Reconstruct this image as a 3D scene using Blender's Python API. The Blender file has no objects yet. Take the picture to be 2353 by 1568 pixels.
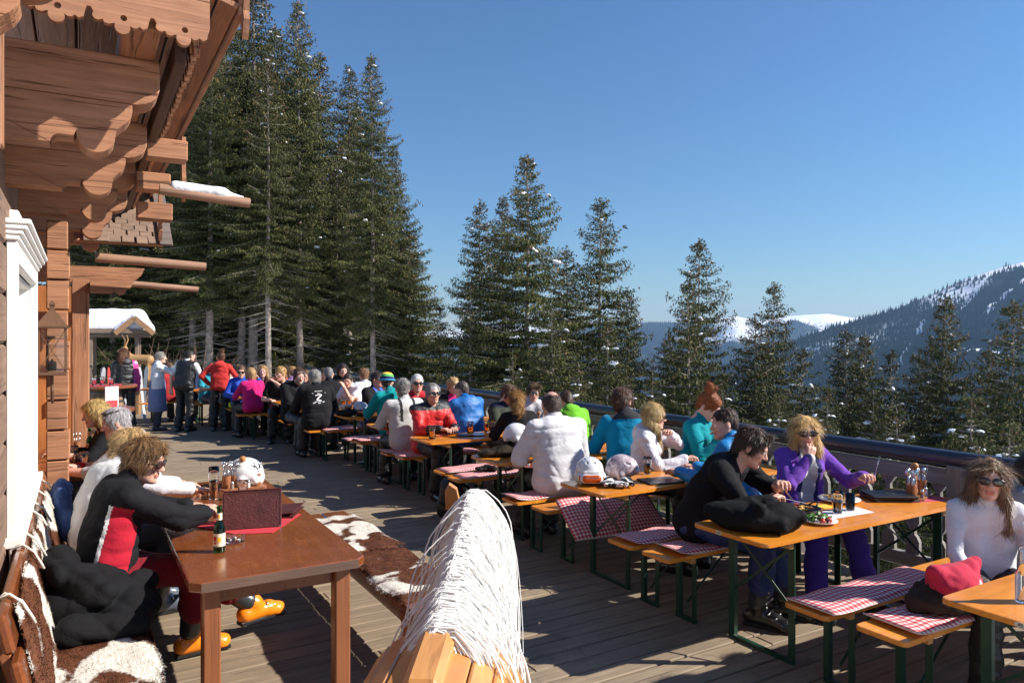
import bpy, bmesh, math, random
import numpy as np
from mathutils import Vector, Matrix, Euler

# ------------------------------------------------------------ camera, sky, sun, exposure
SC = bpy.context.scene
COL = SC.collection
R_ = math.radians
CAM_AZ = R_(30.5)
cam = bpy.data.cameras.new('camera')
cam.sensor_width = 36.0
cam.lens = 1683.0 / 2352.0 * 36.0
cam.shift_y = -9.0 / 2352.0
cam.clip_start = 0.05
cam.clip_end = 30000
camo = bpy.data.objects.new('camera', cam)
COL.objects.link(camo)
camo.location = (0, 0, 1.95)
camo.rotation_euler = (R_(90), 0, -CAM_AZ)
SC.camera = camo

SUN_EL = R_(35.0)
SUN_DIR = Vector((0.85 * math.cos(SUN_EL), -0.527 * math.cos(SUN_EL), math.sin(SUN_EL))).normalized()
world = bpy.data.worlds.new('World')
SC.world = world
world.use_nodes = True
wn = world.node_tree.nodes
sky = wn.new('ShaderNodeTexSky')
sky.sky_type = 'NISHITA'
sky.sun_disc = False
sky.sun_elevation = SUN_EL
sky.sun_rotation = math.atan2(SUN_DIR.x, SUN_DIR.y)
sky.altitude = 1500
sky.air_density = 1.55
sky.dust_density = 0.0
sky.ozone_density = 10.0
world.node_tree.links.new(sky.outputs[0], wn['Background'].inputs[0])
wn['Background'].inputs[1].default_value = 0.075
sunl = bpy.data.lights.new('sun', 'SUN')
sunl.energy = 5.0
sunl.angle = R_(0.5)
sunl.color = (1.0, 0.935, 0.85)
suno = bpy.data.objects.new('sun', sunl)
COL.objects.link(suno)
suno.rotation_euler = SUN_DIR.to_track_quat('Z', 'Y').to_euler()
SC.view_settings.view_transform = 'Standard'
SC.view_settings.look = 'None'
SC.view_settings.gamma = 1
SC.view_settings.use_curve_mapping = False
SC.view_settings.exposure = 0.8
SC.cycles.max_bounces = 8
SC.cycles.transparent_max_bounces = 12
SC.cycles.caustics_reflective = False
SC.cycles.caustics_refractive = False
SC.cycles.volume_bounces = 0

rnd = random.Random(7)
nr = np.random.RandomState(11)
sp = math.pi

# ------------------------------------------------------------ materials
MATS = {}


def newmat(name):
    m = bpy.data.materials.new(name)
    m.use_nodes = True
    nt = m.node_tree
    b = nt.nodes['Principled BSDF']
    return m, nt, b


def coords(nt, scale=(1, 1, 1), rand=True):
    tc = nt.nodes.new('ShaderNodeTexCoord')
    mp = nt.nodes.new('ShaderNodeMapping')
    mp.inputs['Scale'].default_value = scale
    if rand:
        oi = nt.nodes.new('ShaderNodeObjectInfo')
        ml = nt.nodes.new('ShaderNodeMath'); ml.operation = 'MULTIPLY'; ml.inputs[1].default_value = 43.0
        nt.links.new(oi.outputs['Random'], ml.inputs[0])
        ad = nt.nodes.new('ShaderNodeVectorMath'); ad.operation = 'ADD'
        nt.links.new(tc.outputs['Object'], ad.inputs[0])
        nt.links.new(ml.outputs[0], ad.inputs[1])
        nt.links.new(ad.outputs[0], mp.inputs[0])
    else:
        nt.links.new(tc.outputs['Object'], mp.inputs[0])
    return mp.outputs[0]


def noise(nt, vec, scale, detail=4, rough=.55, dist=0):
    n = nt.nodes.new('ShaderNodeTexNoise')
    n.inputs['Scale'].default_value = scale
    n.inputs['Detail'].default_value = detail
    n.inputs['Roughness'].default_value = rough
    n.inputs['Distortion'].default_value = dist
    nt.links.new(vec, n.inputs['Vector'])
    return n.outputs[0]


def ramp(nt, fac, stops):
    r = nt.nodes.new('ShaderNodeValToRGB')
    el = r.color_ramp.elements
    while len(el) < len(stops):
        el.new(0.5)
    for e, (p, c) in zip(el, stops):
        e.position = p
        e.color = (c[0], c[1], c[2], 1) if hasattr(c, '__len__') else (c, c, c, 1)
    nt.links.new(fac, r.inputs[0])
    return r.outputs[0]


def mixc(nt, fac, a, b, mode='MIX'):
    m = nt.nodes.new('ShaderNodeMix'); m.data_type = 'RGBA'; m.blend_type = mode
    if isinstance(fac, (int, float)):
        m.inputs[0].default_value = fac
    else:
        nt.links.new(fac, m.inputs[0])
    for s, v in ((6, a), (7, b)):
        if isinstance(v, tuple):
            m.inputs[s].default_value = (*v[:3], 1)
        else:
            nt.links.new(v, m.inputs[s])
    return m.outputs[2]


def bumpn(nt, b, h, strength, dist=.01):
    bp = nt.nodes.new('ShaderNodeBump')
    bp.inputs['Strength'].default_value = strength
    bp.inputs['Distance'].default_value = dist
    nt.links.new(h, bp.inputs['Height'])
    nt.links.new(bp.outputs[0], b.inputs['Normal'])


def sc3(c, f):
    return tuple(min(1, v * f) for v in c)


def mat(c, rough=.6, var=.12, vs=9, bump=0, bs=50, metal=0, coat=0, sheen=0, spec=.5, name='paint', emit=None):
    key = ('m', tuple(c), rough, var, vs, bump, bs, metal, coat, sheen, spec, name)
    if key in MATS:
        return MATS[key]
    m, nt, b = newmat(name)
    b.inputs['Roughness'].default_value = rough
    b.inputs['Metallic'].default_value = metal
    b.inputs['Specular IOR Level'].default_value = spec
    b.inputs['Coat Weight'].default_value = coat
    b.inputs['Coat Roughness'].default_value = .08
    b.inputs['Sheen Weight'].default_value = sheen
    v = coords(nt)
    col = ramp(nt, noise(nt, v, vs), [(.3, sc3(c, 1 - var)), (.7, sc3(c, 1 + var))])
    nt.links.new(col, b.inputs['Base Color'])
    if bump:
        bumpn(nt, b, noise(nt, v, bs, 5), bump)
    MATS[key] = m
    return m


def fabric(c, kind='soft'):
    key = ('f', tuple(c), kind)
    if key in MATS:
        return MATS[key]
    m, nt, b = newmat(kind + '_cloth')
    gl = kind == 'shell'
    b.inputs['Roughness'].default_value = .5 if gl else .85
    b.inputs['Specular IOR Level'].default_value = .45 if gl else .15
    b.inputs['Sheen Weight'].default_value = 0 if gl or max(c) < .1 else .1
    v = coords(nt)
    col = ramp(nt, noise(nt, v, 14, 3), [(.3, sc3(c, .93)), (.7, sc3(c, 1.06))])
    nt.links.new(col, b.inputs['Base Color'])
    n1 = noise(nt, v, 6 if gl else 5, 2, .45, 1.6)
    sb = nt.nodes.new('ShaderNodeMath'); sb.operation = 'SUBTRACT'; nt.links.new(n1, sb.inputs[0]); sb.inputs[1].default_value = .5
    ab = nt.nodes.new('ShaderNodeMath'); ab.operation = 'ABSOLUTE'; nt.links.new(sb.outputs[0], ab.inputs[0])
    n3 = noise(nt, v, 17, 2, .5, 2.0)
    s3 = nt.nodes.new('ShaderNodeMath'); s3.operation = 'SUBTRACT'; nt.links.new(n3, s3.inputs[0]); s3.inputs[1].default_value = .5
    a3 = nt.nodes.new('ShaderNodeMath'); a3.operation = 'ABSOLUTE'; nt.links.new(s3.outputs[0], a3.inputs[0])
    m3 = nt.nodes.new('ShaderNodeMath'); m3.operation = 'MULTIPLY_ADD'; nt.links.new(a3.outputs[0], m3.inputs[0]); m3.inputs[1].default_value = .45; nt.links.new(ab.outputs[0], m3.inputs[2])
    n2 = noise(nt, v, 200, 2)
    ad = nt.nodes.new('ShaderNodeMath'); ad.operation = 'MULTIPLY_ADD'
    nt.links.new(n2, ad.inputs[0]); ad.inputs[1].default_value = .02 if gl else .06
    nt.links.new(m3.outputs[0], ad.inputs[2])
    bumpn(nt, b, ad.outputs[0], .55 if gl else .32, .03)
    MATS[key] = m
    return m


def wood(name, c1, c2, axis=0, fine=26, rough=.6, coat=0, crack=.5, bump=.35, stain=None, scratch=0):
    key = ('w', name, axis)
    if key in MATS:
        return MATS[key]
    m, nt, b = newmat(name)
    b.inputs['Roughness'].default_value = rough
    b.inputs['Coat Weight'].default_value = coat
    b.inputs['Coat Roughness'].default_value = .15
    s = [1.0, 1.0, 1.0]
    s[axis] = .07
    v = coords(nt, tuple(s))
    n1 = noise(nt, v, fine, 6, .6, 1.0)
    col = ramp(nt, n1, [(.25, c2), (.5, tuple((a + b_) / 2 for a, b_ in zip(c1, c2))), (.75, c1)])
    v2 = coords(nt, (1, 1, 1))
    big = ramp(nt, noise(nt, v2, 1.7, 3), [(.25, .72), (.75, 1.12)])
    col = mixc(nt, 1.0, col, big, 'MULTIPLY')
    s[axis] = .035
    v3 = coords(nt, tuple(s))
    cr = ramp(nt, noise(nt, v3, fine * 1.6, 4, .5, .6), [(.30, 0.0), (.40, 1.0)])
    col = mixc(nt, ramp(nt, cr, [(0, crack), (1, 0.0)]), col, sc3(c2, .35))
    if stain:
        st = ramp(nt, noise(nt, v2, 3.1, 5, .65, .8), [(.29, .75), (.40, 0)])
        col = mixc(nt, st, col, stain)
    if scratch:
        for rz, sc_ in ((.5, 2.2), (-1.1, 1.7), (1.9, 2.6)):
            mp = nt.nodes.new('ShaderNodeMapping'); mp.inputs['Rotation'].default_value = (0, 0, rz); mp.inputs['Scale'].default_value = (1, .12, 1)
            nt.links.new(v2, mp.inputs[0])
            sn = noise(nt, mp.outputs[0], sc_ * 3, 1, .4, .3)
            ln = ramp(nt, sn, [(.492, 0.0), (.4985, 1.0), (.505, 0.0)])
            gate = ramp(nt, noise(nt, v2, 4.5 + rz, 2), [(.54, 0.0), (.62, scratch)])
            col = mixc(nt, mixc(nt, 1.0, ln, gate, 'MULTIPLY'), col, sc3(c1, 1.7))
        wr_ = ramp(nt, noise(nt, v2, 7, 4, .7), [(.3, max(0, rough - .08)), (.7, rough + .16)])
        nt.links.new(wr_, b.inputs['Roughness'])
    # knots
    vo = nt.nodes.new('ShaderNodeTexVoronoi'); vo.inputs['Scale'].default_value = 2.3
    s[axis] = .45
    nt.links.new(coords(nt, tuple(s)), vo.inputs['Vector'])
    kn = ramp(nt, vo.outputs['Distance'], [(.03, .8), (.075, 0)])
    col = mixc(nt, kn, col, sc3(c2, .45))
    nt.links.new(col, b.inputs['Base Color'])
    ad = nt.nodes.new('ShaderNodeMath'); ad.operation = 'ADD'
    nt.links.new(n1, ad.inputs[0]); nt.links.new(cr, ad.inputs[1])
    bumpn(nt, b, ad.outputs[0], bump, .006)
    MATS[key] = m
    return m


def glassm(c=(1, 1, 1), rough=0.0, name='clear_glass', trans=1.0, ior=1.45):
    key = ('g', tuple(c), rough, name)
    if key in MATS:
        return MATS[key]
    m, nt, b = newmat(name)
    b.inputs['Base Color'].default_value = (*c, 1)
    b.inputs['Roughness'].default_value = rough
    b.inputs['Transmission Weight'].default_value = trans
    b.inputs['IOR'].default_value = ior
    MATS[key] = m
    return m


def gingham(c, name='gingham'):
    key = ('gg', tuple(c))
    if key in MATS:
        return MATS[key]
    m, nt, b = newmat(name)
    b.inputs['Roughness'].default_value = .9
    tc = nt.nodes.new('ShaderNodeTexCoord')
    sx = nt.nodes.new('ShaderNodeSeparateXYZ')
    nt.links.new(tc.outputs['Object'], sx.inputs[0])
    st = []
    for i in (0, 1):
        w = nt.nodes.new('ShaderNodeMath'); w.operation = 'MULTIPLY'; w.inputs[1].default_value = 2 * sp / .034
        nt.links.new(sx.outputs[i], w.inputs[0])
        s_ = nt.nodes.new('ShaderNodeMath'); s_.operation = 'SINE'
        nt.links.new(w.outputs[0], s_.inputs[0])
        g = nt.nodes.new('ShaderNodeMath'); g.operation = 'GREATER_THAN'; g.inputs[1].default_value = 0
        nt.links.new(s_.outputs[0], g.inputs[0])
        st.append(g.outputs[0])
    a = nt.nodes.new('ShaderNodeMath'); a.operation = 'ADD'
    nt.links.new(st[0], a.inputs[0]); nt.links.new(st[1], a.inputs[1])
    h = nt.nodes.new('ShaderNodeMath'); h.operation = 'MULTIPLY'; h.inputs[1].default_value = .5
    nt.links.new(a.outputs[0], h.inputs[0])
    col = ramp(nt, h.outputs[0], [(0, (.72, .66, .62)), (.5, (.62, .22, .22)), (1, c)])
    nt.links.new(col, b.inputs['Base Color'])
    v = coords(nt)
    bumpn(nt, b, noise(nt, v, 14, 4), .5, .02)
    MATS[key] = m
    return m


def cowhide(thr=.5, seed=0.0, sc=(1, 1, 1)):
    key = ('cow', thr, seed)
    if key in MATS:
        return MATS[key]
    m, nt, b = newmat('cowhide')
    b.inputs['Roughness'].default_value = .75
    b.inputs['Specular IOR Level'].default_value = .2
    tc = nt.nodes.new('ShaderNodeTexCoord')
    mp = nt.nodes.new('ShaderNodeMapping')
    mp.inputs['Location'].default_value = (seed, seed * 1.7, 0)
    mp.inputs['Scale'].default_value = sc
    nt.links.new(tc.outputs['Object'], mp.inputs[0])
    fz = noise(nt, mp.outputs[0], 55, 2)
    ml = nt.nodes.new('ShaderNodeMath'); ml.operation = 'MULTIPLY_ADD'
    nt.links.new(fz, ml.inputs[0]); ml.inputs[1].default_value = .09
    nt.links.new(noise(nt, mp.outputs[0], 3.0, 2, .5, .5), ml.inputs[2])
    br = ramp(nt, noise(nt, mp.outputs[0], 30, 3), [(.3, (.075, .025, .012)), (.7, (.17, .062, .028))])
    wh = ramp(nt, noise(nt, mp.outputs[0], 24, 3), [(.3, (.68, .63, .55)), (.7, (.82, .78, .70))])
    f = ramp(nt, ml.outputs[0], [(thr + .035, 0.0), (thr + .07, 1.0)])
    nt.links.new(mixc(nt, f, wh, br), b.inputs['Base Color'])
    bumpn(nt, b, noise(nt, mp.outputs[0], 120, 4), .6, .01)
    MATS[key] = m
    return m


# ------------------------------------------------------------ mesh building
def tag(o, label=None, cat=None, group=None, kind=None):
    if label: o['label'] = label
    if cat: o['category'] = cat
    if group: o['group'] = group
    if kind: o['kind'] = kind
    return o


def link(name, data, parent=None, loc=None, rot=None):
    o = bpy.data.objects.new(name, data)
    COL.objects.link(o)
    if parent is not None: o.parent = parent
    if loc is not None: o.location = loc
    if rot is not None: o.rotation_euler = rot
    return o


def thing(name, label, cat, loc=(0, 0, 0), rz=0, group=None):
    return tag(link(name, None, None, loc, (0, 0, rz)), label, cat, group)


def copy_tree(o, parent=None):
    c = o.copy(); COL.objects.link(c); c.parent = parent
    for ch in list(o.children): copy_tree(ch, c)
    return c


def rotm(rx=0, ry=0, rz=0):
    return np.array(Euler((rx, ry, rz)).to_matrix())


class MB:
    def __init__(s):
        s.v = []; s.f = []; s.m = []; s.n = 0

    def add(s, V, F, m=0):
        V = np.asarray(V, float)
        s.v.append(V)
        for f in F:
            s.f.append([i + s.n for i in f]); s.m.append(m)
        s.n += len(V)
        return s

    def xf(s, V, c, rot):
        V = np.asarray(V, float)
        if rot is not None:
            V = V @ (rot if isinstance(rot, np.ndarray) else rotm(*rot)).T
        return V + np.array(c)

    def box(s, c, d, rot=None, m=0, b=0.0):
        h = np.array(d) / 2
        if b <= 0:
            V = [[x, y, z] for x in (-h[0], h[0]) for y in (-h[1], h[1]) for z in (-h[2], h[2])]
            F = [(0, 1, 3, 2), (4, 6, 7, 5), (0, 4, 5, 1), (2, 3, 7, 6), (0, 2, 6, 4), (1, 5, 7, 3)]
        else:
            b = min(b, *(h * .9))
            V = []; idx = {}
            for sx in (-1, 1):
                for sy in (-1, 1):
                    for sz in (-1, 1):
                        for a in range(3):
                            p = np.array([sx, sy, sz]) * (h - b)
                            p[a] = (sx, sy, sz)[a] * h[a]
                            idx[(sx, sy, sz, a)] = len(V); V.append(p)
            V = np.array(V); F = []
            for a in range(3):
                o1, o2 = [(1, 2), (2, 0), (0, 1)][a]
                for sg in (-1, 1):
                    q = []
                    for u, w in ((-1, -1), (1, -1), (1, 1), (-1, 1)):
                        k = [0, 0, 0]; k[a] = sg; k[o1] = u; k[o2] = w
                        q.append(idx[(*k, a)])
                    F.append(q)
                for u in (-1, 1):
                    for w in (-1, 1):
                        k1 = [0, 0, 0]; k2 = [0, 0, 0]
                        k1[a] = -1; k2[a] = 1; k1[o1] = k2[o1] = u; k1[o2] = k2[o2] = w
                        F.append([idx[(*k1, o1)], idx[(*k2, o1)], idx[(*k2, o2)], idx[(*k1, o2)]])
            for sx in (-1, 1):
                for sy in (-1, 1):
                    for sz in (-1, 1):
                        F.append([idx[(sx, sy, sz, a)] for a in range(3)])
            G = []
            for f in F:
                p = V[f]; n = np.cross(p[1] - p[0], p[2] - p[0])
                G.append(f if n @ p.mean(0) > 0 else f[::-1])
            F = G
        return s.add(s.xf(V, c, rot), F, m)

    def bar(s, a, b_, w, h, m=0, bev=0):
        """box whose length runs from a to b_"""
        a = Vector(a); b_ = Vector(b_)
        q = np.array((b_ - a).to_track_quat('Y', 'Z').to_matrix())
        return s.box((a + b_) / 2, (w, (b_ - a).length, h), q, m, bev)

    def tube(s, P, r, n=8, m=0, caps=True):
        P = [Vector(p) for p in P]
        if not hasattr(r, '__len__'): r = [r] * len(P)
        V = []; F = []
        t0 = None; ref = None
        for i, p in enumerate(P):
            t = (P[min(i + 1, len(P) - 1)] - P[max(i - 1, 0)]).normalized()
            if ref is None:
                ref = t.orthogonal().normalized()
            else:
                ref = (ref - t * ref.dot(t)).normalized()
            bi = t.cross(ref)
            for k in range(n):
                a = 2 * sp * k / n
                V.append(p + (ref * math.cos(a) + bi * math.sin(a)) * r[i])
        for i in range(len(P) - 1):
            for k in range(n):
                k2 = (k + 1) % n
                F.append((i * n + k, i * n + k2, i * n + n + k2, i * n + n + k))
        if caps:
            F.append(tuple(range(n))[::-1]); F.append(tuple(range((len(P) - 1) * n, len(P) * n)))
        return s.add([tuple(v) for v in V], F, m)

    def lathe(s, prof, n=20, c=(0, 0, 0), rot=None, m=0, sx=1, sy=1):
        V = []; F = []
        for r, z in prof:
            for k in range(n):
                a = 2 * sp * k / n
                V.append((r * math.cos(a) * sx, r * math.sin(a) * sy, z))
        L = len(prof)
        for i in range(L - 1):
            for k in range(n):
                k2 = (k + 1) % n
                F.append((i * n + k, i * n + k2, i * n + n + k2, i * n + n + k))
        if prof[0][0] > 1e-5: F.append(tuple(range(n))[::-1])
        if prof[-1][0] > 1e-5: F.append(tuple(range((L - 1) * n, L * n)))
        return s.add(s.xf(V, c, rot), F, m)

    def ball(s, c, r, n=12, rot=None, m=0):
        r = np.array(r if hasattr(r, '__len__') else (r, r, r), float)
        k = max(4, n // 2)
        prof = [(math.sin(sp * i / k), -math.cos(sp * i / k)) for i in range(k + 1)]
        V = []; F = []
        V.append((0, 0, -1))
        for rr, z in prof[1:-1]:
            for q in range(n):
                a = 2 * sp * q / n; V.append((rr * math.cos(a), rr * math.sin(a), z))
        V.append((0, 0, 1))
        for q in range(n):
            F.append((0, 1 + (q + 1) % n, 1 + q))
            e = len(V) - 1; b0 = 1 + (k - 2) * n
            F.append((e, b0 + q, b0 + (q + 1) % n))
            for i in range(k - 2):
                a = 1 + i * n
                F.append((a + q, a + (q + 1) % n, a + n + (q + 1) % n, a + n + q))
        return s.add(s.xf(np.array(V) * r, c, rot), F, m)

    def prism(s, poly, t, axis='y', c=(0, 0, 0), m=0, rot=None):
        """outline poly (u,w) extruded +-t/2 along axis; u,w map to the two other axes"""
        n = len(poly)
        V = []
        for sg in (-.5, .5):
            for u, w in poly:
                V.append({'y': (u, sg * t, w), 'x': (sg * t, u, w), 'z': (u, w, sg * t)}[axis])
        ar = sum(poly[i][0] * poly[(i + 1) % n][1] - poly[(i + 1) % n][0] * poly[i][1] for i in range(n))
        flip = (ar > 0) == (axis != 'y')
        F = [tuple(range(n)), tuple(range(n, 2 * n))[::-1]]
        for i in range(n):
            j = (i + 1) % n
            F.append((i, n + i, n + j, j))
        if flip: F = [f[::-1] for f in F]
        return s.add(s.xf(V, c, rot), F, m)

    def build(s, name, mats, parent=None, smooth=False, loc=None, rot=None, auto=None):
        me = s.mesh(name, mats, smooth, auto)
        return link(name, me, parent, loc, rot)

    def mesh(s, name, mats, smooth=False, auto=None):
        me = bpy.data.meshes.new(name)
        V = np.concatenate(s.v) if s.v else np.zeros((0, 3))
        me.from_pydata(V.tolist(), [], s.f)
        for mm in (mats if isinstance(mats, (list, tuple)) else [mats]): me.materials.append(mm)
        me.polygons.foreach_set('material_index', s.m)
        if smooth or auto:
            me.polygons.foreach_set('use_smooth', [True] * len(s.f))
            if auto: me.set_sharp_from_angle(angle=R_(auto))
        me.update()
        return me


def qmesh(name, parts, mats, parent=None, loc=None, rot=None, attr=None):
    """fast quad mesh from numpy parts [(V, F(n,4), material index)]"""
    V = np.concatenate([p[0] for p in parts]).astype(np.float32)
    off = 0; Fs = []; Ms = []
    for v, f, mi in parts:
        Fs.append(np.asarray(f) + off); off += len(v)
        Ms.append(np.full(len(f), mi, np.int32) if np.isscalar(mi) else np.asarray(mi, np.int32))
    F = np.concatenate(Fs).astype(np.int32); Mi = np.concatenate(Ms)
    me = bpy.data.meshes.new(name)
    me.vertices.add(len(V)); me.vertices.foreach_set('co', V.ravel())
    me.loops.add(F.size); me.loops.foreach_set('vertex_index', F.ravel())
    me.polygons.add(len(F))
    me.polygons.foreach_set('loop_start', np.arange(0, F.size, 4, dtype=np.int32))
    for mm in mats: me.materials.append(mm)
    me.polygons.foreach_set('material_index', Mi)
    me.polygons.foreach_set('use_smooth', np.ones(len(F), bool))
    if attr is not None:
        a = me.attributes.new('tint', 'FLOAT', 'FACE'); a.data.foreach_set('value', np.asarray(attr, np.float32))
    me.update(calc_edges=True)
    return link(name, me, parent, loc, rot)


def nz(p, seed=0):
    p = np.asarray(p, np.float64)
    i = np.floor(p).astype(np.int64); f = p - i; f = f * f * (3 - 2 * f)

    def h(dx, dy, dz):
        n = ((i[:, 0] + dx) * 73856093) ^ ((i[:, 1] + dy) * 19349663) ^ ((i[:, 2] + dz) * 83492791) ^ (seed * 2654435)
        n = (n ^ (n >> 13)) & 0x7fffffff
        n = (n * (n * n * 15731 + 789221) + 1376312589) & 0x7fffffff
        return n / 1073741823.5 - 1
    x, y, z = f[:, 0], f[:, 1], f[:, 2]
    a = h(0, 0, 0) * (1 - x) + h(1, 0, 0) * x
    b = h(0, 1, 0) * (1 - x) + h(1, 1, 0) * x
    c = h(0, 0, 1) * (1 - x) + h(1, 0, 1) * x
    d = h(0, 1, 1) * (1 - x) + h(1, 1, 1) * x
    return (a * (1 - y) + b * y) * (1 - z) + (c * (1 - y) + d * y) * z


# ------------------------------------------------------------ smooth solids (signed distance + surface nets)
def C(a, b, ra, rb=None, k=None, op=1):
    return ('c', np.array(a, float), np.array(b, float), ra, ra if rb is None else rb, k, op)


def EL(c, r, rot=None, k=None, op=1):
    return ('e', np.array(c, float), np.array(r if hasattr(r, '__len__') else (r, r, r), float),
            None if rot is None else (rot if isinstance(rot, np.ndarray) else rotm(*rot)), None, k, op)


def solid(prims, res, k0=.03):
    lo = np.full(3, 1e9); hi = -lo
    for p in prims:
        if p[6] < 0: continue
        if p[0] == 'c':
            r = max(p[3], p[4]); lo = np.minimum(lo, np.minimum(p[1], p[2]) - r); hi = np.maximum(hi, np.maximum(p[1], p[2]) + r)
        else:
            r = p[2].max(); lo = np.minimum(lo, p[1] - r); hi = np.maximum(hi, p[1] + r)
    lo -= res * 3; hi += res * 3
    n = np.ceil((hi - lo) / res).astype(int) + 1
    ax = [lo[i] + np.arange(n[i]) * res for i in range(3)]
    g = np.full(tuple(n), .5, np.float32)
    for p in prims:
        k = k0 if p[5] is None else p[5]
        if p[0] == 'c':
            r = max(p[3], p[4]); a = np.minimum(p[1], p[2]) - r; b = np.maximum(p[1], p[2]) + r
        else:
            r = p[2].max(); a = p[1] - r; b = p[1] + r
        i0 = np.clip(np.floor((a - k * 1.2 - 2 * res - lo) / res).astype(int), 0, n); i1 = np.clip(np.ceil((b + k * 1.2 + 2 * res - lo) / res).astype(int) + 1, 0, n)
        if (i1 <= i0).any(): continue
        X = (ax[0][i0[0]:i1[0]] - p[1][0])[:, None, None].astype(np.float32)
        Y = (ax[1][i0[1]:i1[1]] - p[1][1])[None, :, None].astype(np.float32)
        Z = (ax[2][i0[2]:i1[2]] - p[1][2])[None, None, :].astype(np.float32)
        if p[0] == 'c':
            ba = p[2] - p[1]; L = float(ba @ ba) + 1e-9
            t = np.clip((X * ba[0] + Y * ba[1] + Z * ba[2]) / L, 0, 1)
            d = np.sqrt((X - t * ba[0]) ** 2 + (Y - t * ba[1]) ** 2 + (Z - t * ba[2]) ** 2) - (p[3] + (p[4] - p[3]) * t)
        else:
            R = p[3]
            if R is not None:
                X, Y, Z = (R[0, 0] * X + R[1, 0] * Y + R[2, 0] * Z, R[0, 1] * X + R[1, 1] * Y + R[2, 1] * Z, R[0, 2] * X + R[1, 2] * Y + R[2, 2] * Z)
            rr = p[2]
            q = np.sqrt((X / rr[0]) ** 2 + (Y / rr[1]) ** 2 + (Z / rr[2]) ** 2)
            d = (q - 1) * float(rr.min()) * .5 + (q - 1) * float(rr.mean()) * .5
        sl = (slice(i0[0], i1[0]), slice(i0[1], i1[1]), slice(i0[2], i1[2]))
        o = g[sl]
        if p[6] > 0:
            h = np.clip(.5 + .5 * (o - d) / k, 0, 1)
            g[sl] = o * (1 - h) + d * h - k * h * (1 - h)
        else:
            d = -d
            h = np.clip(.5 - .5 * (o - d) / k, 0, 1)
            g[sl] = o * (1 - h) + d * h + k * h * (1 - h)
    s = g < 0
    cnt = np.zeros(tuple(n - 1), np.int8)
    offs = [(x, y, z) for x in (0, 1) for y in (0, 1) for z in (0, 1)]
    for x, y, z in offs:
        cnt += s[x:n[0] - 1 + x, y:n[1] - 1 + y, z:n[2] - 1 + z]
    I, J, K = np.nonzero((cnt > 0) & (cnt < 8))
    idx = np.full(tuple(n - 1), -1, np.int32)
    idx[I, J, K] = np.arange(len(I))
    cv = {o: g[I + o[0], J + o[1], K + o[2]] for o in offs}
    acc = np.zeros((len(I), 3)); w = np.zeros(len(I))
    for o in offs:
        for a in range(3):
            if o[a]: continue
            q = list(o); q[a] = 1; q = tuple(q)
            c1, c2 = cv[o], cv[q]
            m = (c1 < 0) != (c2 < 0)
            t = np.where(m, c1 / np.where(m, c1 - c2, 1), 0)
            pp = np.tile(np.array(o, float), (len(I), 1)); pp[:, a] += t
            acc += pp * m[:, None]; w += m
    V = (np.stack([I, J, K], 1) + acc / w[:, None]) * res + lo
    F = []
    for a in range(3):
        b, c = (a + 1) % 3, (a + 2) % 3
        sl0 = [slice(None)] * 3; sl1 = [slice(None)] * 3
        sl0[a] = slice(0, -1); sl1[a] = slice(1, None)
        ch = s[tuple(sl0)] != s[tuple(sl1)]
        ins = s[tuple(sl0)]
        ch = ch.copy()
        for q in (b, c):
            z = [slice(None)] * 3; z[q] = slice(0, 1); ch[tuple(z)] = False
            z[q] = slice(-1, None); ch[tuple(z)] = False
        P = np.stack(np.nonzero(ch), 1)
        if not len(P): continue
        fl = ins[P[:, 0], P[:, 1], P[:, 2]]
        eb = np.zeros(3, int); eb[b] = 1; ec = np.zeros(3, int); ec[c] = 1
        q = [P - eb - ec, P - ec, P, P - eb]
        Q = np.stack([idx[t[:, 0], t[:, 1], t[:, 2]] for t in q], 1)
        Q[~fl] = Q[~fl][:, ::-1]
        F.append(Q)
    return V, np.concatenate(F)


def vnorm(V, F):
    n = np.zeros_like(V)
    fn = np.cross(V[F[:, 2]] - V[F[:, 0]], V[F[:, 3]] - V[F[:, 1]])
    for i in range(4): np.add.at(n, F[:, i], fn)
    return n / (np.linalg.norm(n, axis=1, keepdims=True) + 1e-12)


def crumple(V, F, amp, freq, seed=0, stretch=(1, 1, 1)):
    N = vnorm(V, F)
    p = V * np.array(stretch) * freq
    n = 2.2 * np.abs(nz(p + 2 * nz(p * .6, seed + 5)[:, None] * .4, seed)) - .8 + .25 * nz(p * 2.3, seed + 1)
    return V + N * (n * amp)[:, None]
# ------------------------------------------------------------ people: templates
HEADS = {}; HANDS = {}; HAIRS = {}


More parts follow.
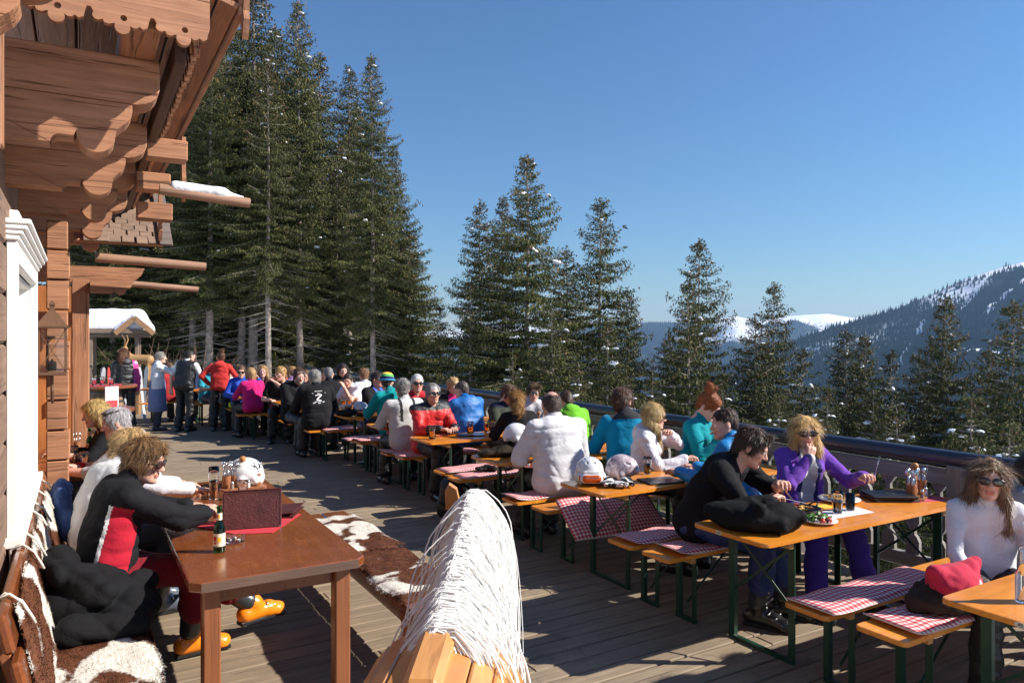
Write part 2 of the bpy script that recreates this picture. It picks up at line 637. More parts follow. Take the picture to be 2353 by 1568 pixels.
def head_template(sex, res):
    key = (sex, res)
    if key in HEADS: return HEADS[key]
    f = 1 if sex == 'f' else 0
    jw = .9 if f else 1.0
    P = [EL((0, -.012, .030), (.074, .091, .086)), EL((0, .024, -.022), (.061 * jw, .064, .084), k=.03)]
    P += [C((0, .03, -.05), (0, .058, -.09), .041 * jw, .025 * jw, k=.025)]
    for s in (-1, 1):
        P += [EL((s * .040, .052, -.018), (.021, .02, .018), k=.02), C((s * .05 * jw, .0, -.055), (s * .02, .055, -.09), .017, .015, k=.025)]
    P += [C((-.034, .077, .020), (.034, .077, .020), .012, k=.018)]
    for s in (-1, 1): P += [EL((s * .032, .101, .003), (.021, .019, .015), k=.010, op=-1)]
    P += [C((0, .082, .012), (0, .1065, -.027), .0075, .0125, k=.012)]
    for s in (-1, 1): P += [EL((s * .011, .094, -.031), (.0085, .011, .0085), k=.006)]
    P += [C((-.017, .0855, -.057), (.017, .0855, -.057), .007, k=.006), C((-.014, .0845, -.069), (.014, .0845, -.069), .008, k=.006)]
    P += [C((-.022, .097, -.0628), (.022, .097, -.0628), .003, k=.004, op=-1)]
    P += [EL((0, .077, -.097), (.019 * jw, .017, .015), k=.014)]
    for s in (-1, 1): P += [EL((s * .077, -.008, -.006), (.009, .019, .031), (0, 0, s * -.35), k=.008)]
    P += [C((0, -.018, -.05), (0, -.034, -.19), .05 - .008 * f, .056 - .008 * f, k=.03)]
    V, F = solid(P, res, .02)
    c = V[F].mean(1)
    mi = np.zeros(len(F), int)
    mi[(np.abs(c[:, 0]) < .023) & (c[:, 2] < -.051) & (c[:, 2] > -.076) & (c[:, 1] > .083)] = 1
    parts = [(V, F, mi)]
    er = max(res * .7, .0045)
    for s in (-1, 1):
        v, q = solid([EL((s * .032, .0765, .003), .0135)], er)
        parts.append((v, q, 2))
        v, q = solid([EL((s * .032, .0880, .003), (.0065, .004, .0065))], er * .7)
        parts.append((v, q, 3))
        v, q = solid([C((s * .016, .0905, .0215), (s * .05, .079, .0235), .0032, .0026)], .004)
        parts.append((v, q, 4))
    HEADS[key] = parts
    return parts


def hand_template(curl, res):
    key = (curl, res)
    if key in HANDS: return HANDS[key]
    P = [C((-.016, -.01, 0), (-.028, .08, 0), .016, .0135), C((0, -.01, 0), (0, .083, .001), .017, .0135), C((.016, -.01, 0), (.026, .076, 0), .016, .0125)]
    for x, L in ((-.033, .074), (-.011, .083), (.011, .077), (.031, .06)):
        p = np.array((x, .083 - abs(x) * .15, 0)); a = .12 + curl * .45
        r = .0092
        for seg in (.45, .31, .24):
            q = p + L * seg * np.array((x * 1.2, math.cos(a), -math.sin(a)))
            P.append(C(p, q, r, r * .92, k=.004)); p = q; r *= .92; a += curl
    P += [C((-.022, .012, -.006), (-.05, .048, -.018), .0145, .0115, k=.012), C((-.05, .048, -.018), (-.052 + .02 * curl, .082, -.026 - .012 * curl), .0108, .0085, k=.005)]
    HANDS[key] = solid(P, res, .014)
    return HANDS[key]


def strands(V, F, N, n, L, w, flow, seed, lift=.006, jit=.5, droop=0.0):
    """flat tapered locks lying on a hair volume"""
    rs = np.random.RandomState(seed)
    i = rs.randint(0, len(V), n)
    p = V[i] + rs.normal(0, .006, (n, 3)); nn = N[i]; p -= nn * ((p - V[i]) * nn).sum(1, keepdims=True)
    if flow is None or flow == 'long':
        fl = p - np.array((0, -.035, .13)); fl /= np.linalg.norm(fl, axis=1, keepdims=True) + 1e-9
        fr = np.clip((p[:, 1:2] - .03) / .05, 0, 1) * np.clip((p[:, 2:3] - .02) / .04, 0, 1)
        sx = np.sign(p[:, 0:1] + .015)
        fl = fl + fr * np.concatenate([sx * 1.3, -.6 + 0 * sx, .35 + 0 * sx], 1)
        if flow == 'long': fl = fl * fr + (1 - fr) * np.array((0, 0, -1.0))
        fl = fl + rs.normal(0, jit, (n, 3))
    else: fl = np.tile(np.array(flow, float), (n, 1)) + rs.normal(0, jit, (n, 3))
    fl -= nn * (fl * nn).sum(1, keepdims=True)
    fl /= np.linalg.norm(fl, axis=1, keepdims=True) + 1e-9
    ln = L * rs.uniform(.5, 1.2, (n, 1)); li = lift * rs.uniform(.3, 1.3, (n, 1))
    sd = np.cross(fl, nn)
    p0 = p - nn * .004; p1 = p + fl * ln * .5 + nn * li; p2 = p + fl * ln + nn * li * .8 + np.array((0, 0, -1)) * droop * ln
    W = w * rs.uniform(.6, 1.3, (n, 1))
    v = np.stack([p0 - sd * W, p0 + sd * W, p1 - sd * W * .9, p1 + sd * W * .9, p2 - sd * W * .15, p2 + sd * W * .15], 1).reshape(-1, 3)
    b = np.arange(n)[:, None] * 6
    f = np.concatenate([b + np.array([[0, 1, 3, 2]]), b + np.array([[2, 3, 5, 4]])])
    return v, f


def hair_template(style, near):
    key = (style, near)
    if key in HAIRS: return HAIRS[key]
    res = .008 if near else .012
    P = [EL((0, -.015, .034), (.080, .098, .090)), EL((0, -.062, -.025), (.058, .040, .055))]
    for s in (-1, 1): P.append(EL((s * .070, .012, .005), (.013, .026, .032)))
    face = EL((0, .108, -.040), (.072, .062, .092), k=.012, op=-1)
    low = EL((0, .05, -.16), (.12, .10, .10), k=.02, op=-1)
    seed = sum(map(ord, style)); n = 4200 if near else 600
    fl = None; L = .045; w = .0011; lift = .0022; jit = .18; cr = .004; droop = 0
    if style == 'short': P += [face, low]
    elif style == 'crop': P = [EL((0, -.014, .033), (.078, .096, .089)), EL((0, -.06, -.02), (.056, .04, .05)), EL((0, .115, -.03), (.078, .06, .092), k=.012, op=-1), low]; L = .02; lift = .003
    elif style == 'bald':
        P = [EL((0, -.014, .028), (.079, .096, .082)), EL((0, -.062, -.025), (.058, .04, .055)), EL((0, .075, .03), (.085, .075, .14), k=.012, op=-1), EL((0, -.03, .125), (.055, .065, .04), k=.015, op=-1), low]; L = .02; lift = .003
    elif style == 'tousled':
        P[0] = EL((0, -.013, .037), (.083, .101, .094)); P[1] = EL((0, -.066, -.04), (.064, .042, .058))
        P += [EL((0, .055, .082), (.055, .035, .026)), face]; fl = None; L = .065; w = .0012; lift = .005; jit = .26; cr = .008; n = 7000 if near else 700
    elif style == 'sweep':
        P += [EL((-.02, .065, .085), (.06, .035, .028)), face, low]; fl = None; L = .05; w = .0012; lift = .004; jit = .25; cr = .006; n = int(n * 1.4)
    elif style == 'curly':
        P[0] = EL((0, -.014, .037), (.084, .101, .094)); P[1] = EL((0, -.065, -.035), (.066, .044, .056))
        rs = random.Random(3)
        for q in range(46):
            a = rs.uniform(0, 6.28); b = rs.uniform(-.3, 1.4)
            P.append(EL((.082 * math.cos(a) * math.cos(b), -.016 + .095 * math.sin(a) * math.cos(b), .034 + .09 * math.sin(b)), rs.uniform(.013, .021), k=.008))
        P += [EL((0, .12, -.045), (.07, .062, .085), k=.012, op=-1)]; jit = .7; L = .03; lift = .007; cr = .005; n = int(n * 1.2)
    elif style in ('long', 'longwavy'):
        wv = .02 if style == 'longwavy' else .006
        for s in (-1, 1):
            P += [C((s * .06, -.03, .05), (s * .082, -.01, -.10), .03, .032), C((s * .082, -.01, -.10), (s * .085 + s * wv, .01, -.26), .034, .022), C((s * .04, -.08, 0), (s * .05, -.085, -.27), .045, .03)]
        P += [C((0, -.07, 0), (0, -.085, -.26), .05, .03), EL((0, .112, -.045), (.073, .070, .12), k=.010, op=-1)]
        fl = 'long'; L = .12; w = .0012; lift = .004; jit = .10 if wv < .01 else .18; cr = .004 if wv < .01 else .008; n = int(n * 2)
    elif style == 'bob':
        P[0] = EL((0, -.014, .037), (.084, .101, .094))
        for s in (-1, 1): P += [C((s * .068, -.02, .04), (s * .074, -.012, -.055), .03, .028)]
        P += [C((0, -.07, .02), (0, -.075, -.07), .055, .045), EL((0, .112, -.045), (.064, .064, .10), k=.012, op=-1)]
        fl = 'long'; L = .07; w = .0012; lift = .005; jit = .2; cr = .005; n = int(n * 1.5)
    elif style == 'ponytail':
        P += [EL((0, -.115, .02), (.025, .025, .03)), C((0, -.12, .015), (0, -.135, -.1), .032, .05), C((0, -.135, -.1), (.01, -.12, -.25), .05, .028), face]
        fl = (0, -.3, -1); L = .08; jit = .5; cr = .008; n = int(n * 1.6); lift = .01
    elif style == 'braid':
        P += [face, C((.05, -.05, -.03), (.062, .03, -.10), .035, .024)]
        for q in range(8): P.append(EL((.062 + .004 * (q % 2), .035 + .004 * q, -.10 - .024 * q), (.02, .018, .02), k=.006))
        fl = (0, -.3, -1); L = .07; jit = .3; cr = .003; n = int(n * 1.3)
    elif style in ('bun', 'topbun'):
        z, y, r = (.13, -.055, .048) if style == 'topbun' else (.085, -.10, .036)
        P += [face]
        rs = random.Random(5)
        for q in range(16):
            a = rs.uniform(0, 6.28)
            P.append(EL((r * .6 * math.cos(a), y + r * .6 * math.sin(a), z + rs.uniform(-.4, .6) * r), r * .5, k=.008))
        if style == 'topbun': P += [EL((.03, .06, .075), (.05, .04, .03)), C((.045, .085, .06), (.065, .075, .0), .016, .008)]
        fl = (0, -.4, .6); L = .03; jit = .4; cr = .004; lift = .004
    V, F = solid(P, res, .018)
    V = crumple(V, F, cr, 45 if style != 'tousled' else 30, seed, (1, 1, .35) if style not in ('curly', 'tousled') else (1, 1, .7))
    N = vnorm(V, F)
    sv, sf = strands(V, F, N, n, L, w, fl, seed, lift, jit, droop)
    HAIRS[key] = [(V, F, 0), (sv, sf, 0)]
    return HAIRS[key]


def hairmat(c):
    key = ('hair', tuple(c))
    if key in MATS: return MATS[key]
    m, nt, b = newmat('hair')
    b.inputs['Roughness'].default_value = .45
    b.inputs['Specular IOR Level'].default_value = .35
    v = coords(nt, (1, 1, .25))
    col = ramp(nt, noise(nt, v, 70, 3, .6, .6), [(.25, sc3(c, .45)), (.5, c), (.8, sc3(c, 1.5))])
    nt.links.new(col, b.inputs['Base Color'])
    bumpn(nt, b, noise(nt, v, 130, 3), .6, .006)
    MATS[key] = m
    return m


def skinmat(c):
    key = ('skin', tuple(c))
    if key in MATS: return MATS[key]
    m, nt, b = newmat('skin')
    b.inputs['Roughness'].default_value = .5
    b.inputs['Specular IOR Level'].default_value = .35
    b.inputs['Subsurface Weight'].default_value = .12
    b.inputs['Subsurface Radius'].default_value = (.012, .004, .002)
    b.inputs['Subsurface Scale'].default_value = 1.0
    v = coords(nt)
    col = ramp(nt, noise(nt, v, 22, 4), [(.3, (c[0] * .92, c[1] * .80, c[2] * .76)), (.65, c)])
    nt.links.new(col, b.inputs['Base Color'])
    bumpn(nt, b, noise(nt, v, 260, 2), .12, .003)
    MATS[key] = m
    return m


def ik(S, W, l1, l2, pole):
    d = W - S; L = np.linalg.norm(d); u = d / (L + 1e-9)
    L = min(max(L, abs(l1 - l2) + .02), l1 + l2 - .004)
    a = math.acos(max(-1, min(1, (l1 * l1 + L * L - l2 * l2) / (2 * l1 * L))))
    p = np.array(pole, float); p = p - u * (p @ u); p /= np.linalg.norm(p) + 1e-9
    return S + u * l1 * math.cos(a) + p * l1 * math.sin(a), S + u * L


def xfp(parts, Rm, t, sc=1.0):
    return [((v * sc) @ Rm.T + t, f, m) for v, f, m in parts]


WHITE = (.78, .77, .75); BLACK = (.012, .012, .014); SKIN = (.66, .40, .30)
LIP = (.42, .17, .14)


def person(label, x, y, face, seat=.5, sex='m', size=1.0, lean=8, hunch=10, side=0, twist=0, head=(0, 0, 0),
           L=None, R=None, Lp=None, Rp=None, curl=.5, top=(BLACK, 'soft'), topname='jacket', sleeve=1.0, pants=BLACK, hair=('short', (.08, .05, .03)),
           skin=SKIN, near=False, acc=(), hood=None, collar=True, belly=0, bulk=.014, paint=None, extra=(), legs=None, z0=0.0, boots=BLACK, bootkind='boot', vest=None, fat=1.0, cuff=None, Lh=None, Rh=None, skirt=None, bust=1):
    T = thing('person', label, 'person', (x, y, z0), R_(face))
    k = size; w = (.90 if sex == 'f' else 1.0) * fat
    rres = .0075 if near == 2 else .012 if near else .018
    seed = int(abs(x * 91 + y * 37)) % 97
    D = lambda a, s_=0: np.array((math.sin(R_(s_)) * math.cos(R_(a)), math.sin(R_(a)), math.cos(R_(a)) * math.cos(R_(s_))))
    sit = seat is not None
    hz = (seat + .115 * k) if sit else .93 * k
    pel = np.array((0, 0, hz)); wst = pel + D(lean * .6, side * .6) * .19 * k
    chs = wst + D(lean, side) * .225 * k
    up = D(lean, side); rt = np.array((math.cos(R_(twist)), math.sin(R_(twist)), -math.sin(R_(side)) * .8)); rt /= np.linalg.norm(rt)
    fw = np.cross(up, rt)
    nkb = chs + D(lean + hunch, side) * .055 * k
    hc = nkb + D((lean + hunch) * .75, side) * .135 * k + fw * .02 * k
    hw = .175 * (.92 if sex == 'f' else 1.0) * k * (1 + (fat - 1) * .5)
    sh = [chs - rt * hw, chs + rt * hw]
    l1, l2 = .285 * k, .255 * k
    tg = []
    for i, t in enumerate((L, R)):
        s_ = -1 if i == 0 else 1
        if t is None: t = (s_ * .16, .34, hz + .16) if sit else (s_ * .25, .05, hz - .12)
        tg.append(np.array(t, float))
    el = []; wr = []
    for i in (0, 1):
        s_ = -1 if i == 0 else 1
        p = (Lp, Rp)[i] or (s_ * .6, -.35, -.8)
        e, w_ = ik(sh[i], tg[i], l1, l2, p); el.append(e); wr.append(w_)
    hip = [pel + np.array((-.09 * k, 0, 0)), pel + np.array((.09 * k, 0, 0))]
    kn = []; an = []; fd = []
    for i in (0, 1):
        s_ = -1 if i == 0 else 1
        if legs: kk, aa = legs[i]
        elif sit: kk, aa = (s_ * .13, .43, seat + .07), (s_ * .14, .40, .12)
        else: kk, aa = (s_ * .11, .04, .50 * k), (s_ * .12, -.01, .11)
        kn.append(np.array(kk, float) * (1, k if sit else 1, 1)); an.append(np.array(aa, float) * (1, k if sit else 1, 1))
        fd.append((.12 * s_, 1, 0))
    # --- body
    hr = rotm(R_(-head[1]), R_(head[2]), 0); hR = rotm(0, 0, R_(head[0])) @ hr
    parts = xfp(head_template(sex, .006 if near else .010), hR, hc, k)
    sk = skinmat(skin)
    core = [C(pel, chs - up * .05, .07 * k), C(sh[0] - up * .01, sh[1] - up * .01, .04 * k), C(nkb - up * .03 - fw * .012, hc - up * .03, .050 * k, .048 * k)]
    for i in (0, 1): core += [C(sh[i], el[i], .046 * k * w, .04 * k), C(el[i], wr[i], .041 * k * w, .028 * k, k=.012)]
    parts.append((*solid(core, .012 if near else .018, .03), 0))
    ht = hand_template(curl, .0055 if near else .009)
    for i in (0, 1):
        d = wr[i] - el[i]; d /= np.linalg.norm(d)
        hh = (Lh, Rh)[i]
        z = np.array((0, 0, 1.0))
        if hh is not None:
            d = np.array(hh[0], float); d /= np.linalg.norm(d); z = np.array(hh[1], float)
        if abs(z @ d) > .95: z = np.array((0, -1.0, 0))
        xx = np.cross(d, z); xx /= np.linalg.norm(xx); z = np.cross(xx, d)
        Mh = np.stack([xx, d, z], 1)
        v, f = ht; f2 = f
        if i == 0: v = v * (-1, 1, 1); f2 = f[:, ::-1]
        parts.append(((v * k) @ Mh.T + wr[i] - d * .002, f2, 0))
    eyew = mat((.75, .73, .70), .3, .02, name='eye_white'); iris = mat((.03, .02, .015), .2, .02, name='iris')
    hm = hairmat(hair[1])
    qmesh('body', parts, [sk, skinmat((min(1, skin[0] * .8), skin[1] * .52, skin[2] * .5)), eyew, iris, hm], T)
    # --- hair
    if hair[0]:
        qmesh('hair', xfp(hair_template(hair[0], near), hR, hc, k), [hm], T)
    # --- upper clothing
    def torso(b, arm=1.0, prim_only=False):
        P = []
        for s_ in (-1, 1):
            P += [C(pel + rt * s_ * .068 * k + up * .0, wst + rt * s_ * .07 * k, (.122 * w + b) * k, (.106 * w + b) * k), C(wst + rt * s_ * .07 * k, chs + rt * s_ * .075 * k - up * .045 * k, (.104 * w + b) * k, (.106 * w + b) * k)]
            if sex == 'f' and bust: P.append(EL(chs + rt * s_ * .07 * k - up * .09 * k + fw * .085 * k, (.055 + b) * k, k=.04))
        P.append(C(sh[0] + rt * .03, sh[1] - rt * .03, (.052 * w + b) * k))
        P.append(C(chs - fw * .01, nkb, .085 * k, .062 * k))
        P.append(C(pel + up * .02 - fw * .012, chs - up * .06 - fw * .02, (.112 * w + b) * k, (.100 * w + b) * k))
        if belly: P.append(EL(pel + up * .12 * k + fw * (.06 + belly) * k, (.15 * k, .12 * k, .13 * k), k=.06))
        if collar: P.append(C(nkb - up * .02 * k - fw * .008, nkb + D(lean + hunch) * .035 * k - fw * .012 * k, .066 * k, .064 * k, k=.015))
        if arm > 0:
            for i in (0, 1):
                P.append(C(sh[i], sh[i] + (el[i] - sh[i]) * min(1, arm * 2), (.056 * w + b) * k, (.048 * w + b) * k, k=.025))
                if arm > .5: P.append(C(el[i], el[i] + (wr[i] - el[i]) * min(1, (arm - .5) * 2) * .98, (.048 * w + b) * k, (.034 + b) * k, k=.012))
        if hood is not None:
            hb = nkb - fw * .085 * k - up * .02 * k
            P += [EL(hb, (.105 * k, .06 * k, .075 * k), (R_(-lean - 20), 0, 0), k=.02), C(nkb + rt * -.085 * k - up * .01, hb + rt * -.05 * k, .03, .045, k=.02), C(nkb + rt * .085 * k - up * .01, hb + rt * .05 * k, .03, .045, k=.02)]
        return P
    V, F = solid(torso(bulk, sleeve), rres, .03)
    V = crumple(V, F, .0075 if top[1] == 'soft' else .010, 5.5, seed, (1, 1, 2.0))
    V = crumple(V, F, .0012 if top[1] == 'soft' else .003, 14, seed + 9, (1, 1, 2.0))
    J = dict(pel=pel, wst=wst, chs=chs, nkb=nkb, sh=sh, el=el, wr=wr, up=up, rt=rt, fw=fw, k=k, hc=hc, hip=hip)
    mi = 0; mats = [fabric(top[0], top[1])] + [fabric(c, top[1]) for c in extra]
    if paint is not None:
        c = V[F].mean(1); mi = paint(c, J).astype(int)
    qmesh(topname, [(V, F, mi)], mats, T)
    if vest is not None:
        V, F = solid(torso(bulk + .016, 0), rres, .03); V = crumple(V, F, .008, 10, seed + 3)
        qmesh('vest', [(V, F, 0)], [fabric(vest, 'shell')], T)
    # --- legs
    if skirt is None or True:
        tb = .012 if bootkind != 'shoe' else 0
        P = [C(hip[0], hip[1], .100 * k * w), C(pel - np.array((.05, 0, .03)), pel + np.array((.05, 0, -.03)), .10 * k * w)]
        for i in (0, 1): P += [C(hip[i], kn[i], (.088 + tb) * k * w, (.064 + tb) * k), C(kn[i], an[i] + (np.array((0, 0, .03)) if bootkind != 'ski' else (kn[i] - an[i]) / np.linalg.norm(kn[i] - an[i]) * .17), (.064 + tb) * k, (.070 + tb) * k, k=.02)]
        V, F = solid(P, rres * 1.15, .03)
        V = crumple(V, F, .009, 6.5, seed + 2, (1, 1, 1.9))
        qmesh('trousers', [(V, F, 0)], [fabric(pants, 'shell' if pants[0] < .03 else 'soft')], T)
    for i in (0, 1):
        ski_boot(T, an[i], kn[i], fd[i], boots, bootkind, near)
    if cuff is not None:
        for i in (0, 1):
            d = wr[i] - el[i]; d /= np.linalg.norm(d)
            qmesh('cuff', [(*solid([C(wr[i] - d * .035, wr[i] - d * .005, .036)], .010, .01), 0)], [fabric(cuff)], T)
    if skirt is not None:
        b = MB(); b.lathe([(.17, hz + .12), (.185, hz), (.2, hz - .2), (.215, .42), (.2, .40)], 20, sy=.85)
        b.build('apron', fabric(skirt), T, smooth=True)
    for a in acc: accessory(T, a, hR, hc, k, near)
    return T, J


def ski_boot(T, an, kn, fd, colr, kind, near):
    f = np.array(fd, float); f[2] = 0; f /= np.linalg.norm(f)
    sole = an[2] - .12
    r = np.cross(f, (0, 0, 1))
    up = (kn - an) / np.linalg.norm(kn - an)
    base = np.array((an[0], an[1], sole))
    Z = lambda z_: np.array((0, 0, z_))
    if kind == 'ski':
        P = [C(base - f * .06 + Z(.065), base + f * .10 + Z(.065), .056, .052), C(base + f * .10 + Z(.06), base + f * .175 + Z(.048), .050, .043), C(base - r * .018 + f * .16 + Z(.04), base + r * .018 + f * .16 + Z(.04), .036), C(an, an + up * .05, .058, .058)]
    elif kind == 'boot':
        P = [C(base - f * .05 + Z(.06), base + f * .17 + Z(.045), .058, .048), C(base - f * .07 + Z(.03), base + f * .20 + Z(.02), .042, .038), C(an, an + up * .12, .062, .07)]
    else:
        P = [C(base - f * .05 + np.array((0, 0, .05)), base + f * .15 + np.array((0, 0, .035)), .045, .036), C(an, an + up * .08, .045, .045)]
    V, F = solid(P, .010 if near else .018, .02)
    V[:, 2] = np.maximum(V[:, 2], sole + .003)
    cz = V[F].mean(1); mi = np.zeros(len(F), int)
    mi[cz[:, 2] < sole + .022] = 2
    parts = [(V, F, mi)]
    mats = [mat(colr, .3, .08, name='boot_shell', coat=.4), mat((.6, .6, .6), .25, .05, metal=1, name='buckle_metal'), mat((.015, .015, .016), .5, name='boot_rubber')]
    b = qmesh('boot', parts, mats, T)
    if kind == 'ski':
        yaw = math.atan2(-f[0], f[1])
        q = MB(); q.box(base + f * .055 + Z(.014), (.075, .315, .028), (0, 0, yaw), 0, .006); q.build('sole', mats[2], b)
        v, g = solid([C(an + up * .035 - f * .012, an + up * .20 + f * .012, .064, .070), C(an + up * .03 - f * .03, an + up * .22 - f * .02, .045, .05)], .009, .02)
        qmesh('boot_cuff', [(v, g, 0)], [mat((.03, .03, .032), .32, .08, name='boot_cuff_shell', coat=.4)], b)
        v, g = solid([C(an + up * .205 + f * .005, an + up * .235 + f * .01, .074)], .010, .01); qmesh('power_strap', [(v, g, 0)], [mats[2]], b)
        for o_, h_ in ((.125, .098), (.075, .116)):
            q = MB(); q.box(base + f * o_ + Z(h_ - .002), (.098, .014, .010), (0, .12, yaw), 0, .003); q.box(base + f * o_ + Z(h_ - .012) - r * .04, (.04, .022, .014), (0, -.7, yaw), 0, .003); q.build('buckle', mats[1], b)
        for h_ in (.075, .145):
            q = MB(); c_ = an + up * h_ + f * .068; q.box(c_, (.10, .012, .014), (0, .1, yaw), 0, .003); q.box(c_ - r * .045 - f * .02, (.014, .05, .022), (0, 0, yaw), 0, .003); q.build('buckle', mats[1], b)


def accessory(T, a, hR, hc, k, near):
    kind = a[0]
    put = lambda v: (np.asarray(v) * k) @ hR.T + hc
    n = 14 if near else 8
    if kind in ('sunglasses', 'glasses', 'sunglasses_up'):
        up = kind == 'sunglasses_up'
        off = np.array((0, -.035, .085)) if up else np.zeros(3)
        dark = a[1] if len(a) > 1 else (.012, .012, .014)
        b = MB(); fr = MB()
        for s in (-1, 1):
            c = np.array((s * .033, .0985, .003)) + off
            q = MB(); q.ball((0, 0, 0), (.030, .006, .0215 if kind != 'glasses' else .019), n)
            b.add(put(q.v[0] @ rotm(R_(-60) if up else 0, 0, s * -.28).T + c), q.f)
            m = MB(); m.box((s * .072, .045, .008), (.005, .10, .008)); m.box((s * .066, .092, .008), (.016, .006, .012))
            m.tube([(s * .064 * 0 + s * (.033 + .031 * math.cos(t)), .1005 - .006 * abs(math.cos(t)), .003 + .0225 * math.sin(t)) for t in np.linspace(0, 6.283, 13)], .0022, 5, caps=False)
            fr.add(put(m.v[0] + off), []) if False else None
            V = np.concatenate(m.v) + off; fr.add(put(V), m.f)
        m = MB(); m.box((0, .103, .008), (.012, .005, .006)); fr.add(put(m.v[0] + off), m.f)
        g = fr.build('glasses' if kind == 'glasses' else 'sunglasses', mat((.01, .01, .011), .3, .02, name='frame_plastic', coat=.3), T)
        lm = glassm((.9, .93, .95), 0, 'spectacle_lens') if kind == 'glasses' else mat(dark, .06, .02, name='dark_lens', coat=1.0)
        b.build('lens', lm, g, smooth=True)
    elif kind == 'beanie':
        q = MB()
        prof = [(.091, .022), (.096, .04), (.095, .07), (.082, .105), (.055, .130), (.02, .142), (0, .144)]
        q.lathe(prof, 20, (0, -.014, 0), (R_(-8), 0, 0), sy=1.15)
        V = np.concatenate(q.v)
        mi = [min(4, i // 20) for i in range(len(q.f))]
        o = MB(); o.add(put(V), q.f); o.m = mi
        o.build('beanie', [fabric((.03, .03, .12)), fabric((.03, .03, .12)), fabric((.10, .45, .12)), fabric((.85, .6, .05)), fabric((.75, .08, .05))], T, smooth=True)
    elif kind == 'goggles':
        q = MB(); q.tube([((.1 + .004) * math.cos(t), -.012 + .112 * math.sin(t), .035) for t in np.linspace(0, 6.283, 21)], .012, 6, caps=False)
        o = MB(); o.add(put(q.v[0]), q.f); g = o.build('goggles', fabric(a[1]), T, smooth=True)
        q = MB(); q.ball((0, .098, .04), (.075, .026, .034), 16)
        o = MB(); o.add(put(q.v[0]), q.f); o.build('lens', mat((.05, .12, .25), .08, .05, coat=1, name='goggle_lens'), g, smooth=True)
    elif kind == 'beard':
        v, f = solid([C((-.045, .05, -.06), (0, .078, -.088), .022), C((.045, .05, -.06), (0, .078, -.088), .022), C((-.02, .092, -.046), (.02, .092, -.046), .008), EL((0, .105, -.063), (.02, .014, .012), k=.006, op=-1)], .008, .01)
        qmesh('beard', [(put(v), f, 0)], [hairmat(a[1])], T)
# ------------------------------------------------------------ ground, mountains
def snowmat():
    m, nt, b = newmat('snow')
    b.inputs['Roughness'].default_value = .6
    b.inputs['Specular IOR Level'].default_value = .3
    v = coords(nt, rand=False)
    col = ramp(nt, noise(nt, v, .6, 5), [(.3, (.74, .77, .82)), (.7, (.84, .86, .89))])
    nt.links.new(col, b.inputs['Base Color'])
    bumpn(nt, b, noise(nt, v, 2.5, 6), .5, .15)
    return m


SNOW = snowmat()


def gz(x, y):
    """height of the hillside under the terrace"""
    z = -.75 + 0 * x
    z = z - np.clip(x - 6.3, 0, 60) * .42 - np.clip(x - 66, 0, 1e9) * .30
    z = z - np.clip(-x - 60, 0, 1e9) * .0 + np.clip(y - 26, 0, 60) * .02
    z = z + nz(np.stack([x * .11, y * .11, 0 * x], -1).reshape(-1, 3), 3).reshape(np.shape(x)) * .5 * np.clip((np.hypot(x - 2, y - 10) - 14) / 20, 0, 1)
    return np.maximum(z, -420 + np.minimum(np.hypot(x, y) * .004, 40))


rr = np.concatenate([np.linspace(0, 60, 50), np.geomspace(62, 14000, 60)])
aa = np.linspace(0, 2 * sp, 121)
RR, AA = np.meshgrid(rr, aa, indexing='ij')
GX = RR * np.sin(AA) + 3; GY = RR * np.cos(AA) + 10
GZ = gz(GX, GY)
V = np.stack([GX, GY, GZ], -1).reshape(-1, 3)
ii = np.arange(len(rr) - 1)[:, None] * 121 + np.arange(120)[None, :]
F = np.stack([ii, ii + 1, ii + 122, ii + 121], -1).reshape(-1, 4)[:, ::-1]
tag(qmesh('ground', [(V, F, 0)], [SNOW]), 'snow covered hillside falling away below the terrace', kind='structure')


def mountmat(name, forest):
    m, nt, b = newmat(name)
    b.inputs['Roughness'].default_value = .9
    b.inputs['Specular IOR Level'].default_value = .1
    at = nt.nodes.new('ShaderNodeAttribute'); at.attribute_name = 'tint'
    v = coords(nt, rand=False)
    n = noise(nt, v, .02, 6, .7)
    ad = nt.nodes.new('ShaderNodeMath'); ad.operation = 'MULTIPLY_ADD'
    nt.links.new(n, ad.inputs[0]); ad.inputs[1].default_value = .5
    nt.links.new(at.outputs['Fac'], ad.inputs[2])
    f = ramp(nt, ad.outputs[0], [(.46, 0.0), (.66, 1.0)])
    sn = ramp(nt, noise(nt, v, .006, 4), [(.3, (.70, .74, .80)), (.7, (.85, .87, .90))])
    fo = ramp(nt, noise(nt, v, .05, 4), [(.35, forest), (.7, sc3(forest, 2.2))])
    nt.links.new(mixc(nt, f, sn, fo), b.inputs['Base Color'])
    return m


def px_dir(px):
    """horizontal direction seen at image column px of the 2352 wide frame, unit depth"""
    t = (px - 1176) / 1683.0
    s, c = math.sin(CAM_AZ), math.cos(CAM_AZ)
    return np.stack([s + t * c, c - t * s], -1)


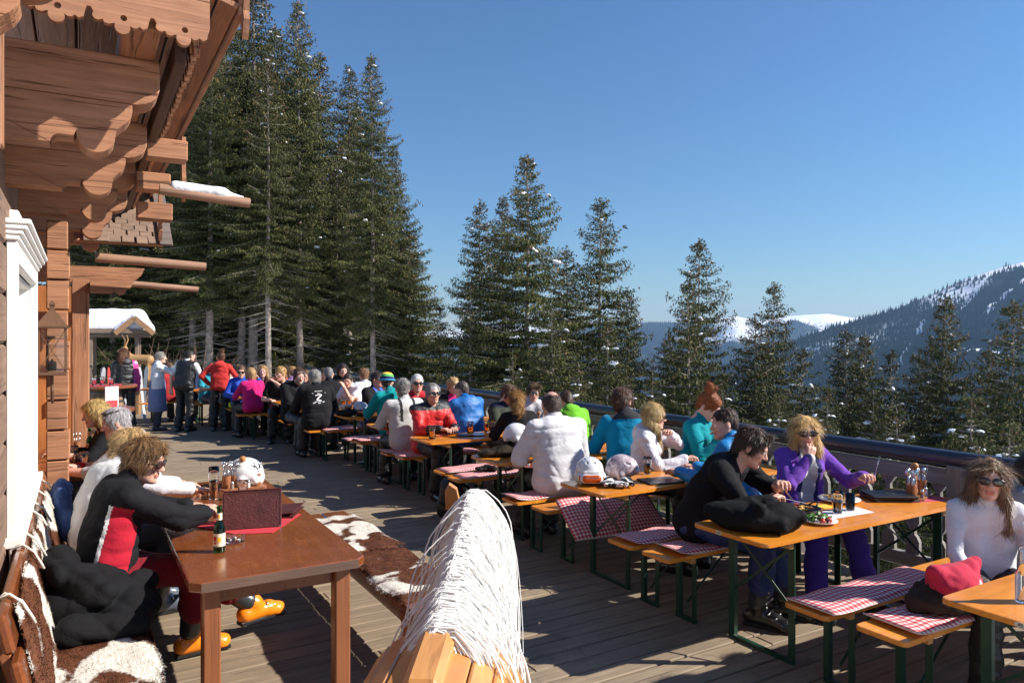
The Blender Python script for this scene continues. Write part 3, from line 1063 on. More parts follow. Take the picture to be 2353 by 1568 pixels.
def mountain(name, label, cols, ridge_y, d_top, d_bot, z_bot, forest_fn, rough, ntree, seed, treeh):
    cols = np.asarray(cols, float)
    nu, nv = 220, 70
    px = np.linspace(cols[0], cols[-1], nu)
    ry = np.interp(px, cols, ridge_y)
    dt = np.interp(px, cols, d_top); db = np.interp(px, cols, d_bot)
    zt = 1.95 + (775 - ry) / 1683.0 * dt
    w = np.linspace(0, 1, nv)
    dirs = px_dir(px)
    D = dt[:, None] * (1 - w) + db[:, None] * w
    Z = zt[:, None] + (z_bot - zt[:, None]) * (w ** .92)
    X = dirs[:, 0:1] * D; Y = dirs[:, 1:2] * D
    P = np.stack([X, Y, 0 * X], -1).reshape(-1, 3)
    n = (nz(P / 420, seed) + .5 * nz(P / 170, seed + 1) + .25 * nz(P / 70, seed + 2)).reshape(nu, nv)
    Z = Z + n * rough * np.clip(w * 6, .12, 1)[None, :]
    V = np.stack([X, Y, Z], -1).reshape(-1, 3)
    # far side so that the mountain has a back
    back = np.stack([dirs[:, 0] * dt * 1.12, dirs[:, 1] * dt * 1.12, np.full(nu, z_bot)], -1)
    V = np.concatenate([V, back])
    i = np.arange(nu - 1)[:, None] * nv + np.arange(nv - 1)[None, :]
    F = np.stack([i, i + nv, i + nv + 1, i + 1], -1).reshape(-1, 4)
    j = np.arange(nu - 1)
    Fb = np.stack([j * nv, nu * nv + j, nu * nv + j + 1, (j + 1) * nv], -1)
    F = np.concatenate([F, Fb])
    cen = V[F].mean(1)
    u = np.concatenate([np.repeat((np.arange(nu - 1) + .5) / (nu - 1), nv - 1), (j + .5) / (nu - 1)])
    ww = np.concatenate([np.tile((np.arange(nv - 1) + .5) / (nv - 1), nu - 1), np.zeros(nu - 1)])
    t = forest_fn(u * (cols[-1] - cols[0]) + cols[0], ww, cen)
    o = qmesh(name, [(V, F, 0)], [mountmat(name + '_slope', (.012, .018, .016))], attr=t)
    tag(o, label, kind='structure')
    # forest
    rs = np.random.RandomState(seed)
    fi = rs.choice(len(t), ntree * 2, p=(np.clip(t, 0, 1) + 1e-6) / (np.clip(t, 0, 1) + 1e-6).sum())
    fi = fi[:ntree]
    a, b = rs.uniform(0, 1, (2, ntree, 1))
    q = V[F[fi]]
    p = (q[:, 0] * (1 - a) + q[:, 1] * a) * (1 - b) + (q[:, 3] * (1 - a) + q[:, 2] * a) * b
    h = treeh * rs.uniform(.55, 1.25, ntree)
    r = h * .2
    base = [p + np.stack([r * math.cos(k), r * math.sin(k), 0 * r], -1) for k in (0, 2.09, 4.19)]
    tip = p + np.stack([0 * h, 0 * h, h], -1)
    vv = np.stack(base + [tip, tip], 1).reshape(-1, 3)
    bi = np.arange(ntree)[:, None] * 5
    ff = np.concatenate([bi + np.array([[0, 1, 3, 4]]), bi + np.array([[1, 2, 3, 4]]), bi + np.array([[2, 0, 3, 4]])])
    tm = mat((.02, .028, .022), .9, .3, .02, name='far_conifer', spec=.1)
    w_ = qmesh('distant_forest', [(vv, ff, 0)], [tm])
    w_.data.polygons.foreach_set('use_smooth', np.zeros(len(ff), bool))
    tag(w_, 'dark conifer forest covering the ' + label.split(' with')[0], 'forest', kind='stuff')


def ff_near(px, w, c):
    t = np.full(len(px), .62)
    t += .35 * nz(c / 330, 21)
    run = lambda px0, px1, w0, w1, ww: np.clip(1 - np.abs(px - (px0 + (px1 - px0) * np.clip((w - w0) / (w1 - w0), 0, 1))) / ww, 0, 1) * ((w > w0) & (w < w1))
    t -= 1.3 * run(2290, 2200, .0, .20, 8) + 1.2 * run(2420, 2260, .05, .30, 14) + 1.0 * run(2120, 2060, .18, .5, 7) + 1.0 * run(2140, 2340, .46, .54, 26)
    t -= np.clip((px - 2080) / 200, 0, 1) * np.clip(1 - w * 7 + .5 * nz(c / 90, 44), 0, 1) * .9
    return t


def ff_far(px, w, c):
    t = .35 + .5 * nz(c / 500, 31) + .3 * np.clip(w * 2.5 - .3, 0, 1)
    t -= 1.2 * np.clip(1 - w / .16, 0, 1) * (np.abs(px - 1860) < 110)
    t -= 1.0 * np.clip(1 - w / .12, 0, 1) * ((px < 1760) & (px > 1640))
    t -= .9 * np.clip(1 - np.abs(px - 1845) / 22, 0, 1) * (w > .3) * (w < .5)
    return t


mountain('mountain', 'forested blue mountain rising on the right with snowy summit and cleared ski runs',
         [1300, 1500, 1640, 1750, 1850, 1900, 1960, 2060, 2120, 2200, 2280, 2352, 2500, 2700],
         [980, 905, 850, 815, 775, 755, 738, 708, 682, 650, 622, 600, 592, 600],
         [2600, 2600, 2650, 2700, 2800, 2850, 2900, 3000, 3050, 3100, 3150, 3200, 3300, 3400],
         [1500, 1500, 1450, 1400, 1350, 1300, 1250, 1200, 1150, 1100, 1100, 1050, 1000, 1000], -330, ff_near, 34, 42000, 5, 21)
mountain('far_ridge', 'distant snow topped ridge across the valley with sunlit clearings',
         [900, 1350, 1480, 1560, 1640, 1690, 1740, 1800, 1850, 1900, 1950, 2000, 2060, 2200, 2500],
         [765, 742, 738, 741, 735, 727, 738, 728, 722, 719, 728, 730, 722, 726, 730],
         [7000] * 15, [4200] * 15, -380, ff_far, 70, 16000, 9, 22)

# ------------------------------------------------------------ terrace deck
DECKW = wood('weathered_deck', (.32, .245, .16), (.19, .14, .09), 0, 30, .75, 0, .55, .5, stain=(.13, .10, .075))
deck = tag(link('deck', None), kind='structure')
b = MB()
for yy in np.arange(.9, 23, 1.3): b.box((2.2, yy, -.14), (8.2, .10, .16))
b.build('joist', wood('dark_joist', (.10, .07, .05), (.05, .035, .025), 0), deck)
PL = {}


def plank_mesh(L, v):
    key = (round(L, 2), v)
    if key not in PL:
        q = MB(); q.box((0, 0, 0), (L, .138, .04), None, 0, .006); PL[key] = q.mesh('plank', DECKW)
    return PL[key]


yy = .55; i = 0
while i < 150:
    x0, x1 = (-.42, 5.66)
    if yy > 7.3: x0 = -2.4
    if i < 140:
        cut = rnd.choice([1.6, 2.3, 3.1, 3.8, 4.4])
        segs = [(x0, cut - .002), (cut + .002, x1)]
    else: segs = [(x0, x1)]
    for a, c in segs:
        L = round(c - a, 2)
        link('plank', plank_mesh(L, 0), deck, ((a + c) / 2, yy, -.02 + rnd.uniform(-.002, .002)), (rnd.uniform(-.006, .006), 0, 0))
    yy += .150; i += 1

# ------------------------------------------------------------ railing
RAILW = wood('grey_rail_wood', (.30, .27, .24), (.16, .145, .13), 1, 30, .8, 0, .4, .4)
RAILV = wood('grey_baluster_wood', (.30, .27, .24), (.16, .145, .13), 2, 30, .8, 0, .4, .4)
DARKR = mat((.022, .025, .04), .35, .2, 3, .15, 30, name='dark_rail_cover', coat=.3)
rail = thing('railing', 'grey wooden balustrade with rounded dark top rail along the terrace edge', 'railing', (5.75, 0, 0))
b = MB(); b.tube([(0, .2, 1.02), (0, 21.6, 1.02)], .068, 14); b.build('top_rail', DARKR, rail, auto=40)
b = MB(); b.box((-.01, 10.9, .88), (.075, 21.4, .12), None, 0, .008); b.build('rail_beam', RAILW, rail)
b = MB(); b.box((-.01, 10.9, .17), (.075, 21.4, .11), None, 0, .008); b.build('bottom_rail', RAILW, rail)
half = [(.055, 0), (.055, .10), (.035, .14), (.018, .155), (.018, .19), (.04, .215), (.055, .25), (.055, .43), (.04, .47), (.018, .495), (.018, .53), (.035, .55), (.055, .58), (.055, .60)]
poly = [(u, w) for u, w in half] + [(-u, w) for u, w in half[::-1]]
b = MB(); b.prism(poly, .035, 'x'); bm_ = b.mesh('baluster', RAILV)
for j in range(104):
    link('baluster', bm_, rail, (0, .35 + j * .205, .225))
b = MB(); b.box((0, 0, .45), (.12, .12, 1.06), None, 0, .01); pm = b.mesh('post', RAILV)
for j in range(9): link('post', pm, rail, (-.02, .45 + j * 2.62, .0))

# ------------------------------------------------------------ chalet
CH = dict(c1=(.49, .23, .115), c2=(.26, .11, .052))
CWX = wood('chalet_timber_x', CH['c1'], CH['c2'], 0, 24, .65, 0, .85, .8)
CWY = wood('chalet_timber_y', CH['c1'], CH['c2'], 1, 24, .65, 0, .85, .8)
CWZ = wood('chalet_timber_z', CH['c1'], CH['c2'], 2, 24, .65, 0, .85, .8)
DKY = wood('dark_timber_y', (.10, .045, .022), (.05, .022, .012), 1, 34, .6)
LOGY = wood('log_wall_timber', (.28, .17, .11), (.15, .09, .06), 1, 34, .75, 0, .6, .6)
WPAINT = mat((.78, .76, .71), .45, .04, 5, .05, 30, name='white_window_paint')
chalet = thing('chalet', 'alpine log chalet with carved eaves and white window at the left edge', 'building')
WX = -.31
wall = link('wall', None, chalet)
zl = 0.0; n = 0
while zl < 3.4:
    wx = WX if zl < 2.5 else -.42
    for ya, yb in (((.6, 4.38), (6.22, 7.05)) if .95 < zl + .12 < 2.45 else ((.6, 7.05),)):
        b = MB(); b.box((wx - .11, (ya + yb) / 2, zl + .12), (.22, yb - ya, .234), None, 0, .014); b.build('log', LOGY, wall)
    zl += .24
b = MB(); b.box((WX - .35, 3.9, 1.75), (.2, 6.3, 3.5)); b.build('wall_core', mat((.12, .08, .06), .9, name='wall_core'), wall)
# corner of stacked log ends
zl = 0.0
for j in range(12):
    b = MB(); wd = .155 + .008 * math.sin(j * 2.1)
    b.box((WX + wd / 2 + .075, 7.02 + .006 * math.sin(j * 3), zl + .118), (wd, .22, .226 if j % 3 else .232), None, 0, .008)
    b.build('log_end', CWX, wall); zl += .2415
# recessed porch wall and door beyond the corner
b = MB(); b.box((-.75, 9.3, 1.5), (.1, 4.3, 3.0)); b.build('porch_wall', CWY, chalet)
b = MB(); b.box((-.45, 10.95, 1.3), (.9, .1, 2.6)); b.box((-.69, 9.1, 1.1), (.03, 1.0, 2.0)); dr = b.build('door', wood('orange_door', (.50, .19, .06), (.36, .12, .035), 2, 20, .4, .3), chalet)
b = MB(); b.tube([(-.3, 10.89, 1.0), (-.3, 10.84, 1.02), (-.3, 10.84, 1.18), (-.3, 10.89, 1.2)], .014, 8); b.build('door_handle', mat((.02, .02, .02), .4, metal=1, name='black_iron'), dr)
b = MB(); b.box((0, 10.4, 1.33), (.19, .19, 2.66), None, 0, .012); b.build('porch_post', CWZ, chalet)
b = MB(); b.prism([(-.8, 0), (.52, 0), (.60, .05), (.66, .11), (.70, .20), (-.8, .20)], .18, 'y', (0, 10.4, 2.62)); b.build('porch_beam', CWX, chalet)
b = MB(); b.prism([(.10, 0), (.34, 0), (.36, .03), (.42, -.02), (.47, .0), (.49, .05), (.54, .08), (.56, .14), (.10, .14)], .12, 'y', (0, 10.25, 2.49)); b.build('beam_bracket', CWX, chalet)


def arc(cx, cz, r, a0, a1, n=8):
    return [(cx + r * math.cos(R_(a0 + (a1 - a0) * i / n)), cz + r * math.sin(R_(a0 + (a1 - a0) * i / n))) for i in range(n + 1)]


RX = -.62
low_poly = [(RX, 2.945), (-.10, 2.945)] + arc(-.06, 2.945, .045, 180, 90, 4) + [(.0, 2.99), (.012, 3.02)] + arc(.10, 3.005, .088, 172, 368, 14) + [(.195, 3.045)] + arc(.155, 3.165, .115, -55, 8, 6) + [(.268, 3.19), (RX, 3.19)]
up_poly = [(RX, 3.193), (.29, 3.193)] + arc(.29, 3.305, .112, -90, 0, 8) + [(.402, 3.44), (RX, 3.44)]
CORB = [(4.48, -.03), (5.80, 0), (7.05, 0), (8.30, 0), (9.50, 0)]
for j, (cy, dx) in enumerate(CORB + [(3.45, -.47)]):
    dz = .10 if j == 5 else 0
    b = MB(); b.prism(low_poly, .17, 'y', (dx, cy, dz)); lo_ = b.build('corbel', CWX, chalet)
    bv = lo_.modifiers.new('edge', 'BEVEL'); bv.width = .008; bv.segments = 2; bv.limit_method = 'ANGLE'
    b = MB(); b.prism(up_poly, .19, 'y', (dx, cy + .005, dz)); u_ = b.build('eaves_beam', CWX, chalet)
    bv = u_.modifiers.new('edge', 'BEVEL'); bv.width = .008; bv.segments = 2; bv.limit_method = 'ANGLE'
for j, cy in enumerate((5.14, 6.42, 7.67, 8.9)):   # timber boards between the beams
    b = MB(); b.box((-.15, cy, 3.40), (.66, 1.06, .03)); b.build('ceiling_board', CWY, chalet)
b = MB(); b.box((.26, 7.02, 3.525), (.17, 6.1, .165), None, 0, .01); b.build('eaves_purlin', CWY, chalet)
b = MB(); b.box((.455, 7.1, 3.46), (.06, 5.75, .14), None, 0, .006); b.build('dark_batten', DKY, chalet)
# roof
roof = link('roof', None, chalet)
RSL = math.atan2(.42, 1.35)
for j, (xa, xb) in enumerate(((-.7, -.48), (-.475, -.25), (-.245, -.02), (-.015, .21), (.215, .44), (.445, .60), (.605, .70))):
    zc = 3.87 - ((xa + xb) / 2 - 0) * .32
    b = MB(); b.box(((xa + xb) / 2, 7.08, zc), (xb - xa, 6.26, .03), (0, RSL * .98, 0), 0, .003); b.build('roof_board', CWY, roof)
b = MB(); b.box((.715, 7.08, 3.655), (.03, 6.26, .10), None, 0, .005); b.build('fascia', CWY, roof)
b = MB(); b.box((-.0, 7.08, 3.98), (1.55, 6.3, .06), (0, RSL, 0)); b.build('roof_cover', mat((.20, .15, .11), .85, .3, 6, .4, name='shingle_cover'), roof)
b = MB(); b.box((-.1, 7.08, 4.14), (1.35, 6.2, .22), (0, RSL, 0), 0, .08); b.build('roof_snow', SNOW, roof)
tip = [(-.045, .13), (-.045, .05), (-.03, .03), (-.04, .012), (-.025, -.01), (0, -.02), (.025, -.01), (.04, .012), (.03, .03), (.045, .05), (.045, .13)]
b = MB(); b.prism(tip, .028, 'x'); tm_ = b.mesh('shingle_tip', CWZ)
for j in range(52): link('shingle_tip', tm_, roof, (.525 + .004 * math.sin(j * 5), 4.16 + j * .113, 3.44), (0, -.12, 0))
# scalloped board facing the terrace


def scallop(x0, x1, zt, zb, unit):
    pts = [(x0, zt)]
    n_ = max(1, round((x1 - x0) / unit)); L = (x1 - x0) / n_
    holes = []
    for i in range(n_):
        a = x0 + i * L
        sh = [(0, .10), (.03, .11), (.05, .085), (.06, .045), (.085, .045), (.105, .028), (.125, .018), (.15, .018), (.165, .012), (.20, -.012)]
        seq = [(a + L * u, zb + L * w) for u, w in ((0, .30), (.06, .30), (.10, .22), (.08, .16), (.12, .10), (.18, .09), (.24, .12), (.27, .06), (.34, .05), (.40, .08))]
        seq += arc(a + L * .55, zb + L * .04, L * .125, 160, 380, 10)
        seq += [(a + L * .72, zb + L * .05), (a + L * .78, zb + L * .06), (a + L * .82, zb + L * .10), (a + L * .88, zb + L * .06), (a + L * .95, zb + L * .10), (a + L * .97, zb + L * .20), (a + L, zb + L * .30)]
        pts += seq; holes.append((a + L * .57, zb + L * .20, L * .055))
    pts.append((x1, zt))
    return pts, holes


def holed(name, pts, holes, t, mats, parent, loc):
    bm = bmesh.new()
    ed = []
    def loop(P):
        vs = [bm.verts.new((u, -t / 2, w)) for u, w in P]
        for i in range(len(vs)): ed.append(bm.edges.new((vs[i], vs[(i + 1) % len(vs)])))
    loop(pts)
    for cx, cz, r in holes: loop(arc(cx, cz, r, 0, 330, 11))
    bmesh.ops.triangle_fill(bm, use_beauty=True, use_dissolve=False, edges=ed)
    ret = bmesh.ops.extrude_face_region(bm, geom=bm.faces[:])
    bmesh.ops.translate(bm, vec=(0, t, 0), verts=[v for v in ret['geom'] if isinstance(v, bmesh.types.BMVert)])
    bmesh.ops.recalc_face_normals(bm, faces=bm.faces[:])
    me = bpy.data.meshes.new(name); bm.to_mesh(me); bm.free()
    me.materials.append(mats)
    return link(name, me, parent, loc)


pts, holes = scallop(-.24, .555, 3.72, 3.40, .265)
holed('scalloped_board', pts, holes, .035, CWX, chalet, (0, 3.92, 0))
pend = [(-.035, .5), (-.035, .2), (-.05, .16), (-.03, .11), (-.05, .06), (-.02, .0), (0, -.03), (.02, .0), (.05, .06), (.03, .11), (.05, .16), (.035, .2), (.035, .5)]
b = MB(); b.prism(pend, .03, 'x'); pm = b.mesh('pendant_board', CWZ)
for (x_, y_, z_) in ((.735, 3.97, 3.52), (.735, 6.6, 3.10), (.62, 7.3, 2.85)): link('pendant_board', pm, chalet, (x_, y_, z_))
for (y_, z_, x0, x1) in ((6.1, 3.36, .42, .70), (6.9, 3.26, .40, .66), (7.15, 3.05, .42, .70)):
    b = MB(); b.box(((x0 + x1) / 2, y_, z_), (x1 - x0, .16, .15), None, 0, .008); b.build('rafter_end', CWX, chalet)
# serrated carved strip and panel near the camera
pts = [(0, 0)] + [p for q in range(6) for p in ((.0, q * .1 + .01), (.045, q * .1 + .03), (.045, q * .1 + .06), (.0, q * .1 + .09))] + [(0, .62), (.12, .62), (.12, 0)]
b = MB(); b.prism(pts, .02, 'y', (-.40, 3.62, 2.72)); b.build('serrated_strip', CWZ, chalet)
b = MB(); b.box((-.31, 3.75, 3.0), (.06, .10, .5), None, 0, .006); b.build('upright', CWZ, chalet)
# white window
win = link('window', None, chalet)
Y0, Y1 = 4.30, 6.30
YM = (Y0 + Y1) / 2
for nm, c, d in (('casing', (-.288, Y0 + .06, 1.70), (.046, .12, 1.44)), ('casing', (-.288, Y1 - .06, 1.70), (.046, .12, 1.44)), ('head_casing', (-.288, YM, 2.37), (.044, 1.756, .10)), ('sill', (-.28, YM, .955), (.09, 2.06, .05)),
                 ('jamb', (-.37, Y0 + .105, 1.65), (.12, .03, 1.34)), ('jamb', (-.37, Y1 - .105, 1.65), (.12, .03, 1.34)), ('head_jamb', (-.37, YM, 2.305), (.12, 1.76, .03)), ('sill_board', (-.37, YM, .995), (.12, 1.76, .03)),
                 ('mullion', (-.395, YM, 1.65), (.05, .09, 1.26)), ('sash', (-.40, Y0 + .16, 1.65), (.04, .08, 1.26)), ('sash', (-.40, Y1 - .16, 1.65), (.04, .08, 1.26)), ('glazing_bar', (-.402, YM, 1.80), (.03, 1.6, .04))):
    b = MB(); b.box(c, d, None, 0, .005); b.build(nm, WPAINT, win)
for j, (o, z, h) in enumerate(((.055, 2.435, .025), (.07, 2.461, .022), (.088, 2.486, .024), (.104, 2.514, .028))):
    b = MB(); b.box((-.42 + (o + .11) / 2, YM, z), (o + .11, 2.0 + o * .5, h), None, 0, .006); b.build('cornice', WPAINT, win)
b = MB(); b.box((-.34, YM - .55, 2.565), (.14, .5, .07), None, 0, .008); b.build('cornice_block', WPAINT, win)
b = MB(); b.box((-.415, YM, 1.65), (.006, 1.7, 1.28)); b.build('pane', glassm((.6, .65, .68), .02, 'window_glass', .6), win)
b = MB(); b.box((-.44, YM, 1.65), (.012, 1.7, 1.28)); b.build('curtain', fabric((.7, .69, .66)), win)
# wooden gutters carrying snow
GUT = wood('gutter_wood', (.42, .24, .15), (.28, .15, .09), 0, 30, .6)
for j, (y_, z_, x0, x1, r, sn) in enumerate(((6.55, 3.12, .55, 1.25, .045, 1), (9.9, 2.86, .15, 1.36, .055, 0), (10.9, 2.63, .55, 1.40, .042, 0))):
    b = MB(); b.tube([(x0, y_, z_ + .03), (x0 + (x1 - x0) * .6, y_, z_), (x1, y_, z_ - .02)], [r, r, r * .92], 14); g = b.build('gutter_pole', GUT, chalet, auto=50)
    if sn:
        v, f = solid([C((x0 + .12, y_, z_ + .06), (x1 - .22, y_, z_ + .045), .05, .045), C((x1 - .25, y_, z_ + .04), (x1 - .06, y_, z_ + .015), .04, .02)], .014, .04)
        v[:, 2] = np.maximum(v[:, 2], z_ + .0); qmesh('snow_cap', [(v, f, 0)], [SNOW], g)
# small shingled porch roof
pr = link('porch_roof', None, chalet)
SH = wood('split_shingle', (.30, .20, .14), (.16, .10, .07), 0, 30, .85)
b = MB(); b.box((0, 0, 0), (.115, .15, .016), None, 0, .003); shm = b.mesh('shingle', SH)
for r_ in range(9):
    for c_ in range(6):
        link('shingle', shm, pr, (.08 + c_ * .122 + rnd.uniform(-.012, .012) + (r_ % 2) * .05, 8.85 + r_ * .10, 3.0 + r_ * .075 + rnd.uniform(0, .008)), (.64 + rnd.uniform(-.04, .04), rnd.uniform(-.03, .03), R_(90) * 0 + rnd.uniform(-.04, .04)))
b = MB(); b.box((.36, 9.3, 3.28), (.84, 1.10, .03), (.64, 0, 0)); b.build('roof_deck', CWX, pr)
b = MB(); b.bar((.80, 8.72, 2.95), (.80, 9.7, 3.68), .13, .03, 0, .005); b.build('barge_board', wood('grey_barge', (.22, .17, .14), (.12, .09, .075), 0), pr)
# wall lantern
lan = thing('wall_lantern', 'brown metal wall lantern with cross braced glass on the log corner', 'lantern', (-.19, 6.74, 1.66))
BRN = mat((.16, .085, .05), .55, .2, 8, .2, 40, metal=.4, name='brown_metal')
b = MB(); b.prism([(-.13, 0), (.13, 0), (.03, .11), (-.03, .11)], .001, 'y'); b.v = []; b.f = []; b.m = []; b.n = 0
b.lathe([(.15, .36), (.155, .375), (.04, .49), (.025, .50), (.02, .53), (.03, .545), (.018, .57), (0, .58)], 4, rot=(0, 0, R_(45))); b.build('cap', BRN, lan)
b = MB(); b.box((0, 0, .01), (.2, .2, .025), None, 0, .004)
for sx in (-.09, .09):
    for sy in (-.09, .09): b.box((sx, sy, .185), (.016, .016, .35))
for s_ in (-1, 1):
    b.bar((-.09, -.095, .03), (.09, -.095, .35), .006, .006); b.bar((.09, -.095, .03), (-.09, -.095, .35), .006, .006)
    b.bar((.095, -.09, .03), (.095, .09, .35), .006, .006); b.bar((.095, .09, .03), (.095, -.09, .35), .006, .006); break
b.build('cage', BRN, lan)
b = MB(); b.box((0, 0, .185), (.165, .165, .33)); b.build('glass_box', glassm((.95, .95, .93), .02, 'lantern_glass'), lan)
b = MB(); b.lathe([(.03, .03), (.03, .10), (.008, .11), (.006, .125), (0, .126)], 12); b.build('candle', mat((.75, .70, .6), .5, name='wax'), lan)
b = MB(); b.tube([(0, .1, -.22), (0, .02, -.2), (0, -.03, -.12), (0, -.03, -.0)], .012, 6); b.build('bracket', BRN, lan)
# ------------------------------------------------------------ spruces
def needlemat():
    m, nt, b = newmat('spruce_needles')
    b.inputs['Roughness'].default_value = .6
    b.inputs['Specular IOR Level'].default_value = .12
    at = nt.nodes.new('ShaderNodeAttribute'); at.attribute_name = 'tint'
    col = ramp(nt, at.outputs['Fac'], [(0, (.026, .036, .013)), (.45, (.058, .066, .021)), (.8, (.115, .108, .034)), (1, (.14, .085, .04))])
    oi = nt.nodes.new('ShaderNodeObjectInfo')
    col = mixc(nt, 1.0, col, ramp(nt, oi.outputs['Random'], [(0, .75), (1, 1.2)]), 'MULTIPLY')
    nt.links.new(col, b.inputs['Base Color'])
    return m


NEED = needlemat()
BARK = mat((.23, .19, .16), .9, .45, 5, .9, 22, name='spruce_bark')
DEAD = mat((.25, .22, .19), .9, .25, 4, name='dead_branch')
TREES = {}


def spruce_meshes(seed, Ht, R, hb, dens=1.0, dead=0, cone=.3, snow=36, slim=.85):
    """crown, trunk, bare branches and snow meshes of one spruce"""
    rs = np.random.RandomState(seed)
    base = []; dirs = []; lens = []; wid = []; tint = []
    brs = MB(); dead_b = MB(); spots = []
    h = hb
    lean = rs.normal(0, .006, 2)
    while h < Ht - .25:
        u = (h - hb) / (Ht - hb)
        nb = rs.randint(5, 8)
        a0 = rs.uniform(0, 6.28)
        for b_ in range(nb):
            a = a0 + b_ * 2 * sp / nb + rs.normal(0, .2)
            L = R * ((1 - u) ** slim) * rs.uniform(.50, 1.22) + .10 + .12 * (1 - u)
            L *= min(1, .55 + u * 4) * (1 if u < .9 else .8)
            hh = h + rs.uniform(-.18, .18)
            a1 = -.22 + .62 * u + rs.normal(0, .08); a2 = -.55 + .25 * u
            o = np.array((math.cos(a), math.sin(a), 0)); sd = np.array((-o[1], o[0], 0))
            n = max(3, int(L / .17 * dens))
            s_ = (np.arange(n) + .6) / n
            pz = hh + L * (a1 * s_ + a2 * s_ ** 2 + .42 * s_ ** 3)
            P = o[None] * (L * s_)[:, None]; P[:, 2] = pz; P[:, :2] += lean * hh
            if rs.rand() < .5 * dens:
                brs.tube([(lean[0] * hh, lean[1] * hh, hh), P[n // 2], P[-1]], [.03, .02, .006], 3, caps=False)
            for i in range(n):
                s = s_[i]
                tl = (.16 + .30 * L * (1 - s) ** .7) * rs.uniform(.6, 1.2); tl = min(tl, .75)
                for sg in (-1, 1):
                    td = sd * sg * .7 + o * .6 + np.array((0, 0, -.12)); td /= np.linalg.norm(td)
                    m = max(3, int(tl / .058))
                    q = (np.arange(m) + rs.rand()) / m * tl
                    pp = P[i] + td * q[:, None] + rs.normal(0, .03, (m, 3))
                    dd = td * .45 + np.array((0, 0, -.95)) + rs.normal(0, .28, (m, 3))
                    if u > .82: dd = td * .8 + o * .3 + np.array((0, 0, -.25)) + rs.normal(0, .35, (m, 3))
                    base.append(pp); dirs.append(dd); lens.append(rs.uniform(.10, .27, m) * (1 - .35 * u)); wid.append(rs.uniform(.017, .034, m))
                    tint.append(np.clip(rs.normal(.42, .2, m) + .12 * s, 0, .85))
            # brush along the branch and cones near the top
            m = n * 3
            base.append(np.repeat(P, 3, 0) + rs.normal(0, .05, (m, 3))); dirs.append(np.tile(o * .8 + np.array((0, 0, .1)), (m, 1)) + rs.normal(0, .5, (m, 3)))
            lens.append(rs.uniform(.10, .22, m)); wid.append(rs.uniform(.014, .028, m)); tint.append(np.clip(rs.normal(.5, .2, m), 0, .85))
            if u > .62 and rs.rand() < cone * 2:
                m = rs.randint(2, 6)
                base.append(P[-1] + rs.normal(0, .14, (m, 3))); dirs.append(np.tile((0, 0, -1.0), (m, 1)) + rs.normal(0, .1, (m, 3)))
                lens.append(np.full(m, .17)); wid.append(np.full(m, .035)); tint.append(np.full(m, 1.0))
            if rs.rand() < snow / 420.0:
                k = rs.randint(n // 3, n); spots.append((P[k] + np.array((0, 0, .03)), rs.uniform(.035, .10) * (1 if rs.rand() < .85 else 1.9), a))
        h += rs.uniform(.36, .70) * (1 - .42 * u)
    # leader
    m = 40
    base.append(np.stack([np.zeros(m) + lean[0] * Ht, np.zeros(m) + lean[1] * Ht, Ht - rs.uniform(0, 1.0, m)], 1)); dd = rs.normal(0, 1, (m, 3)); dd[:, 2] = .5
    dirs.append(dd); lens.append(rs.uniform(.08, .2, m)); wid.append(np.full(m, .03)); tint.append(np.full(m, .5))
    B = np.concatenate(base); D = np.concatenate(dirs); D /= np.linalg.norm(D, axis=1, keepdims=True)
    L = np.concatenate(lens)[:, None]; W = np.concatenate(wid)[:, None]; T = np.concatenate(tint)
    rv = rs.normal(0, 1, B.shape); S = np.cross(D, rv); S /= np.linalg.norm(S, axis=1, keepdims=True)
    V = np.stack([B, B + D * L * .45 + S * W, B + D * L, B + D * L * .45 - S * W], 1).reshape(-1, 3)
    n = len(B)
    F = np.arange(n * 4).reshape(n, 4)
    crown = qmesh('crown', [(V, F, 0)], [NEED], attr=T)
    crown.data.polygons.foreach_set('use_smooth', np.zeros(n, bool))
    t = MB(); r0 = .0088 * Ht + .02
    hs = np.linspace(-1.5, Ht - .1, 12)
    t.tube([(lean[0] * z + .03 * math.sin(z * .6 + seed), lean[1] * z + .03 * math.cos(z * .5), z) for z in hs], [max(.015, r0 * (1 - z / Ht) ** .85 if z > 0 else r0 * 1.15) for z in hs], 10, caps=False)
    trunk = t.build('trunk', BARK, smooth=True)
    brn = brs.build('branch', BARK)
    out = [crown, trunk, brn]
    for q in range(dead):
        hh = rs.uniform(.4, max(hb + 1.5, 1)); a = rs.uniform(0, 6.28); L_ = rs.uniform(.6, 2.3)
        o = np.array((math.cos(a), math.sin(a), 0)); sd = np.array((-o[1], o[0], 0))
        pts = [np.array((0, 0, hh)) + o * L_ * s + np.array((0, 0, L_ * (-.22 * s + .02 * s * s))) + sd * .1 * L_ * math.sin(s * 3 + q) for s in (0, .3, .6, 1)]
        dead_b.tube(pts, [.022, .016, .01, .004], 4, caps=False)
        for k in range(rs.randint(2, 6)):
            s = rs.uniform(.3, .9); p = np.array((0, 0, hh)) + o * L_ * s + np.array((0, 0, -.2 * L_ * s))
            e = p + (sd * rs.choice([-1, 1]) + o * .6 + np.array((0, 0, -.4))) * rs.uniform(.2, .6)
            dead_b.tube([p, (p + e) / 2 + rs.normal(0, .04, 3), e], [.009, .007, .003], 3, caps=False)
    if dead: out.append(dead_b.build('dead_branch', DEAD))
    if spots:
        sm = MB()
        for p, r, a in spots:
            s0 = len(sm.v)
            sm.ball(p, (r * 1.7, r * 1.0, r * .5), 8, (rs.normal(0, .25), rs.normal(.12, .2), a))
            sm.v[-1] = sm.v[-1] + rs.normal(0, r * .16, sm.v[-1].shape)
        out.append(sm.build('snow', SNOW, smooth=True))
    ms = [(o.name.split('.')[0], o.data) for o in out]
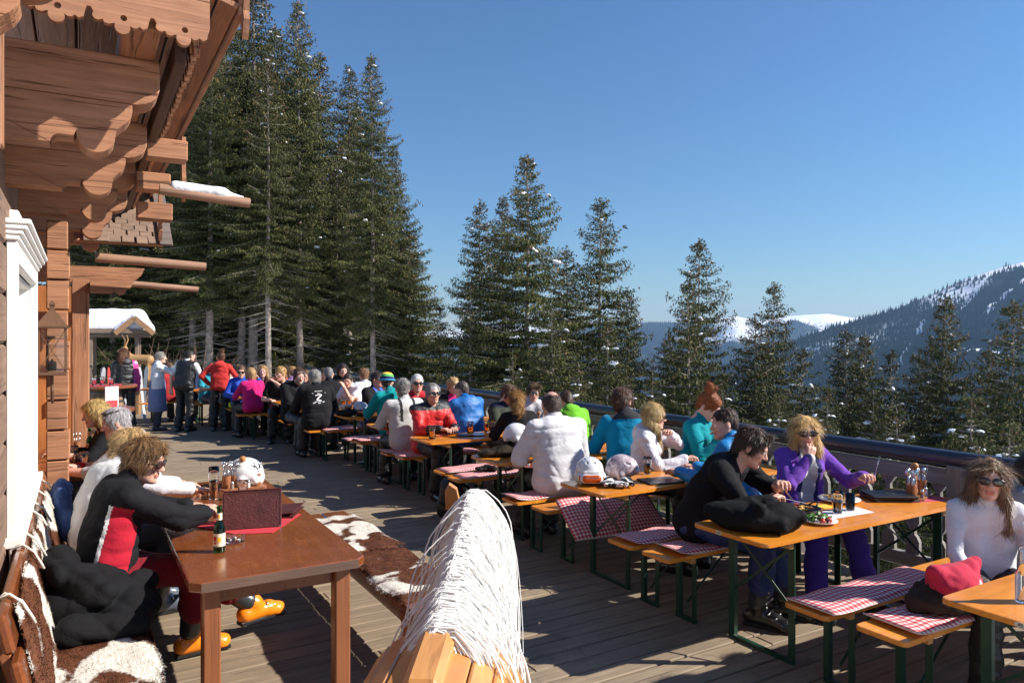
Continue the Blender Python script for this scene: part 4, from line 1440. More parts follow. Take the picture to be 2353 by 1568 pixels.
    for o in out: bpy.data.objects.remove(o)
    return ms, Ht


KINDS = {
    'tall': spruce_meshes(1, 22, 3.5, 5.2, 1.15, 46, .5, 30, .75),
    'tall2': spruce_meshes(2, 21, 3.3, 6.8, 1.1, 52, .4, 30, .8),
    'mid': spruce_meshes(3, 16, 3.9, 1.2, 1.25, 14, .5, 52, .78),
    'mid2': spruce_meshes(4, 15, 3.6, 1.0, 1.25, 8, .4, 60, .85),
    'open': spruce_meshes(5, 15, 3.4, 1.6, .95, 20, .7, 34, .7),
    'small': spruce_meshes(6, 10, 2.4, .6, 1.3, 0, .1, 28, .9),
}


def tree(kind, px, d, top_y, label, group='spruces below the terrace', base=None, rot=None, wide=1.0):
    """px: where the trunk stands across the view, d: metres away, top_y: height of its tip"""
    v = px_dir(np.array(float(px))) * d
    zt = 1.95 + (775 - top_y) / 1683.0 * d
    zb = float(gz(np.array([v[0]]), np.array([v[1]]))[0]) if base is None else base
    ms, Ht = KINDS[kind]
    t = thing('spruce_tree', label, 'tree', (v[0], v[1], zb), rnd.uniform(0, 6.28) if rot is None else rot, group)
    k = (zt - zb) / Ht
    w = (k + 1) / 2 * wide if k > .6 else k * 1.15 * wide
    w *= rnd.uniform(.86, 1.14)
    t.scale = (w, w * rnd.uniform(.9, 1.1), k)
    for nm, me in ms:
        o = link(nm, me, t)
        if nm in ('snow', 'crown', 'dead_branch', 'branch'): o['kind'] = 'stuff'
    return t


LEFT = 'tall spruces behind the terrace'
tree('tall', 690, 37, 2, 'tall spruce with long bare grey trunk in the middle of the left grove', LEFT, wide=1.0)
tree('tall2', 580, 36, -70, 'towering spruce whose tip leaves the frame beside the roof edge', LEFT, wide=1.1)
tree('tall', 858, 35, 126, 'spruce at the right end of the tall left grove', LEFT, base=-1.5, wide=.9)
tree('tall2', 800, 43, 150, 'spruce half hidden between the two tallest of the left grove', LEFT)
tree('tall', 480, 34, 60, 'spruce rising just right of the chalet roof', LEFT, wide=1.1)
tree('tall2', 440, 35, 175, 'spruce with pale straight trunk behind the gutter poles', LEFT)
tree('tall2', 470, 38, 230, 'spruce with slim trunk just right of the pale trunk', LEFT)
tree('tall2', 415, 40, 180, 'spruce standing behind the wooden gutters', LEFT)
tree('tall', 556, 36, 130, 'spruce with thick trunk behind the woman in red', LEFT)
tree('tall2', 616, 33, 130, 'spruce with thin trunk left of the long bare trunk', LEFT)
tree('mid', 770, 40, 330, 'leafy spruce filling the grove above the seated men in black', LEFT, base=-1.2, wide=.8)
tree('mid', 900, 38, 330, 'spruce leaning out at the right foot of the left grove', LEFT, base=-2.5, wide=.72)
tree('mid2', 940, 38, 520, 'low spruce at the gap between the two groves', LEFT)
BACKL = 'back row of the left grove'
back = [(360, 46, 90, 0), (520, 52, -20, 0), (640, 55, 60, 0), (740, 54, 120, 0), (300, 42, 150, 1), (240, 44, 80, 1), (420, 58, 30, 0), (560, 62, 60, 1), (690, 64, 130, 1), (820, 60, 240, 1), (340, 36, 330, 2), (600, 70, 120, 2), (480, 68, 100, 2),
        (260, 34, 420, 2), (215, 38, 300, 2), (300, 52, 260, 2), (380, 50, 300, 2), (450, 46, 330, 2), (530, 47, 380, 2), (585, 50, 330, 2), (650, 47, 400, 2), (720, 49, 380, 2), (780, 52, 400, 2), (850, 54, 430, 2), (910, 56, 470, 2), (400, 64, 380, 3), (500, 60, 400, 3), (620, 64, 420, 3), (690, 60, 430, 3), (330, 62, 350, 3), (270, 60, 350, 3), (770, 66, 450, 3), (210, 50, 330, 3)]
for j, (px, d, ty, k) in enumerate(sorted(back)):
    kd = ('tall', 'tall2', 'mid', 'mid2')[k]
    tree(kd, px, d, ty, 'spruce deep in the shaded grove behind the front trunks', BACKL, wide=1.25)
CEN = 'spruces in the middle distance beyond the railing'
tree('mid', 1212, 34, 358, 'tallest spruce of the central group beyond the railing', CEN, wide=1.05)
tree('mid2', 1104, 36, 452, 'spruce at the left end of the central group', CEN, wide=1.15)
tree('mid', 1152, 40, 448, 'narrow spruce behind the tallest of the central group', CEN, wide=.85)
tree('open', 1377, 36, 455, 'open branched spruce right of the tallest central one', CEN, wide=1.2)
tree('mid2', 1440, 42, 655, 'low spruce right of the open branched one', CEN)
tree('mid2', 1300, 40, 560, 'spruce filling the gap under the open branched one', CEN)
tree('small', 1393, 27, 730, 'young spruce with thin pale trunk before the central group', CEN)
tree('small', 1270, 30, 690, 'small spruce at the foot of the tallest central one', CEN)
tree('small', 1080, 33, 640, 'small spruce at the left foot of the central group', CEN)
tree('small', 1010, 40, 700, 'small spruce in the gap between the two groves', CEN)
tree('open', 1605, 36, 548, 'slender spruce standing alone above the red haired woman', 'spruces beyond the railing on the right', wide=1.0)
tree('small', 1583, 31, 640, 'olive green spruce in front of the slender lone one', 'spruces beyond the railing on the right', wide=1.0)
tree('mid2', 1540, 42, 760, 'dark low spruce left of the slender lone one', 'spruces beyond the railing on the right')
RG = 'spruces beyond the railing on the right'
tree('open', 1776, 38, 648, 'slim topped spruce left of the forested mountain', RG, wide=.95)
tree('mid2', 1732, 35, 715, 'bushy spruce beside the slim topped one', RG)
tree('small', 1845, 32, 800, 'olive spruce right of the slim topped one', RG)
tree('mid2', 1945, 40, 745, 'spruce left of a close pair before the mountain', RG)
tree('mid', 1988, 42, 768, 'spruce right of a close pair before the mountain', RG, wide=.9)
tree('small', 2048, 40, 800, 'small pointed spruce before the mountain', RG)
tree('mid', 2165, 34, 678, 'dense dark spruce standing tallest before the mountain', RG, wide=.95)
tree('mid2', 2110, 36, 800, 'spruce at the left foot of the dense dark one', RG)
tree('open', 2325, 30, 690, 'open spruce at the right edge of the view', RG, wide=.9)
tree('mid2', 2270, 34, 790, 'spruce between the dense dark one and the right edge', RG)
ORD = ['first', 'second', 'third', 'fourth', 'fifth', 'sixth', 'seventh', 'eighth', 'ninth', 'tenth', 'eleventh', 'last']
for j, (px, d, ty) in enumerate(sorted(((1660, 33, 850), (1500, 30, 850), (1900, 29, 880), (2010, 30, 890), (2230, 27, 900), (2060, 27, 930), (1790, 28, 900), (2400, 30, 760), (1440, 26, 860), (1180, 27, 800), (1330, 25, 830), (2320, 24, 960)))):
    tree('small', px, d, ty, 'low bushy spruce close below the railing, %s from the left' % ORD[j], 'low spruces just below the railing', wide=1.1)
# ------------------------------------------------------------ beer tables and benches
ORX = wood('orange_varnished_pine', (.80, .30, .028), (.62, .19, .015), 0, 16, .32, .35, .25, .12, stain=(.42, .13, .015), scratch=.5)
BLK = wood('pale_bearer', (.66, .36, .12), (.5, .25, .08), 0, 20, .5)
GREEN = mat((.006, .045, .025), .4, .15, 8, name='green_steel', coat=.2)


def beer_set(name, L, W, Hh, th, insx, legw):
    """parts of a folding beer table or bench, origin on the floor under its middle"""
    out = []
    b = MB(); c_ = .045 if W > .4 else .03
    hl, hw = L / 2, W / 2
    poly = [(-hl + c_, -hw), (hl - c_, -hw)] + arc(hl - c_, -hw + c_, c_, -90, 0, 4) + arc(hl - c_, hw - c_, c_, 0, 90, 4) + arc(-hl + c_, hw - c_, c_, 90, 180, 4) + arc(-hl + c_, -hw + c_, c_, 180, 270, 4)
    b.prism(poly, th, 'z', (0, 0, Hh - th / 2))
    me = b.mesh('tabletop' if W > .4 else 'seat', ORX)
    out.append(('tabletop' if W > .4 else 'seat', me, 1))
    for s in (-1, 1):
        x = s * (hl - insx)
        for t in (-1, 1):
            b = MB(); yy_ = t * (hw - .055)
            b.box((x, yy_, (Hh - th) / 2), (.008, legw, Hh - th)); b.box((x - s * .012, yy_ - t * legw / 2, (Hh - th) / 2), (.03, .006, Hh - th))
            out.append(('leg', b.mesh('leg', GREEN), 0))
        b = MB(); b.box((x, 0, .012), (.03, W - .09, .024)); out.append(('foot_bar', b.mesh('foot_bar', GREEN), 0))
        b = MB(); b.box((x, 0, Hh - th - .05), (.008, W - .1, .04)); out.append(('crossbar', b.mesh('crossbar', GREEN), 0))
        b = MB(); b.box((x + s * .03 - s * .0, 0, Hh - th - .024), (.04, W - .06, .045), None, 0, .004); out.append(('bearer', b.mesh('bearer', BLK), 0))
        b = MB(); hz_ = Hh - th
        if W > .4:
            b.bar((x - s * .012, -hw + .07, hz_ - .06), (x - s * .012, hw - .07, .32), .004, .018); b.bar((x - s * .02, hw - .07, hz_ - .06), (x - s * .02, -hw + .07, .32), .004, .018)
        b.bar((x - s * .01, 0, hz_ - .30 if W > .4 else .12), (x - s * .42, 0, hz_ - .015), .014, .006)
        out.append(('brace', b.mesh('brace', GREEN), 0))
    return out


TABP = beer_set('beer_table', 2.15, .58, .77, .028, .30, .045)
BENP = beer_set('beer_bench', 2.15, .27, .49, .028, .30, .035)


def furn(kind, label, x, y, group, rz=0):
    t = thing('beer_table' if kind == 't' else 'beer_bench', label, 'table' if kind == 't' else 'bench', (x, y, 0), R_(rz), group)
    for nm, me, bv in (TABP if kind == 't' else BENP):
        o = link(nm, me, t)
        if bv:
            m = o.modifiers.new('edge', 'BEVEL'); m.width = .007; m.segments = 2; m.limit_method = 'ANGLE'
    return t


TY = [1.60, 3.16, 4.68, 6.26, 7.85, 9.38, 10.82, 12.15, 13.75, 15.2, 16.6]
TLAB = ['orange beer table at the lower right corner with an empty glass bottle', 'orange beer table laid with meals and a cutlery caddy', 'orange beer table with two ski helmets at its end', 'orange beer table under the brown jacket and white helmet',
        'orange beer table where the man in the red jacket sits', 'orange beer table with two dark menus behind the red jacket', 'orange beer table with a silver helmet and beer mugs', 'orange beer table behind the silver helmet',
        'orange beer table beside the bearded man in black', 'orange beer table near the woman in pink', 'farthest orange beer table near the grove']
for i, (y_, l_) in enumerate(zip(TY, TLAB)):
    furn('t', l_, 4.44 + (.0 if i < 7 else -.3 if i < 9 else -.75), y_, 'orange beer tables in a row')
BB = []
near_of = ['corner table with the glass bottle', 'table laid with meals', 'table with the two helmets', 'table under the brown jacket', 'red jacket man\'s table', 'table with two dark menus', 'table with beer mugs', 'table behind the silver helmet', 'bearded man\'s table', 'pink woman\'s table', 'farthest table']
for i, y_ in enumerate(TY):
    xx = 4.42 + (.0 if i < 7 else -.3 if i < 9 else -.75)
    if i > 0: furn('b', 'beer bench on the near side of the ' + near_of[i], xx - .02 + .03 * math.sin(i * 2), y_ - .56, 'orange beer benches')
    furn('b', 'beer bench on the far side of the ' + near_of[i], xx + .02 + .04 * math.sin(i * 3 + 1) - (.02 if i else 0), y_ + .60, 'orange beer benches')
# a second row of tables on the left at the far end of the terrace
for i, (x_, y_, l_) in enumerate(((2.2, 18.9, 'orange beer table behind the woman taking a picture'), (3.1, 18.2, 'orange beer table behind the woman in the red hoodie'))):
    furn('t', l_, x_, y_, 'orange beer tables at the far end')
    furn('b', 'beer bench in front of the ' + l_[7:], x_, y_ - .6, 'orange beer benches at the far end')

GING = gingham((.50, .03, .045)); HEM = fabric((.62, .50, .46))


def cushion(label, x, y, L=.95, W=.29, rz=0, z=.49, curl=(0, 0), hang=0, rx=0):
    """padded seat cushion, curl lifts its two short ends"""
    nx, ny = 22, 8
    V = []; F = []
    rs = np.random.RandomState(int(abs(x * 77 + y * 31)))
    for side in (1, 0):
        for i in range(nx + 1):
            for j in range(ny + 1):
                u = i / nx - .5; w = j / ny - .5
                e = (1 - (2 * abs(u)) ** 10) * (1 - (2 * abs(w)) ** 8)
                zz = .004 + side * (.006 + .018 * e)
                up = curl[0] * max(0, -u - .3) ** 2 * 25 + curl[1] * max(0, u - .3) ** 2 * 25
                up += .004 * math.sin(i * .9 + y) * (side)
                yy_ = w * W
                zz += up
                if hang:
                    t = w * W + W / 2
                    if t > .11: zz -= (t - .11) * .9; yy_ = -W / 2 + .11 + (t - .11) * .45; yy_ = -yy_ if hang < 0 else yy_
                V.append((u * L, yy_, zz))
    n1 = (nx + 1) * (ny + 1); a = np.arange(n1).reshape(nx + 1, ny + 1)
    q = np.stack([a[:-1, :-1], a[1:, :-1], a[1:, 1:], a[:-1, 1:]], -1).reshape(-1, 4)
    Fs = [q, q[:, ::-1] + n1]
    bd = np.concatenate([a[:, 0], a[-1, 1:], a[::-1, -1][1:], a[0, ::-1][1:-1]])
    nb = np.roll(bd, -1)
    Fs.append(np.stack([nb, bd, bd + n1, nb + n1], -1))
    o = qmesh('seat_cushion', [(np.array(V), np.concatenate(Fs), np.array([0] * len(q) * 2 + [1] * len(bd)))], [GING, HEM], None, (x, y, z), (R_(rx), 0, R_(rz)))
    return tag(o, label, 'cushion', 'red gingham seat cushions')


def by(i, far): return TY[i] + (.60 if far else -.56)


cushion('long red gingham cushion on the bench beside the girl with the pink bag', 3.95, by(1, 0) - .01, 1.15, .30, 1, curl=(.010, 0))
cushion('red gingham cushion under the left part of the pink bag', 3.82, by(0, 1), .62, .30, -3, curl=(.015, 0))
cushion('red gingham cushion on the bench left of the man in black', 3.72, by(2, 0) + .0, .75, .29, 2, curl=(.02, .02))
cushion('red gingham cushion the man in black sits on', 3.86, by(1, 1) - .01, .85, .29, -2, curl=(.03, 0))
cushion('red gingham cushion the woman in purple sits on', 4.85, by(1, 1), .9, .29, 0)
cushion('red gingham cushion hanging down off the bench under the helmet table', 3.98, by(2, 1) - .235, .95, .44, -4, z=.415, rx=38)
cushion('red gingham cushion under the man in the white sweater', 3.72, by(3, 0) + .01, .8, .29, 0, curl=(.03, 0))
cushion('pale lit gingham cushion on the bench left of the brown jacket', 3.95, by(4, 0), 1.1, .29, 1)
cushion('pale lit gingham cushion on the far bench of the brown jacket table', 3.9, by(3, 1), 1.0, .29, -1)
for i, far in ((4, 1), (5, 0), (5, 1), (6, 0), (6, 1), (7, 0), (7, 1), (8, 0), (8, 1)):
    cushion('gingham cushion on the bench on the %s side of the %s' % ('far' if far else 'near', near_of[i]), 3.85 + .05 * math.sin(i * 5 + far), by(i, far), 1.1, .29, 2 * math.sin(i), curl=(.01 * (i % 3), 0))

# ------------------------------------------------------------ rustic brown table and benches by the wall
BRX = wood('brown_table_x', (.27, .078, .022), (.17, .046, .013), 0, 12, .24, .6, .18, .06, scratch=.4)
BRY = wood('brown_table_y', (.27, .078, .022), (.17, .046, .013), 1, 12, .22, .6, .18, .06, scratch=.4)
BRZ = wood('brown_leg_z', (.36, .13, .05), (.23, .075, .028), 2, 26, .45, .25, .3, .2)
ENDG = wood('dark_end_grain', (.17, .10, .07), (.09, .05, .035), 0, 60, .7, 0, .5, .4)
t = thing('rustic_table', 'dark brown varnished wooden table with chamfered corners by the chalet wall', 'table', (.89, 5.12, 0))


def chamf(hx, hy, c):
    return [(-hx + c, -hy), (hx - c, -hy), (hx, -hy + c), (hx, hy - c), (hx - c, hy), (-hx + c, hy), (-hx, hy - c), (-hx, -hy + c)]


b = MB(); b.prism(chamf(.44, 1.33, .05), .05, 'z', (0, 0, .745))
top = b.build('tabletop', BRY, t); m = top.modifiers.new('edge', 'BEVEL'); m.width = .008; m.segments = 3
b = MB(); b.box((0, -1.333, .745), (.78, .006, .044)); b.build('end_grain', ENDG, top)
for sx in (-1, 1):
    for sy in (-1, 1):
        b = MB(); b.box((sx * .33, sy * 1.19 - (.02 if sy < 0 else 0), .36), (.085, .085, .72), None, 0, .008); b.build('leg', BRZ, t)
for s_ in (-1, 1):
    b = MB(); b.box((0, s_ * 1.19, .67), (.58, .03, .09), None, 0, .004); b.build('apron', BRX, t)
    b = MB(); b.box((s_ * .33, 0, .67), (.03, 2.28, .09), None, 0, .004); b.build('apron', BRY, t)


def hide(label, outline_seed, sx, sy, loc, rot=(0, 0, 0), thr=.5, bend=None, group='cowhide covers', sc=(1, 1, 1), nst=5000):
    """cow skin: irregular outline, thickness, short fur"""
    nx = int(sx / .025) + 2; ny = int(sy / .025) + 2
    V = []
    for s in (1, 0):
        for i in range(nx + 1):
            for j in range(ny + 1):
                u = 2 * i / nx - 1; w = 2 * j / ny - 1
                k = 1 + .05 * math.sin(5 * w + outline_seed) * abs(u) + .0
                kk = 1 + .035 * math.sin(6 * u + outline_seed * 2) * abs(w)
                V.append((u * sx / 2 * k, w * sy / 2 * kk, s * .016 * (1 - max(abs(u), abs(w)) ** 14) + .004 * math.sin(7 * u + outline_seed) * math.cos(6 * w) * s))
    V = np.array(V)
    n1 = (nx + 1) * (ny + 1); a = np.arange(n1).reshape(nx + 1, ny + 1)
    q = np.stack([a[:-1, :-1], a[1:, :-1], a[1:, 1:], a[:-1, 1:]], -1).reshape(-1, 4)
    bd = np.concatenate([a[:, 0], a[-1, 1:], a[::-1, -1][1:], a[0, ::-1][1:-1]]); nb = np.roll(bd, -1)
    F = np.concatenate([q, q[:, ::-1] + n1, np.stack([nb, bd, bd + n1, nb + n1], -1)])
    if bend is not None: V = bend(V)
    N = vnorm(V, F)
    topv = V[:n1]
    sv, sf = strands(topv, F, N[:n1], nst, .020, .0013, (.5, -1, 0), 3 + int(outline_seed), .004, .6)
    ed = V[bd]; ev, ef = strands(ed, F, N[bd], 900, .024, .0014, (0, 0, .2), 9, .005, 1.0)
    out = (ed - V.mean(0))
    return tag(qmesh('cowhide', [(V, F, 0), (sv, sf, 0), (ev, ef, 0)], [cowhide(thr, outline_seed, sc)], None, loc, rot), label, 'cowhide', group)


# wall bench with backrest
t = thing('wall_bench', 'brown wooden bench with slatted backrest along the chalet wall', 'bench', (0, 4.85, 0))
for j in range(3):
    b = MB(); b.box((-.02 + j * .135, 0, .445), (.13, 3.3, .035), None, 0, .006); b.build('seat_plank', BRY, t)
b = MB(); b.box((.30, 0, .42), (.03, 3.3, .085), None, 0, .006); b.build('front_rail', BRY, t)
for j, (z_, x_, h_) in enumerate(((.875, -.235, .15), (.70, -.19, .14))):
    b = MB(); b.box((x_, 0, z_), (.04, 3.3, h_), (0, -.22, 0), 0, .012); b.build('back_slat', BRY, t)
for yy_ in (-1.5, -.5, .5, 1.5):
    b = MB(); b.bar((-.12, yy_, .3), (-.29, yy_, .93), .07, .04, 0, .006); b.build('back_post', BRZ, t)
    for x_ in (-.1, .26):
        b = MB(); b.box((x_, yy_, .21), (.07, .07, .42), None, 0, .006); b.build('leg', BRZ, t)


def over_back(V):
    """drape: local x runs down the front of the backrest"""
    x = V[:, 0].copy(); z = V[:, 2].copy()
    out = V.copy()
    s = x + .30
    out[:, 0] = s * .22 + z * .97 + .018
    out[:, 2] = -s * .975 + z * .22 - .0
    return out


hide('brown and white cowhide tied over the near end of the bench backrest', 1.0, .62, .92, (-.222, 3.80, .905), bend=over_back, thr=.47, sc=(1.2, .8, 1.2))
hide('cowhide tied over the middle of the bench backrest', 4.0, .60, .85, (-.222, 4.78, .905), bend=over_back, thr=.52, sc=(1.2, .8, 1.2))
hide('white cowhide tied over the far end of the bench backrest', 7.0, .55, .6, (-.222, 5.85, .905), bend=over_back, thr=.60)
CORD = mat((.62, .58, .5), .9, .1, 20, name='cord')
for j, yy_ in enumerate((3.40, 4.18, 4.42, 4.98, 5.22, 5.62, 6.05)):
    b = MB(); b.tube([(-.150, yy_, .84), (-.19, yy_, .925), (-.235, yy_ + .01, .965), (-.285, yy_ + .015, .945), (-.285, yy_ + .02, .86)], .006, 6)
    b.tube([(-.155, yy_ + .02, .85), (-.195, yy_ + .015, .93), (-.25, yy_ + .02, .968), (-.29, yy_ + .03, .93)], .005, 6)
    tag(b.build('tie_cord', CORD, smooth=True), 'white cord tying a cowhide to the backrest, %s from the near end' % ORD[j], 'cord', 'cords on the bench backrest')
hide('large white cowhide with brown speckled edge on the near bench seat', 2.3, .44, 1.05, (.08, 3.80, .468), thr=.50, sc=(1, .8, 1), nst=8000)
hide('folded white cowhide on the bench seat beside the black jacket', 5.5, .36, .42, (.10, 4.55, .470), thr=.62)
# right hand rustic bench
t = thing('rustic_bench', 'low dark brown bench with cowhide seat on the open side of the table', 'bench', (1.76, 4.95, 0))
for j in range(2):
    b = MB(); b.box((-.105 + j * .21, 0, .435), (.205, 2.5, .045), None, 0, .01); b.build('seat_plank', BRY, t)
for yy_ in (-1.12, 1.05):
    b = MB(); b.box((0, yy_, .385), (.42, .09, .06), None, 0, .006); b.build('cross_rail', BRX, t)
    for x_ in (-.17, .17):
        b = MB(); b.box((x_, yy_, .19), (.075, .075, .38), None, 0, .006); b.build('leg', BRZ, t)
b = MB(); b.box((0, 0, .20), (.03, 2.1, .07)); b.build('stretcher', BRY, t)
hide('brown patched cowhide on the near half of the open bench', 3.1, .43, 1.05, (1.76, 4.38, .46), thr=.43, sc=(.7, 1.5, 1), nst=8000)
hide('white cowhide with tan patches on the far half of the open bench', 6.4, .43, 1.05, (1.78, 5.48, .46), thr=.55, sc=(1, 1.2, 1), nst=8000)
# second brown table beyond the log corner
t = thing('corner_table', 'brown wooden table tucked behind the log corner with drinks on it', 'table', (-.03, 8.25, 0))
b = MB(); b.prism(chamf(.37, .95, .03), .05, 'z', (0, 0, .745)); top = b.build('tabletop', BRY, t); m = top.modifiers.new('edge', 'BEVEL'); m.width = .008; m.segments = 2
for sx in (-1, 1):
    for sy in (-1, 1):
        b = MB(); b.box((sx * .28, sy * .8, .36), (.08, .08, .72), None, 0, .006); b.build('leg', BRZ, t)
t = thing('corner_bench', 'plain brown bench under the grey haired man', 'bench', (.55, 7.6, 0))
b = MB(); b.box((0, 0, .44), (.30, 2.4, .045), None, 0, .008); b.build('seat', BRY, t)
for yy_ in (-1.05, 1.05):
    b = MB(); b.box((0, yy_, .21), (.26, .07, .42), None, 0, .006); b.build('leg', BRZ, t)
# barrel tables
BAR = wood('barrel_oak', (.36, .22, .12), (.22, .13, .07), 2, 24, .6)
IRON = mat((.14, .13, .12), .5, .2, metal=.8, name='hoop_iron')


def barrel_table(label, x, y, zt, rt_):
    t = thing('barrel_table', label, 'table', (x, y, 0), 0, 'barrel tables')
    n = 18; Hb = zt - .05
    for k in range(n):
        b = MB(); a0, a1 = 2 * sp * (k + .03) / n, 2 * sp * (k + .97) / n
        V = []; zs = np.linspace(0, Hb, 7)
        for z in zs:
            r = .25 + .075 * math.sin(sp * z / Hb)
            for rr_ in (r, r - .025):
                for a in (a0, a1): V.append((rr_ * math.cos(a), rr_ * math.sin(a), z))
        F = []
        for i in range(6):
            o = i * 4
            F += [(o, o + 1, o + 5, o + 4), (o + 3, o + 2, o + 6, o + 7), (o + 1, o + 3, o + 7, o + 5), (o + 2, o, o + 4, o + 6)]
        F += [(0, 2, 3, 1), (24, 25, 27, 26)]
        b.add(V, F); b.build('stave', BAR, t)
    for z in (.07, .22, Hb - .22, Hb - .07):
        r = .25 + .075 * math.sin(sp * z / Hb)
        b = MB(); b.lathe([(r + .004, z - .02), (r + .010, z - .018), (r + .010, z + .018), (r + .004, z + .02)], 24); b.build('hoop', IRON, t)
    b = MB(); b.lathe([(0, zt - .05), (rt_ - .02, zt - .05), (rt_, zt - .035), (rt_, zt - .012), (rt_ - .012, zt), (0, zt)], 36); b.build('tabletop', BRX, t, auto=30)


barrel_table('round topped barrel table beside the porch post', .22, 11.3, 1.0, .43)
barrel_table('taller round barrel table with a red cloth farther back', .34, 14.3, 1.14, .52)

# ------------------------------------------------------------ wooden horse with string mane
HO = np.array((.866, 1.869)); HD = np.array((.561, .828)); HS = np.array((.828, -.561))
HOW = wood('honey_pine', (.62, .30, .09), (.48, .20, .05), 1, 18, .35, .35, .2, .12)
HOZ = wood('honey_pine_z', (.62, .30, .09), (.48, .20, .05), 2, 18, .35, .35, .2, .12)
horse = thing('wooden_horse', 'honey coloured wooden horse with slatted back and white string mane in the foreground', 'wooden horse', (HO[0], HO[1], 0), math.atan2(-HD[0], HD[1]))
n = 22
for k in range(n):   # local y forward, z up
    a = 2 * sp * k / n
    b = MB(); b.box((0, 0, 0), (.064, 1.25, .022), None, 0, .005)
    b.build('slat', HOW, horse, loc=(.235 * math.sin(a), -.52, .86 + .235 * math.cos(a)), rot=(0, a, 0))
for yy_ in (-1.14, .085):
    b = MB(); b.lathe([(0, -.012), (.222, -.012), (.222, .012), (0, .012)], 24, (0, yy_, .86), (R_(90), 0, 0)); b.build('end_disc', HOZ, horse)
neck = [(-.12, 1.05), (-.02, 1.115), (.10, 1.14), (.40, 1.225), (.62, 1.285), (.78, 1.315), (.86, 1.30), (.93, 1.25), (.90, 1.17), (.80, 1.10), (.55, .98), (.30, .86), (.12, .80), (-.02, .85)]
b = MB(); b.prism(neck, .075, 'x'); nk = b.build('neck', HOW, horse); m = nk.modifiers.new('edge', 'BEVEL'); m.width = .012; m.segments = 3; m.limit_method = 'ANGLE'
b = MB(); b.box((0, -.14, 1.09), (.10, .30, .095), (R_(6), 0, 0), 0, .02); b.build('withers_block', HOW, horse)
v, f = solid([C((0, .84, 1.24), (0, 1.02, 1.12), .075, .055), C((0, 1.02, 1.12), (0, 1.07, 1.08), .055, .05), C((0, .8, 1.24), (0, .7, 1.15), .07, .06)], .012, .03)
qmesh('head', [(v, f, 0)], [HOW], horse)
for s in (-1, 1):
    b = MB(); b.prism([(-.03, 0), (.03, 0), (.026, .075), (.0, .10), (-.02, .075)], .03, 'y', (s * .05 - .035, .86, 1.275 if s < 0 else 1.2), rot=(R_(8), s * .15, 0)); b.build('ear', HOW, horse)
for sx in (-1, 1):
    for yy_ in (-1.0, -.02):
        b = MB(); b.bar((sx * .13, yy_, .72), (sx * .21, yy_ * 1.08, 0), .07, .07, 0, .01); b.build('leg', HOZ, horse)
v, f = solid([C((0, -.02, 1.085), (0, .72, 1.28), .066, .062), C((0, .72, 1.28), (0, .86, 1.21), .062, .05), C((0, .02, .96), (0, .6, 1.10), .085, .08)], .014, .04)
qmesh('mane_backing', [(v, f, 0)], [fabric((.70, .68, .63))], horse)
rs = np.random.RandomState(4)
mb = MB()
crest = np.array([(-.03, 1.13), (.06, 1.155), (.2, 1.19), (.4, 1.25), (.6, 1.315), (.74, 1.345), (.82, 1.33), (.87, 1.29), (.90, 1.23)])
for q in range(6800):
    s = rs.rand(); i = s * (len(crest) - 1); i0 = int(i); fr = i - i0
    c = crest[i0] * (1 - fr) + crest[min(i0 + 1, len(crest) - 1)] * fr
    sd = 1 if rs.rand() < .58 else -1
    L = rs.uniform(.34, .62) if sd > 0 else rs.uniform(.28, .52)
    tp = 1 - .38 * float(np.clip((c[0] - .35) / .5, 0, 1)); o = (rs.uniform(.07, .145) if sd > 0 else rs.uniform(.035, .085)) * tp + (.03 if c[0] < .2 else 0)
    y0 = c[0] + rs.normal(0, .012)
    drift = rs.normal(-.09, .03) + (.10 if c[0] > .8 else 0) * rs.rand()
    stray = rs.rand() < .035
    if stray: o += rs.uniform(.03, .10)
    top_ = c[1] + rs.uniform(0, .022)
    p = []
    ph = rs.uniform(0, 6.28); am = rs.uniform(.001, .007); ex = rs.uniform(2.6, 4.4) if sd > 0 else rs.uniform(1.8, 2.8)
    for t_ in np.linspace(0, 1, 10):
        p.append((sd * (-.012 + (o + .012 + rs.normal(0, .001)) * (1 - (1 - t_) ** ex)) + am * math.sin(ph + 7 * t_) * t_, y0 + drift * t_ + am * math.cos(ph + 6 * t_) * t_, top_ + .016 * math.sin(min(1, t_ * 4) * sp) - L * t_ ** 1.55))
    r = rs.uniform(.0021, .0037)
    mb.tube(p, [r] * 9 + [r * (1.25 if rs.rand() < .3 else .9)], 4, caps=False)
mane = mb.build('mane', mat((.86, .84, .80), .9, .05, 30, .3, 300, name='cotton_string', spec=.2), horse, smooth=True)
mane['kind'] = 'stuff'
# ------------------------------------------------------------ things on the tables
GL = glassm((.97, .98, .98), 0.0, 'clear_glass')
STEEL = mat((.62, .62, .63), .18, .05, metal=1, name='steel')
TT = .771
BLKLEA = mat((.012, .012, .014), .35, .2, 10, .25, 120, name='black_leatherette', coat=.2)


